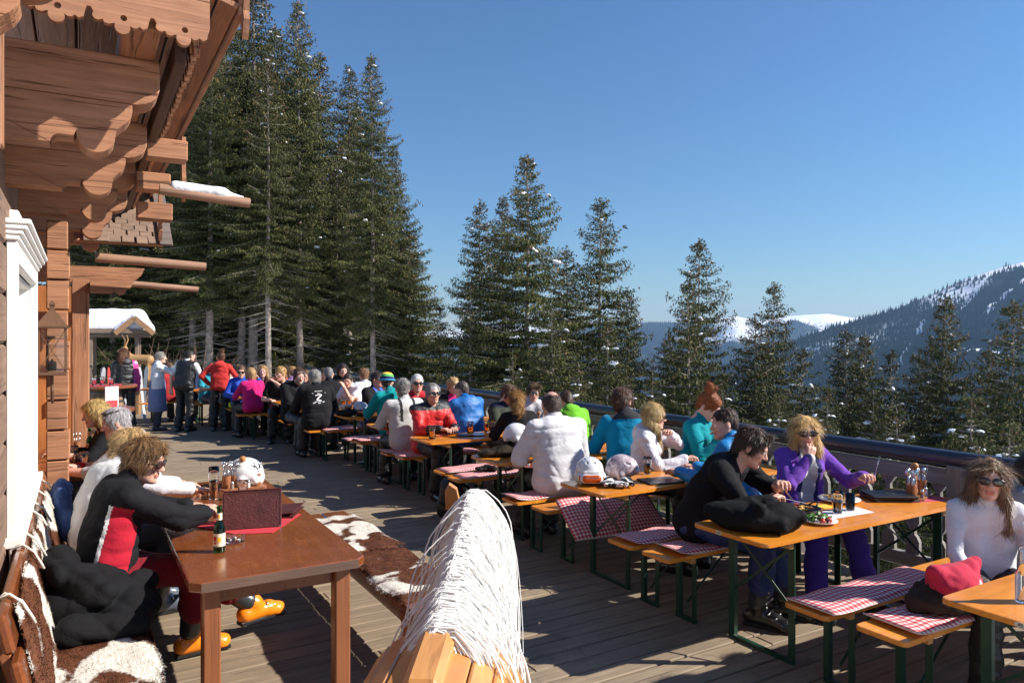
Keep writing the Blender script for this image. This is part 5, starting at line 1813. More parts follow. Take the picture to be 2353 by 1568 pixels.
def tumbler(name, label, cat, x, y, z, prof, liquid=None, lc=(.03, .008, .004), lz=None, n=22, group=None, foam=0, handle=False, lmat=None):
    """glass of revolution: prof = outer (r, z) list; liquid level lz"""
    t = thing(name, label, cat, (x, y, z), rnd.uniform(0, 6), group)
    wl = .0025
    inner = [(max(r - wl, .001), max(zz, .008)) for r, zz in prof]
    b = MB(); b.lathe([(0, 0)] + prof + inner[::-1] + [(0, .008)], n); b.build('glass', GL, t, smooth=True)
    if lz:
        rs_ = [r for r, zz in prof]; zs_ = [zz for r, zz in prof]
        lv = [(float(np.interp(zz, zs_, rs_)) - wl - .0008, zz) for zz in np.linspace(.010, lz, 6)]
        b = MB(); b.lathe([(0, .0095)] + lv + [(0, lz)], n); b.build('drink', lmat or mat(lc, .05, .02, name='cola', coat=1), t, smooth=True)
        if foam:
            lv = [(float(np.interp(zz, zs_, rs_)) - wl - .0006, zz) for zz in np.linspace(lz + .0008, lz + foam, 4)]
            b = MB(); b.lathe([(0, lz + .0006)] + lv + [(0, lz + foam)], n); b.build('foam', mat((.80, .76, .66), .8, .05, 60, .5, 200, name='beer_foam'), t, smooth=True)
    if handle:
        b = MB(); r = prof[-1][0]; h = prof[-1][1]
        b.tube([(r - .002, 0, h * .82), (r + .035, 0, h * .80), (r + .042, 0, h * .5), (r + .03, 0, h * .22), (r - .002, 0, h * .2)], .007, 8); b.build('handle', GL, t, smooth=True)
    return t


BEER = glassm((.85, .42, .04), .02, 'beer', .85, 1.33)
STRAIGHT = [(.031, 0), (.033, .004), (.034, .13), (.0345, .14)]
COLA = [(.027, 0), (.029, .005), (.031, .04), (.037, .10), (.036, .125), (.0355, .15)]
MUGP = [(.038, 0), (.040, .005), (.039, .14), (.0395, .15)]
WEIZ = [(.032, 0), (.033, .01), (.026, .04), (.027, .08), (.036, .15), (.038, .19), (.036, .235)]
tumbler('cola_glass', 'larger curved glass of cola before the woman in purple', 'glass', 4.38, 3.13, TT + .001, COLA, lz=.085, group='drinks')
tumbler('cola_glass', 'smaller straight glass of cola on the napkin', 'glass', 4.53, 3.14, TT + .001, [(.028, 0), (.029, .005), (.031, .115)], lz=.065, group='drinks')
tumbler('cola_glass', 'glass of cola beside the open menu of the blond woman', 'glass', 4.22, 4.86, TT, COLA, lz=.095, group='drinks')
tumbler('beer_mug', 'mug of beer before the man in the red jacket', 'mug', 3.52, 7.80, TT, MUGP, lz=.095, foam=.02, handle=True, lmat=BEER, group='drinks')
tumbler('lemon_drink', 'tall glass of pink drink with lemon near the boy in green', 'glass', 4.36, 8.02, TT, STRAIGHT, lz=.10, lmat=glassm((.75, .25, .15), .02, 'pink_drink', .85, 1.33), foam=.0, group='drinks')
tumbler('lemon_drink', 'second glass with lemon before the boy in green', 'glass', 4.72, 8.0, TT, STRAIGHT, lz=.08, lmat=glassm((.85, .5, .1), .02, 'orange_drink', .85, 1.33), group='drinks')
b = MB(); b.lathe([(0, 0), (.027, 0), (.027, .006), (0, .006)], 18, (4.36, 8.02, TT + .112)); tag(b.build('lemon_slice', mat((.85, .55, .03), .4, name='lemon')), 'yellow lemon slice in the tall pink drink', 'lemon')
tumbler('beer_mug', 'foaming beer mug before the man in black and blue', 'mug', 3.84, 10.72, TT, MUGP, lz=.08, foam=.03, handle=True, lmat=BEER, group='drinks')
tumbler('beer_mug', 'second beer mug right of the foaming one', 'mug', 4.06, 10.70, TT, STRAIGHT, lz=.07, foam=.01, lmat=BEER, group='drinks')
tumbler('beer_glass', 'beer glass standing near the boy in white', 'glass', 3.55, 12.2, TT, MUGP, lz=.10, foam=.01, lmat=BEER, group='drinks')
tumbler('beer_glass', 'beer glass on the table of the long haired man', 'glass', 3.85, 12.15, TT, MUGP, lz=.11, foam=.01, lmat=BEER, group='drinks')
tumbler('wheat_beer_glass', 'tall half full wheat beer glass on the brown table', 'glass', .84, 5.72, TT, WEIZ, lz=.125, foam=.012, lmat=glassm((.80, .36, .04), .05, 'wheat_beer', .7, 1.33))
tumbler('small_glass', 'small empty glass behind the standing menu', 'glass', 1.02, 5.6, TT, STRAIGHT)
tumbler('red_drink_glass', 'glass of red drink on the corner table', 'glass', -.02, 7.62, TT, STRAIGHT, lz=.105, lmat=mat((.55, .01, .015), .1, name='red_drink', coat=1))
tumbler('dark_drink_glass', 'glass of dark drink on the corner table', 'glass', -.05, 8.2, TT, STRAIGHT, lz=.1)
tumbler('clear_glass', 'clear glass beside the red drink', 'glass', .03, 7.75, TT, STRAIGHT)
tumbler('red_drink_glass', 'small glass of red drink by the turquoise jacket', 'glass', 4.48, 6.12, TT, STRAIGHT, lz=.07, lmat=mat((.65, .05, .02), .1, name='red_orange_drink', coat=1), group='drinks')


def bottle(label, x, y, z, colr, h=.25, r=.031, labels=True, liquid=None):
    t = thing('bottle', label, 'bottle', (x, y, z), R_(-40))
    k = h / .25
    prof = [(r * .9, 0), (r, .006), (r, .125 * k), (r * .96, .135 * k), (r * .55, .165 * k), (r * .42, .19 * k), (r * .40, .235 * k), (r * .47, .237 * k), (r * .47, h)]
    b = MB(); b.lathe([(0, 0)] + prof + [(r * .3, h), (r * .28, .19 * k), (r * .85, .13 * k), (r * .85, .01), (0, .01)], 26); b.build('glass', colr, t, auto=50)
    if labels:
        LW = mat((.80, .70, .50), .6, .04, name='label_paper'); LR = mat((.55, .02, .03), .6, name='label_red'); LY = mat((.75, .45, .03), .6, name='label_yellow')
        for nm, z0, z1, rr_ in (('label', .035, .105, r), ('neck_label', .176, .215, r * .47)):
            b = MB(); V = []; F = []
            m = 17
            for i in range(m):
                a = R_(-160 + i * 20)
                for zz in (z0 * k, z1 * k): V.append(((rr_ + .0008) * math.cos(a), (rr_ + .0008) * math.sin(a), zz))
            F = [(2 * i, 2 * i + 2, 2 * i + 3, 2 * i + 1) for i in range(m - 1)]
            b.add(V, F); lb = b.build(nm, LW, t, smooth=True)
            for mm, a0, za, zb_, hh in ((LR, -105, .45, .80, .10), (LR, -105, .22, .35, .12), (LY, -60, .35, .72, .10), (LR, 75, .4, .8, .3), (LY, 120, .35, .7, .2)):
                b = MB(); V = []
                for i in range(5):
                    a = R_(a0 + (i - 2) * 9)
                    wv = .06 * math.sin(i * 2.2)
                    for q in (za + wv, zb_ + wv): V.append(((rr_ + .0016) * math.cos(a), (rr_ + .0016) * math.sin(a), (z0 + (z1 - z0) * q) * k))
                b.add(V, [(2 * i, 2 * i + 2, 2 * i + 3, 2 * i + 1) for i in range(4)]); b.build('label_print', mm, lb, smooth=True)
    return t


bottle('green beer bottle with cream and red label at the front of the brown table', .66, 4.30, TT, glassm((.02, .30, .06), 0, 'green_glass'))
bottle('clear glass bottle on the lower right corner table', 3.63, 1.66, TT, glassm((.93, .97, .96), 0, 'bottle_glass'), .24, .033, False)
bottle('green bottle on the corner table behind the log post', .08, 8.6, TT, glassm((.02, .25, .06), 0, 'green_glass'), .26, .032)
# ashtray
t = thing('ashtray', 'round glass ashtray with stubs behind the green bottle', 'ashtray', (.77, 4.46, TT))
b = MB(); b.lathe([(0, 0), (.05, 0), (.055, .005), (.058, .032), (.050, .032), (.045, .012), (0, .010)], 26); b.build('bowl', GL, t, auto=40)
for k in range(7):
    a = rnd.uniform(0, 6); b = MB(); b.tube([(.028 * math.cos(a), .028 * math.sin(a), .016 + k * .0015), (.028 * math.cos(a) + .018 * math.cos(a * 3), .028 * math.sin(a) + .018 * math.sin(a * 3), .018 + k * .0015)], .0038, 6); b.build('cigarette_stub', mat((.70, .45, .25) if k % 2 else (.75, .73, .7), .8, name='stub'), t)
# menus
BRLEA = mat((.085, .022, .018), .38, .3, 14, .5, 70, name='brown_leather', coat=.15)
t = thing('standing_menu', 'brown leather menu standing open on the brown table', 'menu', (.93, 4.78, TT), R_(-14))
for s, nm in ((-1, 'front_cover'), (1, 'back_cover')):
    b = MB(); b.box((0, s * .055, .112), (.345, .006, .225), (R_(s * 12), 0, 0), 0, .002); c_ = b.build(nm, BRLEA, t)
    if s < 0:
        b = MB()
        for (x0, z0, x1, z1) in ((-.165, .008, .165, .008), (-.165, .217, .165, .217), (-.165, .008, -.165, .217), (.165, .008, .165, .217), (.145, .10, .145, .16)):
            b.bar((x0, -.059 - (.112 - z0) * math.tan(R_(-12)) * -1 - .0, z0), (x1, -.059 - (.112 - z1) * math.tan(R_(-12)) * -1, z1), .002, .002)
        b.build('stitching', mat((.05, .012, .01), .6, name='thread'), c_)
        b = MB(); b.prism([(0, 0), (.022, 0), (.022, .022)], .01, 'y', (.151, -.081, .002)); b.build('metal_corner', STEEL, c_)
t = thing('lying_menu', 'brown leather menu lying half under the standing one', 'menu', (1.17, 5.02, TT + .006), R_(-28))
b = MB(); b.box((0, 0, .004), (.22, .30, .006), None, 0, .002); b.build('cover', BRLEA, t)
b = MB(); b.box((0, 0, .022), (.22, .30, .006), (0, R_(-5), 0), 0, .002); b.build('cover', BRLEA, t)
REDC = fabric((.50, .015, .03))


def sheet(name, label, cat, poly, z, m, th=.003, group=None):
    b = MB(); b.prism(poly, th, 'z', (0, 0, 0)); c_ = np.mean(np.array(poly), 0)
    o = b.build(name, m); o.location = (0, 0, z + th / 2)
    return tag(o, label, cat, group)


sheet('red_napkin', 'red cloth spread under the standing menu', 'napkin', [(.60, 4.98), (.80, 4.62), (1.0, 4.55), (1.27, 4.93), (1.05, 5.12)], TT, REDC)


def menus(label, x, y, z, n, rz, w=.24, l=.32):
    t = thing('menu_stack' if n > 1 else 'menu', label, 'menu', (x, y, z), R_(rz))
    for i in range(n):
        b = MB(); b.box((.008 * (i % 2) - .004 * i, .006 * ((i * 2) % 3), .007 + i * .0145), (w, l, .012), (0, 0, R_(3 * (i % 2) - 2 * (i % 3))), 0, .003); c_ = b.build('menu_cover', BLKLEA, t)
        if i == n - 1:
            b = MB()
            pass
            for j in range(9): b.box((-.05 + j * .012, .02 + .008 * math.sin(j), .0135 + i * .0145), (.008, .012, .0008))
            for j in range(7): b.box((-.04 + j * .012, -.02 + .005 * math.cos(j), .0135 + i * .0145), (.007, .009, .0008))
            b.build('gold_lettering', mat((.45, .33, .16), .4, metal=.6, name='gold_print'), c_)['kind'] = 'stuff'
    return t


menus('stack of black menus near the cutlery caddy', 5.10, 3.22, TT, 3, 62)
menus('black menu with gold lettering beside the helmets', 4.10, 4.56, TT, 1, 78)
menus('black menu lying before the man in red', 4.06, 7.88, TT, 1, 70)
menus('black menus behind the red jacket man, upper of the pile askew', 3.72, 9.34, TT, 2, 75)
menus('dark menu on the table behind the silver helmet', 3.55, 11.95, TT, 1, 80)
menus('dark menu before the woman in pink', 2.9, 15.2, TT, 1, 80)
t = thing('open_menu', 'open menu with white pages before the woman in teal', 'menu', (4.58, 4.80, TT), R_(70))
for s in (-1, 1):
    b = MB(); b.box((s * .12, 0, .010), (.24, .32, .006), (0, s * -.05, 0), 0, .002); b.build('cover', BLKLEA, t)
    b = MB(); b.box((s * .12, 0, .0165), (.22, .30, .004), (0, s * -.05, 0)); b.build('page', mat((.72, .70, .74), .7, .03, name='paper'), t)


def caddy(label, x, y, rz, z=TT):
    t = thing('cutlery_caddy', label, 'cutlery caddy', (x, y, z), R_(rz))
    TW = wood('caddy_wood', (.40, .17, .07), (.28, .10, .04), 2, 30, .45, .2)
    b = MB(); b.prism(chamf(.17, .07, .02), .012, 'z', (0, 0, .006)); b.build('tray', TW, t)
    for i, (cx, cy, hh) in enumerate(((-.12, .02, .105), (-.06, .025, .10), (.10, -.01, .11))):
        b = MB(); b.lathe([(0, .012), (.030, .012), (.033, .02), (.033, hh), (.027, hh), (.027, .03), (0, .03)], 16, (cx, cy, 0)); b.build('wooden_cup', TW, t, auto=40)
        for k in range(5):
            a = k * 1.3; bx, by_ = cx + .016 * math.cos(a), cy + .016 * math.sin(a)
            b = MB(); b.bar((bx, by_, .04), (bx + .012 * math.cos(a), by_ + .012 * math.sin(a), .155 + .01 * (k % 3)), .007, .002)
            if i == 2: b.bar((bx + .012 * math.cos(a), by_ + .012 * math.sin(a), .15), (bx + .018 * math.cos(a), by_ + .018 * math.sin(a), .20), .014, .002)
            else: b.ball((bx + .014 * math.cos(a), by_ + .014 * math.sin(a), .175 + .01 * (k % 3)), (.018, .006, .024), 10, (0, 0, a))
            b.build('cutlery', STEEL, t, smooth=True)
    b = MB(); b.lathe([(0, .012), (.022, .012), (.024, .03), (.017, .06), (.014, .12), (.019, .15), (.013, .16), (.011, .20), (.024, .215), (.026, .232), (.016, .245), (0, .248)], 18, (0, .02, 0)); b.build('pepper_mill', wood('mill_wood', (.50, .24, .08), (.36, .15, .05), 2), t, smooth=True)
    for i, cx in enumerate((-.09, .03)):
        b = MB(); b.lathe([(0, .012), (.014, .012), (.014, .05), (0, .05)], 12, (cx, -.045, 0)); sh_ = b.build('salt_shaker', mat((.72, .70, .66) if i else (.30, .24, .2), .4, name='shaker'), t, auto=40)
        b = MB(); b.lathe([(.0145, .05), (.0145, .06), (.009, .07), (0, .071)], 12, (cx, -.045, 0)); b.build('shaker_cap', STEEL, sh_, smooth=True)
    return t


caddy('wooden cutlery caddy with pepper mill on the laid table near the railing', 5.36, 3.16, 20)
caddy('cutlery caddy behind the boy in green', 5.0, 7.8, 10)
caddy('cutlery caddy behind the standing menu on the brown table', 1.10, 6.02, 0)
caddy('cutlery caddy on the corner table', -.12, 8.75, 30)
sheet('pink_napkin', 'red pink cloth under the cutlery caddy', 'napkin', [(5.12, 3.06), (5.47, 2.95), (5.49, 3.32), (5.30, 3.42)], TT - .003, fabric((.50, .05, .10)), .0025)
sheet('white_napkin', 'white paper napkin under the two cola glasses', 'napkin', [(4.22, 3.05), (4.62, 3.02), (4.66, 3.19), (4.27, 3.22)], TT, mat((.72, .70, .72), .8, name='tissue'), .001)
sheet('coaster', 'yellow coaster beside the fries plate', 'coaster', [(4.42, 3.26), (4.52, 3.24), (4.54, 3.34), (4.44, 3.36)], TT, mat((.70, .48, .05), .7, .2, 40, name='coaster_card'), .002)
# food
PORC = mat((.76, .75, .72), .2, .02, name='porcelain', coat=.5)


def plate(label, x, y, r, z=TT):
    t = thing('plate', label, 'plate', (x, y, z))
    b = MB(); b.lathe([(0, 0), (r * .6, 0), (r * .65, .004), (r, .018), (r, .022), (r * .66, .009), (0, .008)], 30); b.build('dish', PORC, t, smooth=True)
    return t


t = plate('white plate of salad with tomatoes', 4.06, 3.03, .11)
for k in range(26):
    a = rnd.uniform(0, 6.28); q = rnd.uniform(.0, .075)
    b = MB(); b.ball((q * math.cos(a), q * math.sin(a), .02 + rnd.uniform(0, .045) * (1 - q * 8)), (rnd.uniform(.018, .032), rnd.uniform(.015, .025), .005), 8, (rnd.uniform(-.8, .8), rnd.uniform(-.8, .8), a)); b.v[-1] += nr.normal(0, .003, b.v[-1].shape)
    b.build('salad_leaf', mat(rnd.choice([(.05, .16, .02), (.10, .26, .03), (.12, .02, .03), (.03, .09, .02)]), .4, .2, 60, name='leaf'), t)
for (dx, dy) in ((-.045, -.055), (.0, -.07), (.02, -.055)):
    b = MB(); b.ball((dx, dy, .027), .019, 10); b.build('tomato', mat((.55, .05, .025), .25, .05, name='tomato', coat=.4), t, smooth=True)
t = plate('white plate of fries and breaded meat before the woman in purple', 4.72, 3.36, .145)
for k in range(34):
    a = rnd.uniform(0, 6.28); q = rnd.uniform(0, .09); c_ = rnd.uniform(0, 3.1)
    b = MB(); b.box((q * math.cos(a), q * math.sin(a), .02 + rnd.uniform(0, .03)), (.05, .009, .009), (rnd.uniform(-.3, .3), rnd.uniform(-.3, .3), c_), 0, .002); b.build('potato_chip', mat((.62, .36, .07), .5, .15, 60, name='fries'), t)
b = MB(); b.ball((.04, .02, .025), (.06, .05, .015), 14); b.v[-1] += nr.normal(0, .003, b.v[-1].shape); b.build('breaded_meat', mat((.50, .24, .07), .6, .25, 60, .5, 200, name='breading'), t, smooth=True)
t = thing('serving_pan', 'black iron pan of potatoes and sausage before the man in black', 'pan', (4.20, 3.28, TT))
IR = mat((.015, .015, .016), .45, .2, 20, name='cast_iron')
b = MB(); b.lathe([(0, .004), (.10, .004), (.125, .03), (.13, .032), (.105, .010), (0, .009)], 28); b.build('bowl', IR, t, smooth=True)
for s in (-1, 1):
    b = MB(); b.tube([(s * .12, -.03, .03), (s * .155, -.02, .045), (s * .16, 0, .05), (s * .155, .02, .045), (s * .12, .03, .03)], .006, 8); b.build('handle', IR, t, smooth=True)
for k in range(40):
    a = rnd.uniform(0, 6.28); q = rnd.uniform(0, .085)
    b = MB(); c_ = (.60, .38, .08) if k % 3 else (.38, .09, .06)
    b.box((q * math.cos(a), q * math.sin(a), .018 + rnd.uniform(0, .022)), (.035, .022, .008), (rnd.uniform(-.4, .4), rnd.uniform(-.4, .4), a), 0, .004); b.build('potato_piece', mat(c_, .45, .25, 60, name='food'), t)


def fork(label, p, d, kind='fork'):
    t = thing(kind, label, kind, p)
    d = Vector(d).normalized(); q = d.to_track_quat('Y', 'Z').to_euler(); t.rotation_euler = q
    b = MB(); b.box((0, -.05, 0), (.012, .10, .003), None, 0, .001); b.box((0, .03, 0), (.006, .07, .003), None, 0, .001)
    if kind == 'fork':
        b.box((0, .075, 0), (.022, .025, .003), None, 0, .001)
        for i in range(4): b.box((-.0085 + i * .0057, .105, 0), (.003, .04, .002))
    else: b.box((0, .10, 0), (.018, .09, .002), None, 0, .001)
    b.build('handle', STEEL, t)


fork('steel fork held by the man in black', (4.05, 3.32, .96), (.10, -.03, -.12))
fork('steel knife held by the man in black', (4.13, 3.35, .855), (.12, -.05, -.03), 'knife')
fork('steel fork held up by the woman in purple', (4.97, 3.24, .97), (.03, -.02, .15))


# ------------------------------------------------------------ helmets, goggles, gloves
def helmet(label, x, y, z, rz, colr, size=1.0, goggles=None, vents=True, tilt=0, pattern=None, metal=0):
    t = thing('ski_helmet', label, 'helmet', (x, y, z), R_(rz), 'ski helmets'); t.rotation_euler = (R_(tilt), 0, R_(rz))
    k = size
    P = [EL((0, 0, .10 * k), (.112 * k, .135 * k, .115 * k)), C((-.095 * k, -.01, .06 * k), (-.09 * k, .0, .03 * k), .035 * k, .03 * k), C((.095 * k, -.01, .06 * k), (.09 * k, 0, .03 * k), .035 * k, .03 * k), EL((0, -.09 * k, .06 * k), (.09 * k, .05 * k, .06 * k)), C((-.06 * k, .128 * k, .105 * k), (.06 * k, .128 * k, .105 * k), .012, k=.02)]
    P += [EL((0, .07 * k, .02 * k), (.085 * k, .10 * k, .075 * k), k=.012, op=-1), EL((0, 0, .0), (.075 * k, .10 * k, .07 * k), k=.012, op=-1)]
    if vents:
        for vx, vy, vz in ((-.05, .05, .20), (.05, .05, .20), (-.06, -.02, .21), (.06, -.02, .21), (-.03, .09, .175), (.03, .09, .175), (-.085, .05, .155), (.085, .05, .155)): P.append(C((vx * k, vy * k, vz * k), (vx * k * 1.05, (vy - .035) * k, (vz + .004) * k), .008, .006, k=.004, op=-1))
    V, F = solid(P, .007, .015)
    qmesh('shell', [(V, F, 0)], [pattern or mat(colr, .18, .06, 6, name='helmet_shell', coat=.8, metal=metal)], t)
    v, f = solid([EL((0, .0, .085 * k), (.098 * k, .115 * k, .09 * k)), EL((0, .09 * k, .02), (.07 * k, .09 * k, .06 * k), op=-1)], .010, .01)
    qmesh('lining', [(v, f, 0)], [fabric((.015, .015, .017))], t)
    b = MB(); b.tube([(-.09 * k, .0, .03 * k), (-.06 * k, .03, .006), (0, .04, .004), (.06 * k, .03, .006), (.09 * k, .0, .03 * k)], .006, 6); b.build('chin_strap', fabric((.01, .01, .01)), t)
    if goggles:
        v, f = solid([C((-.05 * k, .120 * k, .062 * k), (.05 * k, .120 * k, .062 * k), .042 * k), C((-.085 * k, .085 * k, .065 * k), (-.05 * k, .118 * k, .062 * k), .034 * k), C((.085 * k, .085 * k, .065 * k), (.05 * k, .118 * k, .062 * k), .034 * k)], .008, .015)
        g = qmesh('goggles', [(v, f, 0)], [mat(goggles[0], .35, .05, name='goggle_frame')], t)
        v, f = solid([C((-.045 * k, .142 * k, .062 * k), (.045 * k, .142 * k, .062 * k), .031 * k), C((-.075 * k, .112 * k, .064 * k), (-.045 * k, .14 * k, .062 * k), .028 * k), C((.075 * k, .112 * k, .064 * k), (.045 * k, .14 * k, .062 * k), .028 * k)], .007, .01)
        qmesh('lens', [(v, f, 0)], [mat(goggles[1], .05, .3, 10, name='goggle_lens', coat=1, metal=.3)], g)
    return t


m_, nt, pb = newmat('pink_grey_helmet_print'); v_ = coords(nt); pb.inputs['Roughness'].default_value = .25; pb.inputs['Coat Weight'].default_value = .7
nt.links.new(ramp(nt, noise(nt, v_, 13, 5, .65, 1.5), [(.35, (.10, .09, .10)), (.5, (.40, .30, .32)), (.62, (.55, .50, .52))]), pb.inputs['Base Color'])
GPRINT = m_
helmet('white ski helmet with orange goggles on the table end', 3.56, 4.80, TT, 150, (.72, .72, .73), goggles=((.70, .70, .70), (.55, .10, .01)))
helmet('grey and pink patterned ski helmet beside the white one', 3.86, 4.78, TT, 230, (.5, .5, .5), pattern=GPRINT, tilt=-10)
helmet('white ski helmet on the brown jacket', 3.80, 6.40, TT + .10, 250, (.74, .74, .76), tilt=-14, vents=True)
helmet('white ski helmet at the far end of the brown table', 1.13, 6.10, TT, 60, (.80, .80, .79), size=1.06)
helmet('silver ski helmet with amber goggles between the beer mugs', 3.66, 10.74, TT, 190, (.45, .50, .55), goggles=((.05, .05, .05), (.60, .22, .02)))
helmet('small white helmet on the far table by the aproned woman', 1.55, 18.6, TT, 190, (.7, .7, .75))


def glove(label, x, y, z, rz, c1, c2):
    P = [C((0, -.09, .03), (0, .0, .03), .035, .045)]
    for i in range(4): P.append(C((-.036 + i * .024, .03, .03), (-.05 + i * .033, .11 - .008 * abs(i - 1.5), .028), .019, .016, k=.008))
    P.append(C((-.045, -.01, .03), (-.085, .04, .026), .02, .016, k=.01))
    V, F = solid(P, .009, .02); V[:, 2] = np.maximum(V[:, 2], .002)
    V = crumple(V, F, .004, 30, 3)
    c = V[F].mean(1); mi = ((np.sin(c[:, 1] * 120) > .2) & (c[:, 1] > -.03)).astype(int)
    return tag(qmesh('ski_glove', [(V, F, mi)], [fabric(c1), fabric(c2)], None, (x, y, z), (0, 0, R_(rz))), label, 'glove', 'ski gloves')


glove('white and black striped ski glove before the helmets', 3.62, 4.64, TT, 160, (.66, .64, .64), (.02, .02, .02))
glove('black and white ski glove under the striped one', 3.72, 4.56, TT, 120, (.02, .02, .02), (.55, .53, .53))
glove('black ski glove on the gingham bench', 3.75, 6.9, .52, 30, (.015, .015, .015), (.05, .05, .05))
glove('black ski gloves beside the orange goggles', 4.05, 6.88, .52, 80, (.015, .015, .015), (.03, .03, .03))


def goggles(label, x, y, z, rz, fr, ln):
    t = thing('ski_goggles', label, 'goggles', (x, y, z), R_(rz))
    v, f = solid([C((-.05, 0, .045), (.05, 0, .045), .043), C((-.08, -.03, .045), (-.05, 0, .045), .036), C((.08, -.03, .045), (.05, 0, .045), .036)], .008, .015); qmesh('frame', [(v, f, 0)], [mat(fr, .35, name='goggle_frame')], t)
    v, f = solid([C((-.045, .022, .045), (.045, .022, .045), .031), C((-.075, -.006, .045), (-.045, .02, .045), .028), C((.075, -.006, .045), (.045, .02, .045), .028)], .007, .01); qmesh('lens', [(v, f, 0)], [mat(ln, .05, .3, 10, name='goggle_lens', coat=1, metal=.3)], t)
    b = MB(); b.tube([(-.09, -.03, .045), (-.10, -.12, .02), (0, -.18, .012), (.10, -.12, .02), (.09, -.03, .045)], .014, 6); b.build('strap', fabric((.02, .02, .02)), t, smooth=True)


goggles('white ski goggles with orange lens on the gingham bench', 4.28, 6.84, .515, 200, (.7, .7, .7), (.6, .12, .02))
goggles('goggles with silver rim on the dark pile beside the silver helmet', 3.46, 10.78, .86, 200, (.55, .52, .45), (.3, .12, .04))


# ------------------------------------------------------------ clothes and bags lying about
def heap(name, label, cat, P, colr, kind='soft', amp=.014, res=.014, floor=None, freq=9, extra=(), paint=None, k=.04, quilt=0):
    V, F = solid(P, res, k)
    if quilt: V = V + vnorm(V, F) * (.016 * np.abs(np.sin((V[:, 2] * .8 + V[:, 0] * .55 + .03 * nz(V * 6, 2)) * sp / quilt)) ** .6)[:, None]
    V = crumple(V, F, amp, freq, len(label)); V = crumple(V, F, amp * .4, freq * 2.7, len(label) + 3)
    if floor is not None: V[:, 2] = np.maximum(V[:, 2], floor)
    mi = 0 if paint is None else paint(V[F].mean(1)).astype(int)
    t = tag(qmesh(name, [(V, F, mi)], [fabric(colr, kind)] + [fabric(c, kind) for c in extra]), label, cat)
    return t


heap('black_jacket', 'black ski jacket folded on the table end before the man in black', 'jacket', [EL((3.52, 3.18, .84), (.13, .23, .09), (0, 0, .25)), EL((3.68, 3.04, .85), (.16, .12, .10), (0, 0, -.2)), C((3.44, 3.36, .86), (3.75, 3.16, .92), .05, .045), C((3.6, 2.95, .83), (3.85, 3.02, .84), .05, .045), C((3.70, 3.30, .88), (3.50, 3.02, .93), .045, .04), C((3.46, 3.08, .86), (3.74, 2.93, .87), .05, .04)], (.007, .007, .008), 'soft', .007, k=.022, floor=TT + .001)
heap('brown_jacket', 'dark brown jacket heaped on the table under the white helmet', 'jacket', [EL((3.78, 6.36, .82), (.30, .17, .065), (0, 0, .1)), EL((4.10, 6.22, .83), (.22, .14, .07)), EL((3.50, 6.40, .80), (.13, .12, .04))], (.03, .022, .014), 'soft', .014, floor=TT + .001)
heap('black_puffer_jacket', 'black quilted jacket on the wall bench beside the man in black fleece', 'jacket', [EL((.02, 4.36, .60), (.20, .22, .13)), EL((.20, 4.30, .56), (.16, .20, .09)), EL((-.10, 4.55, .68), (.10, .22, .16)), C((.05, 4.2, .66), (.30, 4.45, .62), .07, .06), C((.24, 4.10, .52), (-.05, 4.08, .55), .06, .06), C((-.08, 4.30, .76), (.18, 4.52, .64), .055, .05), C((.10, 4.16, .68), (-.10, 4.34, .78), .05, .05)], (.008, .008, .009), 'soft', .007, floor=.487, freq=9, quilt=.085, k=.022)
heap('denim_jacket', 'blue denim garment over the far end of the backrest', 'jacket', [EL((-.12, 6.1, .80), (.07, .25, .15)), EL((-.06, 5.95, .66), (.09, .2, .12))], (.03, .06, .17), 'soft', .012)
heap('dark_pile', 'dark gloves and scarf piled beside the silver helmet', 'clothes', [EL((3.44, 10.84, .81), (.14, .16, .055)), EL((3.50, 10.7, .83), (.1, .1, .06))], (.012, .012, .013), 'soft', .012, floor=TT + .001)
heap('yellow_jacket', 'fluorescent yellow jacket lying on the far bench', 'jacket', [EL((2.95, 16.06, .56), (.28, .12, .06)), C((2.7, 16.05, .56), (3.0, 16.0, .60), .06, .05)], (.55, .75, .03), 'soft', .014, floor=.492)
heap('red_scarf', 'red scarf on the helmet table behind the gloves', 'scarf', [EL((4.55, 5.02, .80), (.14, .08, .03)), C((4.4, 5.0, .79), (4.7, 5.06, .80), .025)], (.55, .03, .02), 'soft', .01, floor=TT + .001)
t = thing('pink_bag', 'pink red hat lying in a brown fur lined bag on the gingham bench', 'bag', (0, 0, 0))
V, F = solid([EL((4.00, 2.20, .57), (.25, .16, .085), (0, 0, .1)), C((3.78, 2.24, .54), (4.22, 2.16, .55), .05)], .012, .04); V = crumple(V, F, .010, 14, 2); V[:, 2] = np.maximum(V[:, 2], .518)
qmesh('fur_bag', [(V, F, 0)], [fabric((.04, .025, .018))], t)
V, F = solid([EL((4.00, 2.16, .66), (.175, .12, .085), (.0, 0, .1)), C((3.86, 2.18, .72), (4.14, 2.13, .72), .035, .03), EL((4.16, 2.15, .74), (.05, .035, .03))], .011, .035); V = crumple(V, F, .010, 13, 7)
qmesh('hat', [(V, F, 0)], [fabric((.50, .025, .06))], t)


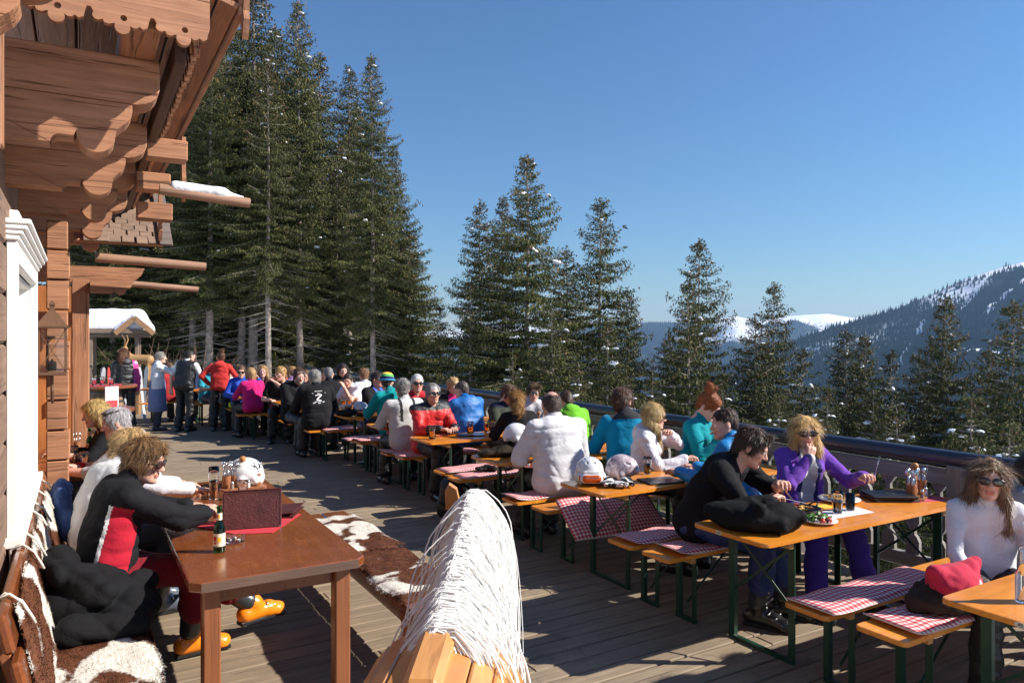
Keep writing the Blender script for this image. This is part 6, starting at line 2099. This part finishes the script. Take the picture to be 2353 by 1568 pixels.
def backpack(label, x, y, z, rz, c, c2=None, lay=0):
    t = thing('backpack', label, 'backpack', (x, y, z), R_(rz), 'backpacks'); t.rotation_euler = (R_(lay), 0, R_(rz))
    V, F = solid([EL((0, 0, .22), (.16, .12, .24)), EL((0, .09, .15), (.12, .07, .12)), EL((0, 0, .40), (.13, .10, .07))], .013, .04); V = crumple(V, F, .009, 11, 4); V[:, 2] = np.maximum(V[:, 2], .002)
    mi = (V[F].mean(1)[:, 0] < -.11).astype(int) if c2 else 0
    qmesh('pack', [(V, F, mi)], [fabric(c, 'shell'), fabric(c2 or c, 'shell')], t)
    for s in (-1, 1):
        b = MB(); b.tube([(s * .07, -.09, .40), (s * .09, -.17, .34), (s * .09, -.17, .2), (s * .08, -.10, .08)], .017, 6); b.build('strap', fabric(c), t, smooth=True)
    b = MB(); b.tube([(-.03, -.03, .45), (0, -.03, .50), (.03, -.03, .45)], .008, 6); b.build('handle', fabric(c), t, smooth=True)


backpack('black backpack standing on the deck below the man in red', 3.40, 7.05, 0, 40, (.010, .010, .011))
backpack('black and red backpack on the bench behind the red jacket', 3.62, 9.08, .50, 0, (.015, .015, .016), (.35, .02, .03))
# phones
for lb, p, r in (('smartphone in the hands of the red haired woman', (5.10, 4.93, 1.075), (R_(50), 0, R_(20))), ('smartphone held up by the woman in the blue apron', (1.90, 17.08, 1.42), (0, 0, R_(-90)))):
    t = thing('smartphone', lb, 'phone', p); t.rotation_euler = r
    b = MB(); b.box((0, 0, 0), (.14, .009, .07), None, 0, .003); b.build('phone_body', mat((.5, .5, .52), .3, name='phone_shell', metal=.5), t)
    b = MB(); b.box((0, -.0052, 0), (.115, .001, .062)); b.build('screen', mat((.02, .02, .03), .05, name='screen', coat=1), t)
# table numbers
def number(txt, parent_label, x, y, z):
    t = thing('number_plate', 'small oval number plate reading %s on the %s' % (txt, parent_label), 'sign', (x, y, z), R_(-90))
    b = MB(); b.lathe([(0, -.001), (.024, -.001), (.024, .001), (0, .001)], 20, rot=(R_(90), 0, 0)); V = np.concatenate(b.v); b.v = [V * (1, 1, .5)]; b.build('plate', mat((.62, .58, .45), .5, name='plate_enamel'), t)
    cu = bpy.data.curves.new('digits', 'FONT'); cu.body = txt; cu.size = .022; cu.align_x = 'CENTER'; cu.align_y = 'CENTER'; cu.extrude = .0004
    o = bpy.data.objects.new('tmp', cu); COL.objects.link(o)
    me = bpy.data.meshes.new_from_object(o.evaluated_get(bpy.context.evaluated_depsgraph_get())); bpy.data.objects.remove(o)
    me.materials.append(mat((.01, .01, .01), .6, name='black_print'))
    link('digits', me, t, (0, -.0022, 0), (R_(90), 0, 0))


number('44', 'edge of the table laid with meals', 3.363, 3.22, .757)
number('45', 'edge of the corner table', 3.363, 1.55, .757)
# things on the barrel tables
t = thing('menu_card', 'white card holder standing on the barrel table', 'menu card', (.36, 11.1, 1.0), R_(20))
b = MB(); b.box((0, 0, .15), (.17, .012, .30), None, 0, .003); b.build('card', mat((.72, .72, .73), .4, .03, name='card'), t)
b = MB(); b.box((0, 0, .004), (.17, .07, .008), None, 0, .002); b.build('foot', GL, t)
b = MB(); b.box((0, -.007, .07), (.14, .002, .09)); b.build('red_print', mat((.5, .05, .06), .6, name='print_red'), t)
sheet('red_cloth', 'red cloth on the barrel table beside the porch post', 'napkin', [(.12, 11.0), (.5, 10.98), (.55, 11.3), (.2, 11.4)], 1.001, REDC)
sheet('red_cloth', 'red cloth on the taller barrel table', 'napkin', [(.12, 14.0), (.6, 13.98), (.62, 14.4), (.15, 14.5)], 1.141, REDC)
for k, (x_, y_) in enumerate(((.2, 14.1), (.32, 14.25), (.45, 14.1))): tumbler('empty_glass', 'empty glass on the taller barrel table, %s of three' % ('leftmost', 'middle', 'rightmost')[k], 'glass', x_, y_, 1.146, STRAIGHT, n=12)

for k in range(26):
    i = 3 + k % 7; x_ = 3.75 + (k * .37) % 1.5 - (.5 if i > 7 else 0); y_ = TY[i] + .2 * math.sin(k * 2.3)
    if k % 4 == 3: b = MB(); bottle('small bottle among the drinks of the far tables', x_, y_, TT, glassm((.25, .10, .02), 0, 'brown_glass'), .22, .028, False)['group'] = 'bottles on the far tables'
    else: tumbler('drink_glass', 'glass among the drinks of the far tables', 'glass', x_, y_, TT, (STRAIGHT, MUGP, COLA)[k % 3], lz=.08, n=12, lmat=BEER if k % 2 else mat((.03, .008, .004), .05, .02, name='cola', coat=1), group='glasses on the far tables')
# ------------------------------------------------------------ far left: snow roofed shelter with carved deer
sh = thing('snow_shelter', 'small wooden shelter with thick snow roof beyond the terrace', 'shelter', (1.05, 21.6, .05), R_(-8)); sh.scale = (.72, .72, .80)
OW = wood('old_grey_wood', (.30, .22, .16), (.17, .12, .09), 0, 30, .85); OZ = wood('old_grey_wood_z', (.30, .22, .16), (.17, .12, .09), 2, 30, .85)
for x_ in (-1.1, .35):
    for y_ in (-.4, .5):
        b = MB(); b.box((x_, y_, 1.25), (.12, .12, 2.5), None, 0, .01); b.build('post', OZ, sh)
b = MB(); b.box((-.4, -.45, 2.44), (2.4, .10, .12), None, 0, .01); b.build('beam', OW, sh)
b = MB(); b.prism([(-1.7, 0), (.95, 0), (.75, .06), (.3, .14), (-1.7, .14)], 1.4, 'y', (0, .1, 2.52)); b.build('roof_frame', OW, sh)
V, F = solid([C((-1.6, .1, 2.92), (.25, .1, 2.95), .40, .38), C((-1.6, -.35, 2.72), (.45, -.35, 2.74), .22, .2), C((.3, .1, 2.95), (.75, .1, 2.66), .34, .14)], .05, .15); V = crumple(V, F, .03, 1.6, 3); V[:, 2] = np.maximum(V[:, 2], 2.6)
qmesh('roof_snow', [(V, F, 0)], [SNOW], sh)
GW = wood('gable_wood', (.45, .26, .13), (.30, .16, .08), 0, 30, .7)
for s in (-1, 1):
    b = MB(); b.bar((.30, -.70, 3.0), (.30 + s * .62, -.70, 2.50), .05, .17, 0, .006); b.build('gable_board', GW, sh)
    V, F = solid([C((.30, -.62, 3.10), (.30 + s * .6, -.62, 2.62), .07, .06)], .03, .03); qmesh('gable_snow', [(V, F, 0)], [SNOW], sh)
CW = wood('carved_wood', (.50, .29, .12), (.32, .17, .07), 2, 20, .55)
deer = thing('carved_deer', 'carved wooden animal figure standing on a log under the shelter', 'carving', (1.28, 20.9, .45), R_(70)); deer.scale = (.85, .85, .85)
V, F = solid([C((0, -.28, 1.1), (0, .22, 1.12), .15, .14), C((0, .22, 1.14), (0, .40, 1.42), .10, .07), C((0, .38, 1.44), (0, .56, 1.36), .075, .045)] + [C((sx * .08, y_, 1.05), (sx * .08, y_ * 1.02, .52), .06, .035) for sx in (-1, 1) for y_ in (-.27, .2)], .025, .05)
qmesh('animal', [(V, F, 0)], [CW], deer)
b = MB(); b.tube([(0, -.5, .47), (0, .5, .47)], .10, 12); b.build('log_base', CW, deer)
b = MB(); b.tube([(0, 0, -.8), (0, 0, .40)], .13, 12); b.build('stump', CW, deer)
for s in (-1, 1):
    b = MB(); b.tube([(s * .04, .38, 1.5), (s * .14, .34, 1.7), (s * .22, .4, 1.85)], [.02, .016, .008], 6); b.build('horn', CW, deer)
# skis and poles stuck in the snow at the far left
for k in range(9):
    x_ = .35 + .13 * k + .03 * math.sin(k * 3); y_ = 19.9 + .25 * math.sin(k * 2.1)
    t = thing('ski', 'upright ski stuck in the snow behind the barrel tables, %s from the left' % ORD[k], 'ski', (x_, y_, -.3), R_(20 * math.sin(k)), 'skis stuck in the snow')
    t.rotation_euler = (R_(4 * math.sin(k * 1.7)), R_(5 * math.cos(k * 2.3)), R_(25 * k))
    b = MB(); b.prism([(-.035, 0), (.035, 0), (.03, .8), (.045, 1.4), (.03, 1.52), (0, 1.56), (-.03, 1.52), (-.045, 1.4), (-.03, .8)], .015, 'y'); b.build('ski_body', mat(((.55, .55, .57), (.05, .05, .06), (.5, .06, .05), (.2, .25, .3))[k % 4], .3, .1, name='ski_topsheet', coat=.4), t)
    b = MB(); b.box((0, -.02, .62), (.06, .04, .20), None, 0, .008); b.build('binding', mat((.05, .05, .05), .4, name='binding'), t)
# bare shrubs by the grove
for k, (x_, y_) in enumerate(((1.3, 22.6), (1.7, 22.2), (2.5, 23.5), (1.9, 24.2), (3.2, 24.4))):
    b = MB()
    for q in range(16):
        a = rnd.uniform(0, 6.28); L_ = rnd.uniform(1.2, 2.9); le = rnd.uniform(.15, .6)
        p0 = Vector((0, 0, 0)); p1 = Vector((math.cos(a) * L_ * le * .4, math.sin(a) * L_ * le * .4, L_ * .5)); p2 = Vector((math.cos(a) * L_ * le, math.sin(a) * L_ * le, L_ * (1 - le * .3)))
        b.tube([p0, p1, p2], [.016, .011, .004], 4, caps=False)
        for w_ in range(3):
            s_ = rnd.uniform(.4, .9); p = p0.lerp(p2, s_); b.tube([p, p + Vector((rnd.uniform(-.4, .4), rnd.uniform(-.4, .4), rnd.uniform(.1, .5)))], [.007, .003], 3, caps=False)
    t = thing('bare_shrub', 'leafless brown shrub before the grove, %s from the left' % ('first', 'second', 'third', 'fourth', 'fifth')[k], 'shrub', (x_, y_, -.75)); b.build('twigs', mat((.20, .12, .08), .8, name='twig'), t)
# ------------------------------------------------------------ people
def side_panel(c, J):
    """red side panels with white piping"""
    q = c - J['wst']; a = np.abs(q @ J['rt']); f = q @ J['fw']; u = q @ J['up']
    lim = .028 + .05 * np.clip((u + .2) / .4, 0, 1)
    arm = np.minimum(np.linalg.norm(c - (J['sh'][1] + J['el'][1]) / 2, axis=1), np.linalg.norm(c - J['el'][1], axis=1)) < .13
    m = np.zeros(len(c))
    inside = (a > .085) & (u < .19) & (f > -.075) & (f < .085) & ~arm
    edge = (a > .085) & (u < .19) & (f > -.092) & (f <= -.075) & ~arm
    m[inside] = 1; m[edge] = 2
    return m


def yoke(black_fore=True):
    def fn(c, J):
        m = np.zeros(len(c))
        u = (c - J['chs']) @ J['up']
        m[(u > .005)] = 1
        if black_fore:
            for i in (0, 1):
                d = np.linalg.norm(c - J['wr'][i], axis=1); m[d < .17] = 1
        d = np.linalg.norm(c - (J['sh'][0] * .7 + J['el'][0] * .3), axis=1); m[d < .055] = 2
        return m
    return fn


def collar_blue(c, J):
    m = np.zeros(len(c))
    q = c - J['chs']; f = q @ J['fw']; r = np.abs(q @ J['rt'])
    m[(f > .03) & (r < .10) & (r > .03)] = 1
    for i in (0, 1): m[np.linalg.norm(c - J['wr'][i], axis=1) < .13] = 1
    m[(q @ J['up'] < -.25)] = 1
    return m


def right_side(c, J):
    m = np.zeros(len(c)); q = c - J['chs']
    m[(q @ J['rt'] > .12)] = 1
    m[(np.linalg.norm(c - J['sh'][1], axis=1) < .07)] = 2
    return m


def stripe_arm(c, J):
    m = np.zeros(len(c)); q = c - J['chs']
    r = q @ J['rt']
    m[(r > .10) & (r < .15)] = 1
    return m


def open_front(c, J):
    m = np.zeros(len(c)); q = c - J['chs']
    m[(np.abs(q @ J['rt']) < .055) & (q @ J['fw'] > .05)] = 1
    m[(np.abs(q @ J['rt']) >= .055) & (np.abs(q @ J['rt']) < .085) & (q @ J['fw'] > .05)] = 2
    return m


NAVY = (.015, .02, .06); TEAL = (.0, .24, .28); TURQ = (.0, .20, .36); BLUE = (.01, .13, .42); RED = (.55, .02, .02)
BLOND = (.48, .30, .11); GREY = (.30, .29, .28); DBROWN = (.055, .03, .018); BROWN = (.13, .065, .03); GINGER = (.30, .09, .025)
ONT = dict(L=(-.17, .46, .84), R=(.17, .46, .84))
# --- by the wall
person('man in black fleece with red side panels and sunglasses leaning on the brown table', .12, 4.84, -80, seat=.48, size=1.08, lean=14, hunch=22, head=(-34, 14, 0), L=(-.10, .56, .87), R=(.06, .58, .87), Lp=(-.9, -.2, -.5), Rp=(.9, -.2, -.5), curl=.9,
       top=(BLACK, 'soft'), topname='fleece_jacket', sleeve=.86, paint=side_panel, extra=((.42, .012, .03), WHITE), pants=(.16, .008, .016), hair=('tousled', (.20, .11, .048)), near=2, acc=[('sunglasses', (.05, .02, .02))],
       legs=(((-.08, .46, .50), (.02, .80, .22)), ((.12, .42, .54), (.06, .44, .13))), boots=(.85, .24, .01), bootkind='ski', bulk=.020)
person('blond woman in light grey sweater behind the man in black fleece', .05, 5.78, -80, seat=.48, sex='f', size=1.05, lean=22, hunch=16, head=(-15, 18, 0), L=(-.16, .66, .84), R=(.12, .68, .84), top=((.58, .58, .60), 'soft'), topname='sweater', sleeve=.9,
       pants=(.03, .035, .05), hair=('tousled', (.50, .33, .15)), near=2, bootkind='ski', boots=(.10, .12, .16), curl=.8)
person('grey haired man in grey hoodie with sunglasses pushed up on his head', .50, 7.15, 78, seat=.47, size=1.10, lean=20, hunch=12, head=(12, 14, 0), L=(-.15, .62, .84), R=(.10, .55, .84), top=((.40, .41, .44), 'soft'), topname='hoodie', sleeve=.62, pants=(.03, .03, .04),
       hair=('short', (.42, .40, .41)), near=True, acc=[('sunglasses_up', BLACK)], hood=1, curl=.9, cuff=(.6, .02, .02), skin=(.60, .33, .25))
person('blond woman in black and white jacket beside the barrel table', .36, 8.35, 95, seat=.47, sex='f', size=1.08, lean=20, hunch=12, head=(10, 12, 0), top=(BLACK, 'soft'), paint=stripe_arm, extra=((.75, .75, .75),), hair=('bob', (.55, .38, .15)), near=True, L=(-.15, .55, .84), R=(.2, .5, .84), sleeve=.7)
# --- right hand row, near to far
person('girl in white top and black sunglasses sitting at the corner table', 4.40, 2.22, 138, seat=.5, sex='f', bust=0, size=.93, lean=6, hunch=4, head=(-14, 2, -3), L=(-.12, .34, .66), R=(.16, .36, .64), top=((.66, .66, .70), 'soft'), topname='long_sleeved_top', collar=False, bulk=.004, pants=(.02, .018, .018),
       hair=('longwavy', (.17, .095, .045)), near=2, acc=[('sunglasses',)], curl=.6)
person('dark haired person cut off by the right edge of the frame', 4.93, 2.24, 190, seat=.5, sex='f', size=.95, lean=4, head=(-30, 5, 0), top=((.22, .22, .24), 'soft'), hood=1, hair=('long', (.05, .035, .025)), near=True)
person('man in black jacket bending over his plate', 3.83, 3.86, 208, seat=.51, size=1.12, lean=34, hunch=16, head=(10, 26, 0), L=(-.02, .56, .95), R=(.02, .50, .85), Lp=(-.9, -.1, -.5), Rp=(.9, 0, -.5), top=((.009, .009, .011), 'soft'), sleeve=.72, pants=(.012, .03, .12), hair=('sweep', DBROWN), near=2, curl=.9, bootkind='ski',
       legs=(((-.15, .43, .56), (-.16, .50, .12)), ((.12, .43, .56), (.10, .40, .12))))
person('blond woman in purple jacket and dark sunglasses eating with one hand', 4.84, 3.80, 160, seat=.51, sex='f', size=1.0, lean=6, hunch=6, head=(-18, 4, 2), R=(.05, .22, 1.04), L=(-.26, .42, .93), Rp=(.7, .2, -.7), top=((.15, .05, .38), 'soft'), paint=open_front, extra=((.50, .49, .50), (.03, .03, .12)), pants=(.07, .035, .28), hair=('long', (.60, .38, .14)), near=2, acc=[('sunglasses', (.03, .015, .01))], curl=1.0, cuff=(.65, .03, .14),
       Rh=((-.35, -.15, .9), (0, 1, .2)), legs=(((-.16, .44, .56), (-.22, .52, .12)), ((.14, .44, .56), (.18, .52, .12))))
person('dark haired man in bright blue jacket seen from behind', 4.58, 4.14, 22, seat=.5, size=1.06, lean=10, head=(36, 8, 0), top=((.01, .20, .50), 'shell'), hair=('crop', DBROWN), near=True, hood=None, **ONT)
person('red haired woman in teal fleece looking down at her phone', 5.20, 5.28, 196, seat=.5, sex='f', size=1.12, lean=8, hunch=14, head=(2, 32, 0), L=(-.02, .34, 1.02), R=(.10, .36, 1.0), top=(TEAL, 'soft'), topname='fleece', hair=('topbun', GINGER), near=True, curl=.8, skin=(.72, .46, .36))
person('blond woman with braid and sunglasses in white jacket eating', 4.50, 5.26, 222, seat=.5, sex='f', size=1.02, lean=8, hunch=8, head=(22, 6, 0), L=(-.02, .26, 1.06), R=(.14, .40, .86), Lp=(-.9, .2, -.5), top=((.66, .64, .68), 'shell'), hood=1, hair=('braid', (.52, .37, .15)), near=True, acc=[('sunglasses',)], curl=.9, cuff=(.03, .06, .35))
person('man in turquoise jacket with dark hood turning his head right', 4.74, 5.74, -18, seat=.5, size=1.14, lean=12, head=(-52, 0, 0), top=(TURQ, 'soft'), hood=1, paint=lambda c, J: (((c - J['nkb']) @ J['up'] > -.045) & (np.linalg.norm(c - J['nkb'], axis=1) < .2)).astype(float), extra=((.035, .035, .04),), hair=('sweep', (.10, .05, .03)), near=True, **ONT)
person('broad man in white sweater seen from behind', 3.86, 5.68, -6, seat=.5, size=1.14, lean=10, hunch=14, head=(-6, 8, 0), top=((.63, .62, .64), 'soft'), topname='sweater', hair=('bald', (.09, .06, .045)), near=2, fat=1.22, belly=.03, pants=(.015, .015, .017), skin=(.60, .34, .27), L=(-.2, .44, .84), R=(.2, .44, .84))
person('person in lime green hoodie bent forward behind the white sweater', 5.18, 7.29, -10, seat=.5, size=1.0, lean=22, hunch=16, head=(0, 30, 0), top=((.16, .50, .03), 'soft'), topname='hoodie', hood=1, hair=('short', DBROWN), near=False, **ONT)
person('girl with long wavy red blond hair in black seen from behind', 4.42, 7.29, -14, seat=.5, sex='f', size=1.0, lean=16, head=(-10, 8, 0), top=(BLACK, 'soft'), hair=('ponytail', (.36, .19, .06)), near=True, **ONT)
person('boy with glasses in pale grey hooded jacket facing the camera', 5.30, 8.45, 160, seat=.5, size=1.0, lean=4, head=(-8, 6, 0), top=((.52, .50, .52), 'soft'), hood=1, hair=('sweep', (.16, .10, .05)), acc=[('glasses',)], near=True, **ONT)
person('boy in dark green sweater reading at the table', 4.78, 8.45, 196, seat=.5, size=1.02, lean=14, hunch=14, head=(6, 30, 0), top=((.045, .055, .04), 'soft'), topname='sweater', extra=((.02, .025, .05),), paint=lambda c, J: ((c - J['nkb']) @ J['up'] > -.02).astype(float), sleeve=.72, hair=('sweep', (.13, .07, .04)), near=True, **ONT)
person('grey haired man in red and black ski jacket with sunglasses', 3.76, 8.44, 186, seat=.5, size=1.06, lean=5, head=(-4, -2, 0), L=(-.10, .44, .85), R=(.10, .44, .85), top=(RED, 'shell'), paint=yoke(), extra=((.015, .015, .016), (.75, .45, .02)), hair=('short', (.33, .32, .31)), near=True, acc=[('sunglasses',)], fat=1.1, skin=(.62, .36, .27), curl=.5)
person('man in bright blue hooded jacket seen from behind', 4.55, 8.84, 8, seat=.5, size=1.06, lean=14, hunch=22, head=(28, 14, 0), top=((.015, .14, .44), 'shell'), hood=1, hair=('crop', (.08, .06, .05)), fat=1.12, **ONT)
person('woman with curly blond hair behind the blue jacket', 4.80, 9.98, 176, seat=.5, sex='f', size=1.02, lean=8, head=(6, 10, 0), top=(BLACK, 'soft'), extra=((.55, .03, .2),), paint=open_front, hair=('curly', (.40, .25, .11)), **ONT)
person('grey haired man in light shirt with dark backpack straps', 3.62, 8.84, -4, seat=.5, size=1.10, lean=10, head=(-14, 4, 0), top=((.50, .50, .49), 'soft'), topname='shirt', extra=((.03, .03, .03),), paint=lambda c, J: ((np.abs(np.abs((c - J['chs']) @ J['rt']) - .09) < .02) & ((c - J['chs']) @ J['up'] > -.22)).astype(float), hair=('curly', (.17, .16, .15)), **ONT)
person('older man with grey hair and sunglasses facing the camera', 4.24, 9.98, 170, seat=.5, size=1.10, lean=4, head=(0, 0, 0), top=(BLACK, 'soft'), extra=((.45, .02, .03),), paint=yoke(False), hair=('short', (.52, .50, .49)), acc=[('sunglasses',)], skin=(.62, .36, .28), **ONT)
person('person in teal hooded jacket wearing a rainbow striped beanie', 3.98, 10.28, 10, seat=.5, size=1.10, lean=8, head=(-42, 4, 0), top=((.0, .26, .27), 'soft'), hood=1, hair=('crop', DBROWN), acc=[('beanie',), ('goggles', (.05, .3, .55))], **ONT)
person('man in black and blue jacket with sunglasses looking right', 4.08, 11.4, 212, seat=.5, size=1.08, lean=6, head=(8, 0, 0), L=(-.12, .44, .85), R=(.12, .44, .85), top=(BLACK, 'soft'), paint=collar_blue, extra=((.06, .12, .45),), hair=('crop', (.05, .04, .035)), acc=[('sunglasses',)], skin=(.60, .34, .26), near=True, fat=1.1)
person('dark haired boy in white t-shirt leaning on his elbow', 4.26, 12.75, 120, seat=.5, size=1.02, lean=18, hunch=14, head=(30, 14, 0), L=(-.05, .36, 1.08), R=(.15, .46, .84), top=((.68, .66, .70), 'soft'), topname='t_shirt', sleeve=.30, hair=('short', (.035, .025, .02)))
person('person with curly brown hair in white seen from behind', 4.60, 13.19, 0, seat=.5, size=1.04, lean=8, top=((.62, .62, .64), 'soft'), hair=('curly', (.20, .10, .05)), **ONT)
person('long haired dark man in black t-shirt facing the camera', 4.50, 14.35, 178, seat=.5, size=1.12, lean=2, head=(0, 6, 0), top=(BLACK, 'soft'), topname='t_shirt', sleeve=.34, hair=('bob', (.03, .02, .018)), **ONT)
person('man with cropped grey hair in black printed jacket seen from behind', 3.92, 13.19, -6, seat=.5, size=1.10, lean=10, head=(-8, 6, 0), top=(BLACK, 'soft'), hair=('crop', (.16, .15, .15)), **ONT)
LOGO, LJ = person('grey haired man in black jacket with white skier print on his back', 3.24, 11.6, -4, seat=.5, size=1.14, lean=12, hunch=14, head=(8, 6, 0), top=(BLACK, 'soft'), hair=('short', (.36, .34, .31)), fat=1.12, near=True, **ONT)
person('bearded man in black fleece resting his hand on the table', 3.16, 12.72, 192, seat=.5, size=1.14, lean=10, hunch=16, head=(-6, 12, 0), L=(-.14, .46, .85), R=(.0, .44, .85), top=(BLACK, 'soft'), hair=('short', (.10, .06, .04)), acc=[('beard', (.28, .25, .22))], fat=1.1, near=True, skin=(.62, .35, .27))
person('curly blond man in black t-shirt with raised fist', 3.30, 14.32, 165, seat=.5, size=1.08, lean=10, head=(-40, 10, 0), L=(.1, .26, 1.12), Lp=(-.8, .3, -.6), top=(BLACK, 'soft'), topname='t_shirt', sleeve=.34, hair=('curly', (.38, .22, .08)), curl=1.0)
person('woman with long light brown hair facing left', 3.32, 15.8, 150, seat=.5, sex='f', size=1.06, head=(10, 0, 0), top=((.10, .02, .02), 'soft'), hair=('long', (.34, .20, .08)), **ONT)
person('woman in bright pink jacket seen from behind', 2.86, 14.66, 8, seat=.5, sex='f', size=1.05, lean=10, top=((.55, .015, .15), 'soft'), hair=('bob', (.40, .25, .11)), **ONT)
person('woman in blue jacket and sunglasses with hair in a bun', 2.84, 15.82, 176, seat=.5, sex='f', size=1.06, head=(-10, 6, 0), L=(-.3, .30, 1.1), top=((.02, .07, .42), 'soft'), hair=('bun', (.10, .055, .03)), acc=[('sunglasses',)])
person('boy in turquoise t-shirt sitting at the far table', 2.46, 17.5, 200, seat=.5, size=1.08, lean=12, head=(-10, 10, 0), top=((.03, .30, .38), 'soft'), topname='t_shirt', sleeve=.34, hair=('short', (.035, .025, .02)), **ONT)
person('blond child sitting behind the woman in the red hoodie', 3.0, 18.85, 180, seat=.5, sex='f', size=.98, top=((.5, .5, .5), 'soft'), hair=('bob', (.45, .30, .12)), **ONT)
person('woman in pale top at the far table beside the red hoodie', 2.75, 16.9, 190, seat=.5, sex='f', size=1.0, lean=8, top=((.6, .58, .56), 'soft'), hair=('bob', (.42, .28, .12)), **ONT)
person('standing woman in red hoodie and black ski trousers', 2.52, 16.35, -18, seat=None, sex='f', size=1.0, lean=3, head=(36, 0, 0), L=(-.24, .12, .98), R=(.2, .18, .98), Lp=(-1, -.6, -.2), Rp=(1, -.6, -.2), top=((.52, .035, .03), 'soft'), topname='hoodie', hood=1, hair=('topbun', (.16, .08, .045)), pants=(.012, .012, .014), near=True)
person('standing waiter in black vest over white t-shirt', 1.86, 16.6, -38, seat=None, size=1.03, lean=9, side=6, head=(-28, 6, 0), L=(-.30, .02, .88), R=(.26, .36, 1.05), top=((.66, .66, .66), 'soft'), topname='t_shirt', sleeve=.38, vest=(.010, .010, .012), hair=('crop', (.045, .035, .03)), pants=(.012, .012, .014), near=True, bulk=.012)
person('standing grey haired woman in white with blue apron taking a picture', 1.40, 17.1, -92, seat=None, sex='f', size=1.0, lean=2, head=(0, 2, 0), L=(-.07, .42, 1.38), R=(.07, .42, 1.38), top=((.70, .70, .72), 'soft'), topname='sweater', hair=('short', (.36, .33, .29)), skirt=(.16, .20, .36), pants=(.05, .05, .06), bootkind='shoe', near=True, curl=.9, fat=1.12)
person('standing woman in black jacket with pink sleeve', .82, 17.4, 15, seat=None, sex='f', size=1.04, lean=3, head=(-40, 4, 0), top=(BLACK, 'shell'), paint=right_side, extra=((.62, .05, .25), (.75, .35, .5)), hood=1, hair=('ponytail', (.16, .07, .04)), pants=(.02, .02, .02), near=True, fat=1.1)

for k, (lb, x_, y_, f_, c_, hs, hc_, sx) in enumerate((('woman in dark coat seated behind the bearded man', 3.75, 14.33, 175, (.02, .02, .03), 'long', (.10, .06, .03), 'f'), ('man in grey fleece at the table behind the black printed jacket', 4.1, 14.36, 182, (.14, .14, .15), 'short', (.07, .05, .03), 'm'),
        ('woman in lilac top among the far tables', 3.62, 14.66, 4, (.35, .22, .45), 'bob', (.30, .18, .08), 'f'), ('man in navy jacket seen from behind at the far tables', 4.05, 14.64, -3, (.02, .03, .10), 'crop', (.05, .035, .03), 'm'),
        ('boy in orange top at the far tables', 3.72, 15.8, 178, (.55, .16, .02), 'sweep', (.10, .06, .03), 'm'), ('man in white shirt at the farthest table', 3.15, 16.04, 2, (.6, .6, .6), 'short', (.05, .04, .03), 'm'),
        ('woman in cyan jacket at the farthest table', 3.5, 17.2, 176, (.02, .30, .36), 'bun', (.20, .11, .05), 'f'), ('man in black at the farthest table', 3.0, 17.2, 184, (.012, .012, .014), 'short', (.12, .08, .05), 'm'),
        ('woman in red fleece behind the aproned woman', 1.75, 18.3, 10, (.40, .03, .03), 'bob', (.12, .07, .04), 'f'), ('man in dark blue behind the waiter', 2.15, 18.3, -5, (.02, .03, .09), 'short', (.06, .04, .03), 'm'))):
    person(lb, x_, y_, f_, sex=sx, size=1.0 + .03 * (k % 3), lean=8, head=((-20, 15, 30)[k % 3], 6, 0), top=(c_, 'soft'), hair=(hs, hc_), **ONT)

# skier print on the back of the black jacket
b = MB(); J = LJ
for (x0, z0, x1, z1, w_) in ((-.05, .02, .05, .03, .016), (.05, .03, -.03, -.05, .022), (-.03, -.05, .04, -.06, .018), (-.06, -.08, .05, -.07, .012), (-.02, .05, .03, .045, .014), (-.10, .06, -.07, .05, .008), (.10, .07, .115, .05, .008), (-.09, -.10, -.05, -.095, .016), (-.01, -.105, .03, -.10, .014), (.06, -.09, .09, -.08, .014), (-.06, .085, .06, .09, .01)):
    P_ = lambda x_, z_: J['chs'] - J['up'] * .10 * J['k'] + J['rt'] * x_ + J['up'] * z_ - J['fw'] * (.150 * J['k'] - .10 * abs(x_))
    b.bar(P_(x0, z0), P_(x1, z1), .006, w_)
b.build('back_print', mat((.75, .75, .75), .7, .05, name='white_print'), LOGO)
# ------------------------------------------------------------ air between here and the mountains
hz_ = MB(); hz_.box((4000, 3500, -10), (10400, 9600, 840))
hm_ = bpy.data.materials.new('haze_air'); hm_.use_nodes = True
nt = hm_.node_tree
for n_ in list(nt.nodes):
    if n_.type == 'BSDF_PRINCIPLED': nt.nodes.remove(n_)
pv = nt.nodes.new('ShaderNodeVolumePrincipled')
pv.inputs['Color'].default_value = (.38, .64, 1.0, 1)
pv.inputs['Density'].default_value = .00006
pv.inputs['Anisotropy'].default_value = .2
nt.links.new(pv.outputs[0], [n_ for n_ in nt.nodes if n_.type == 'OUTPUT_MATERIAL'][0].inputs['Volume'])
tag(hz_.build('haze', hm_), 'thin blue haze in the valley air', kind='stuff')
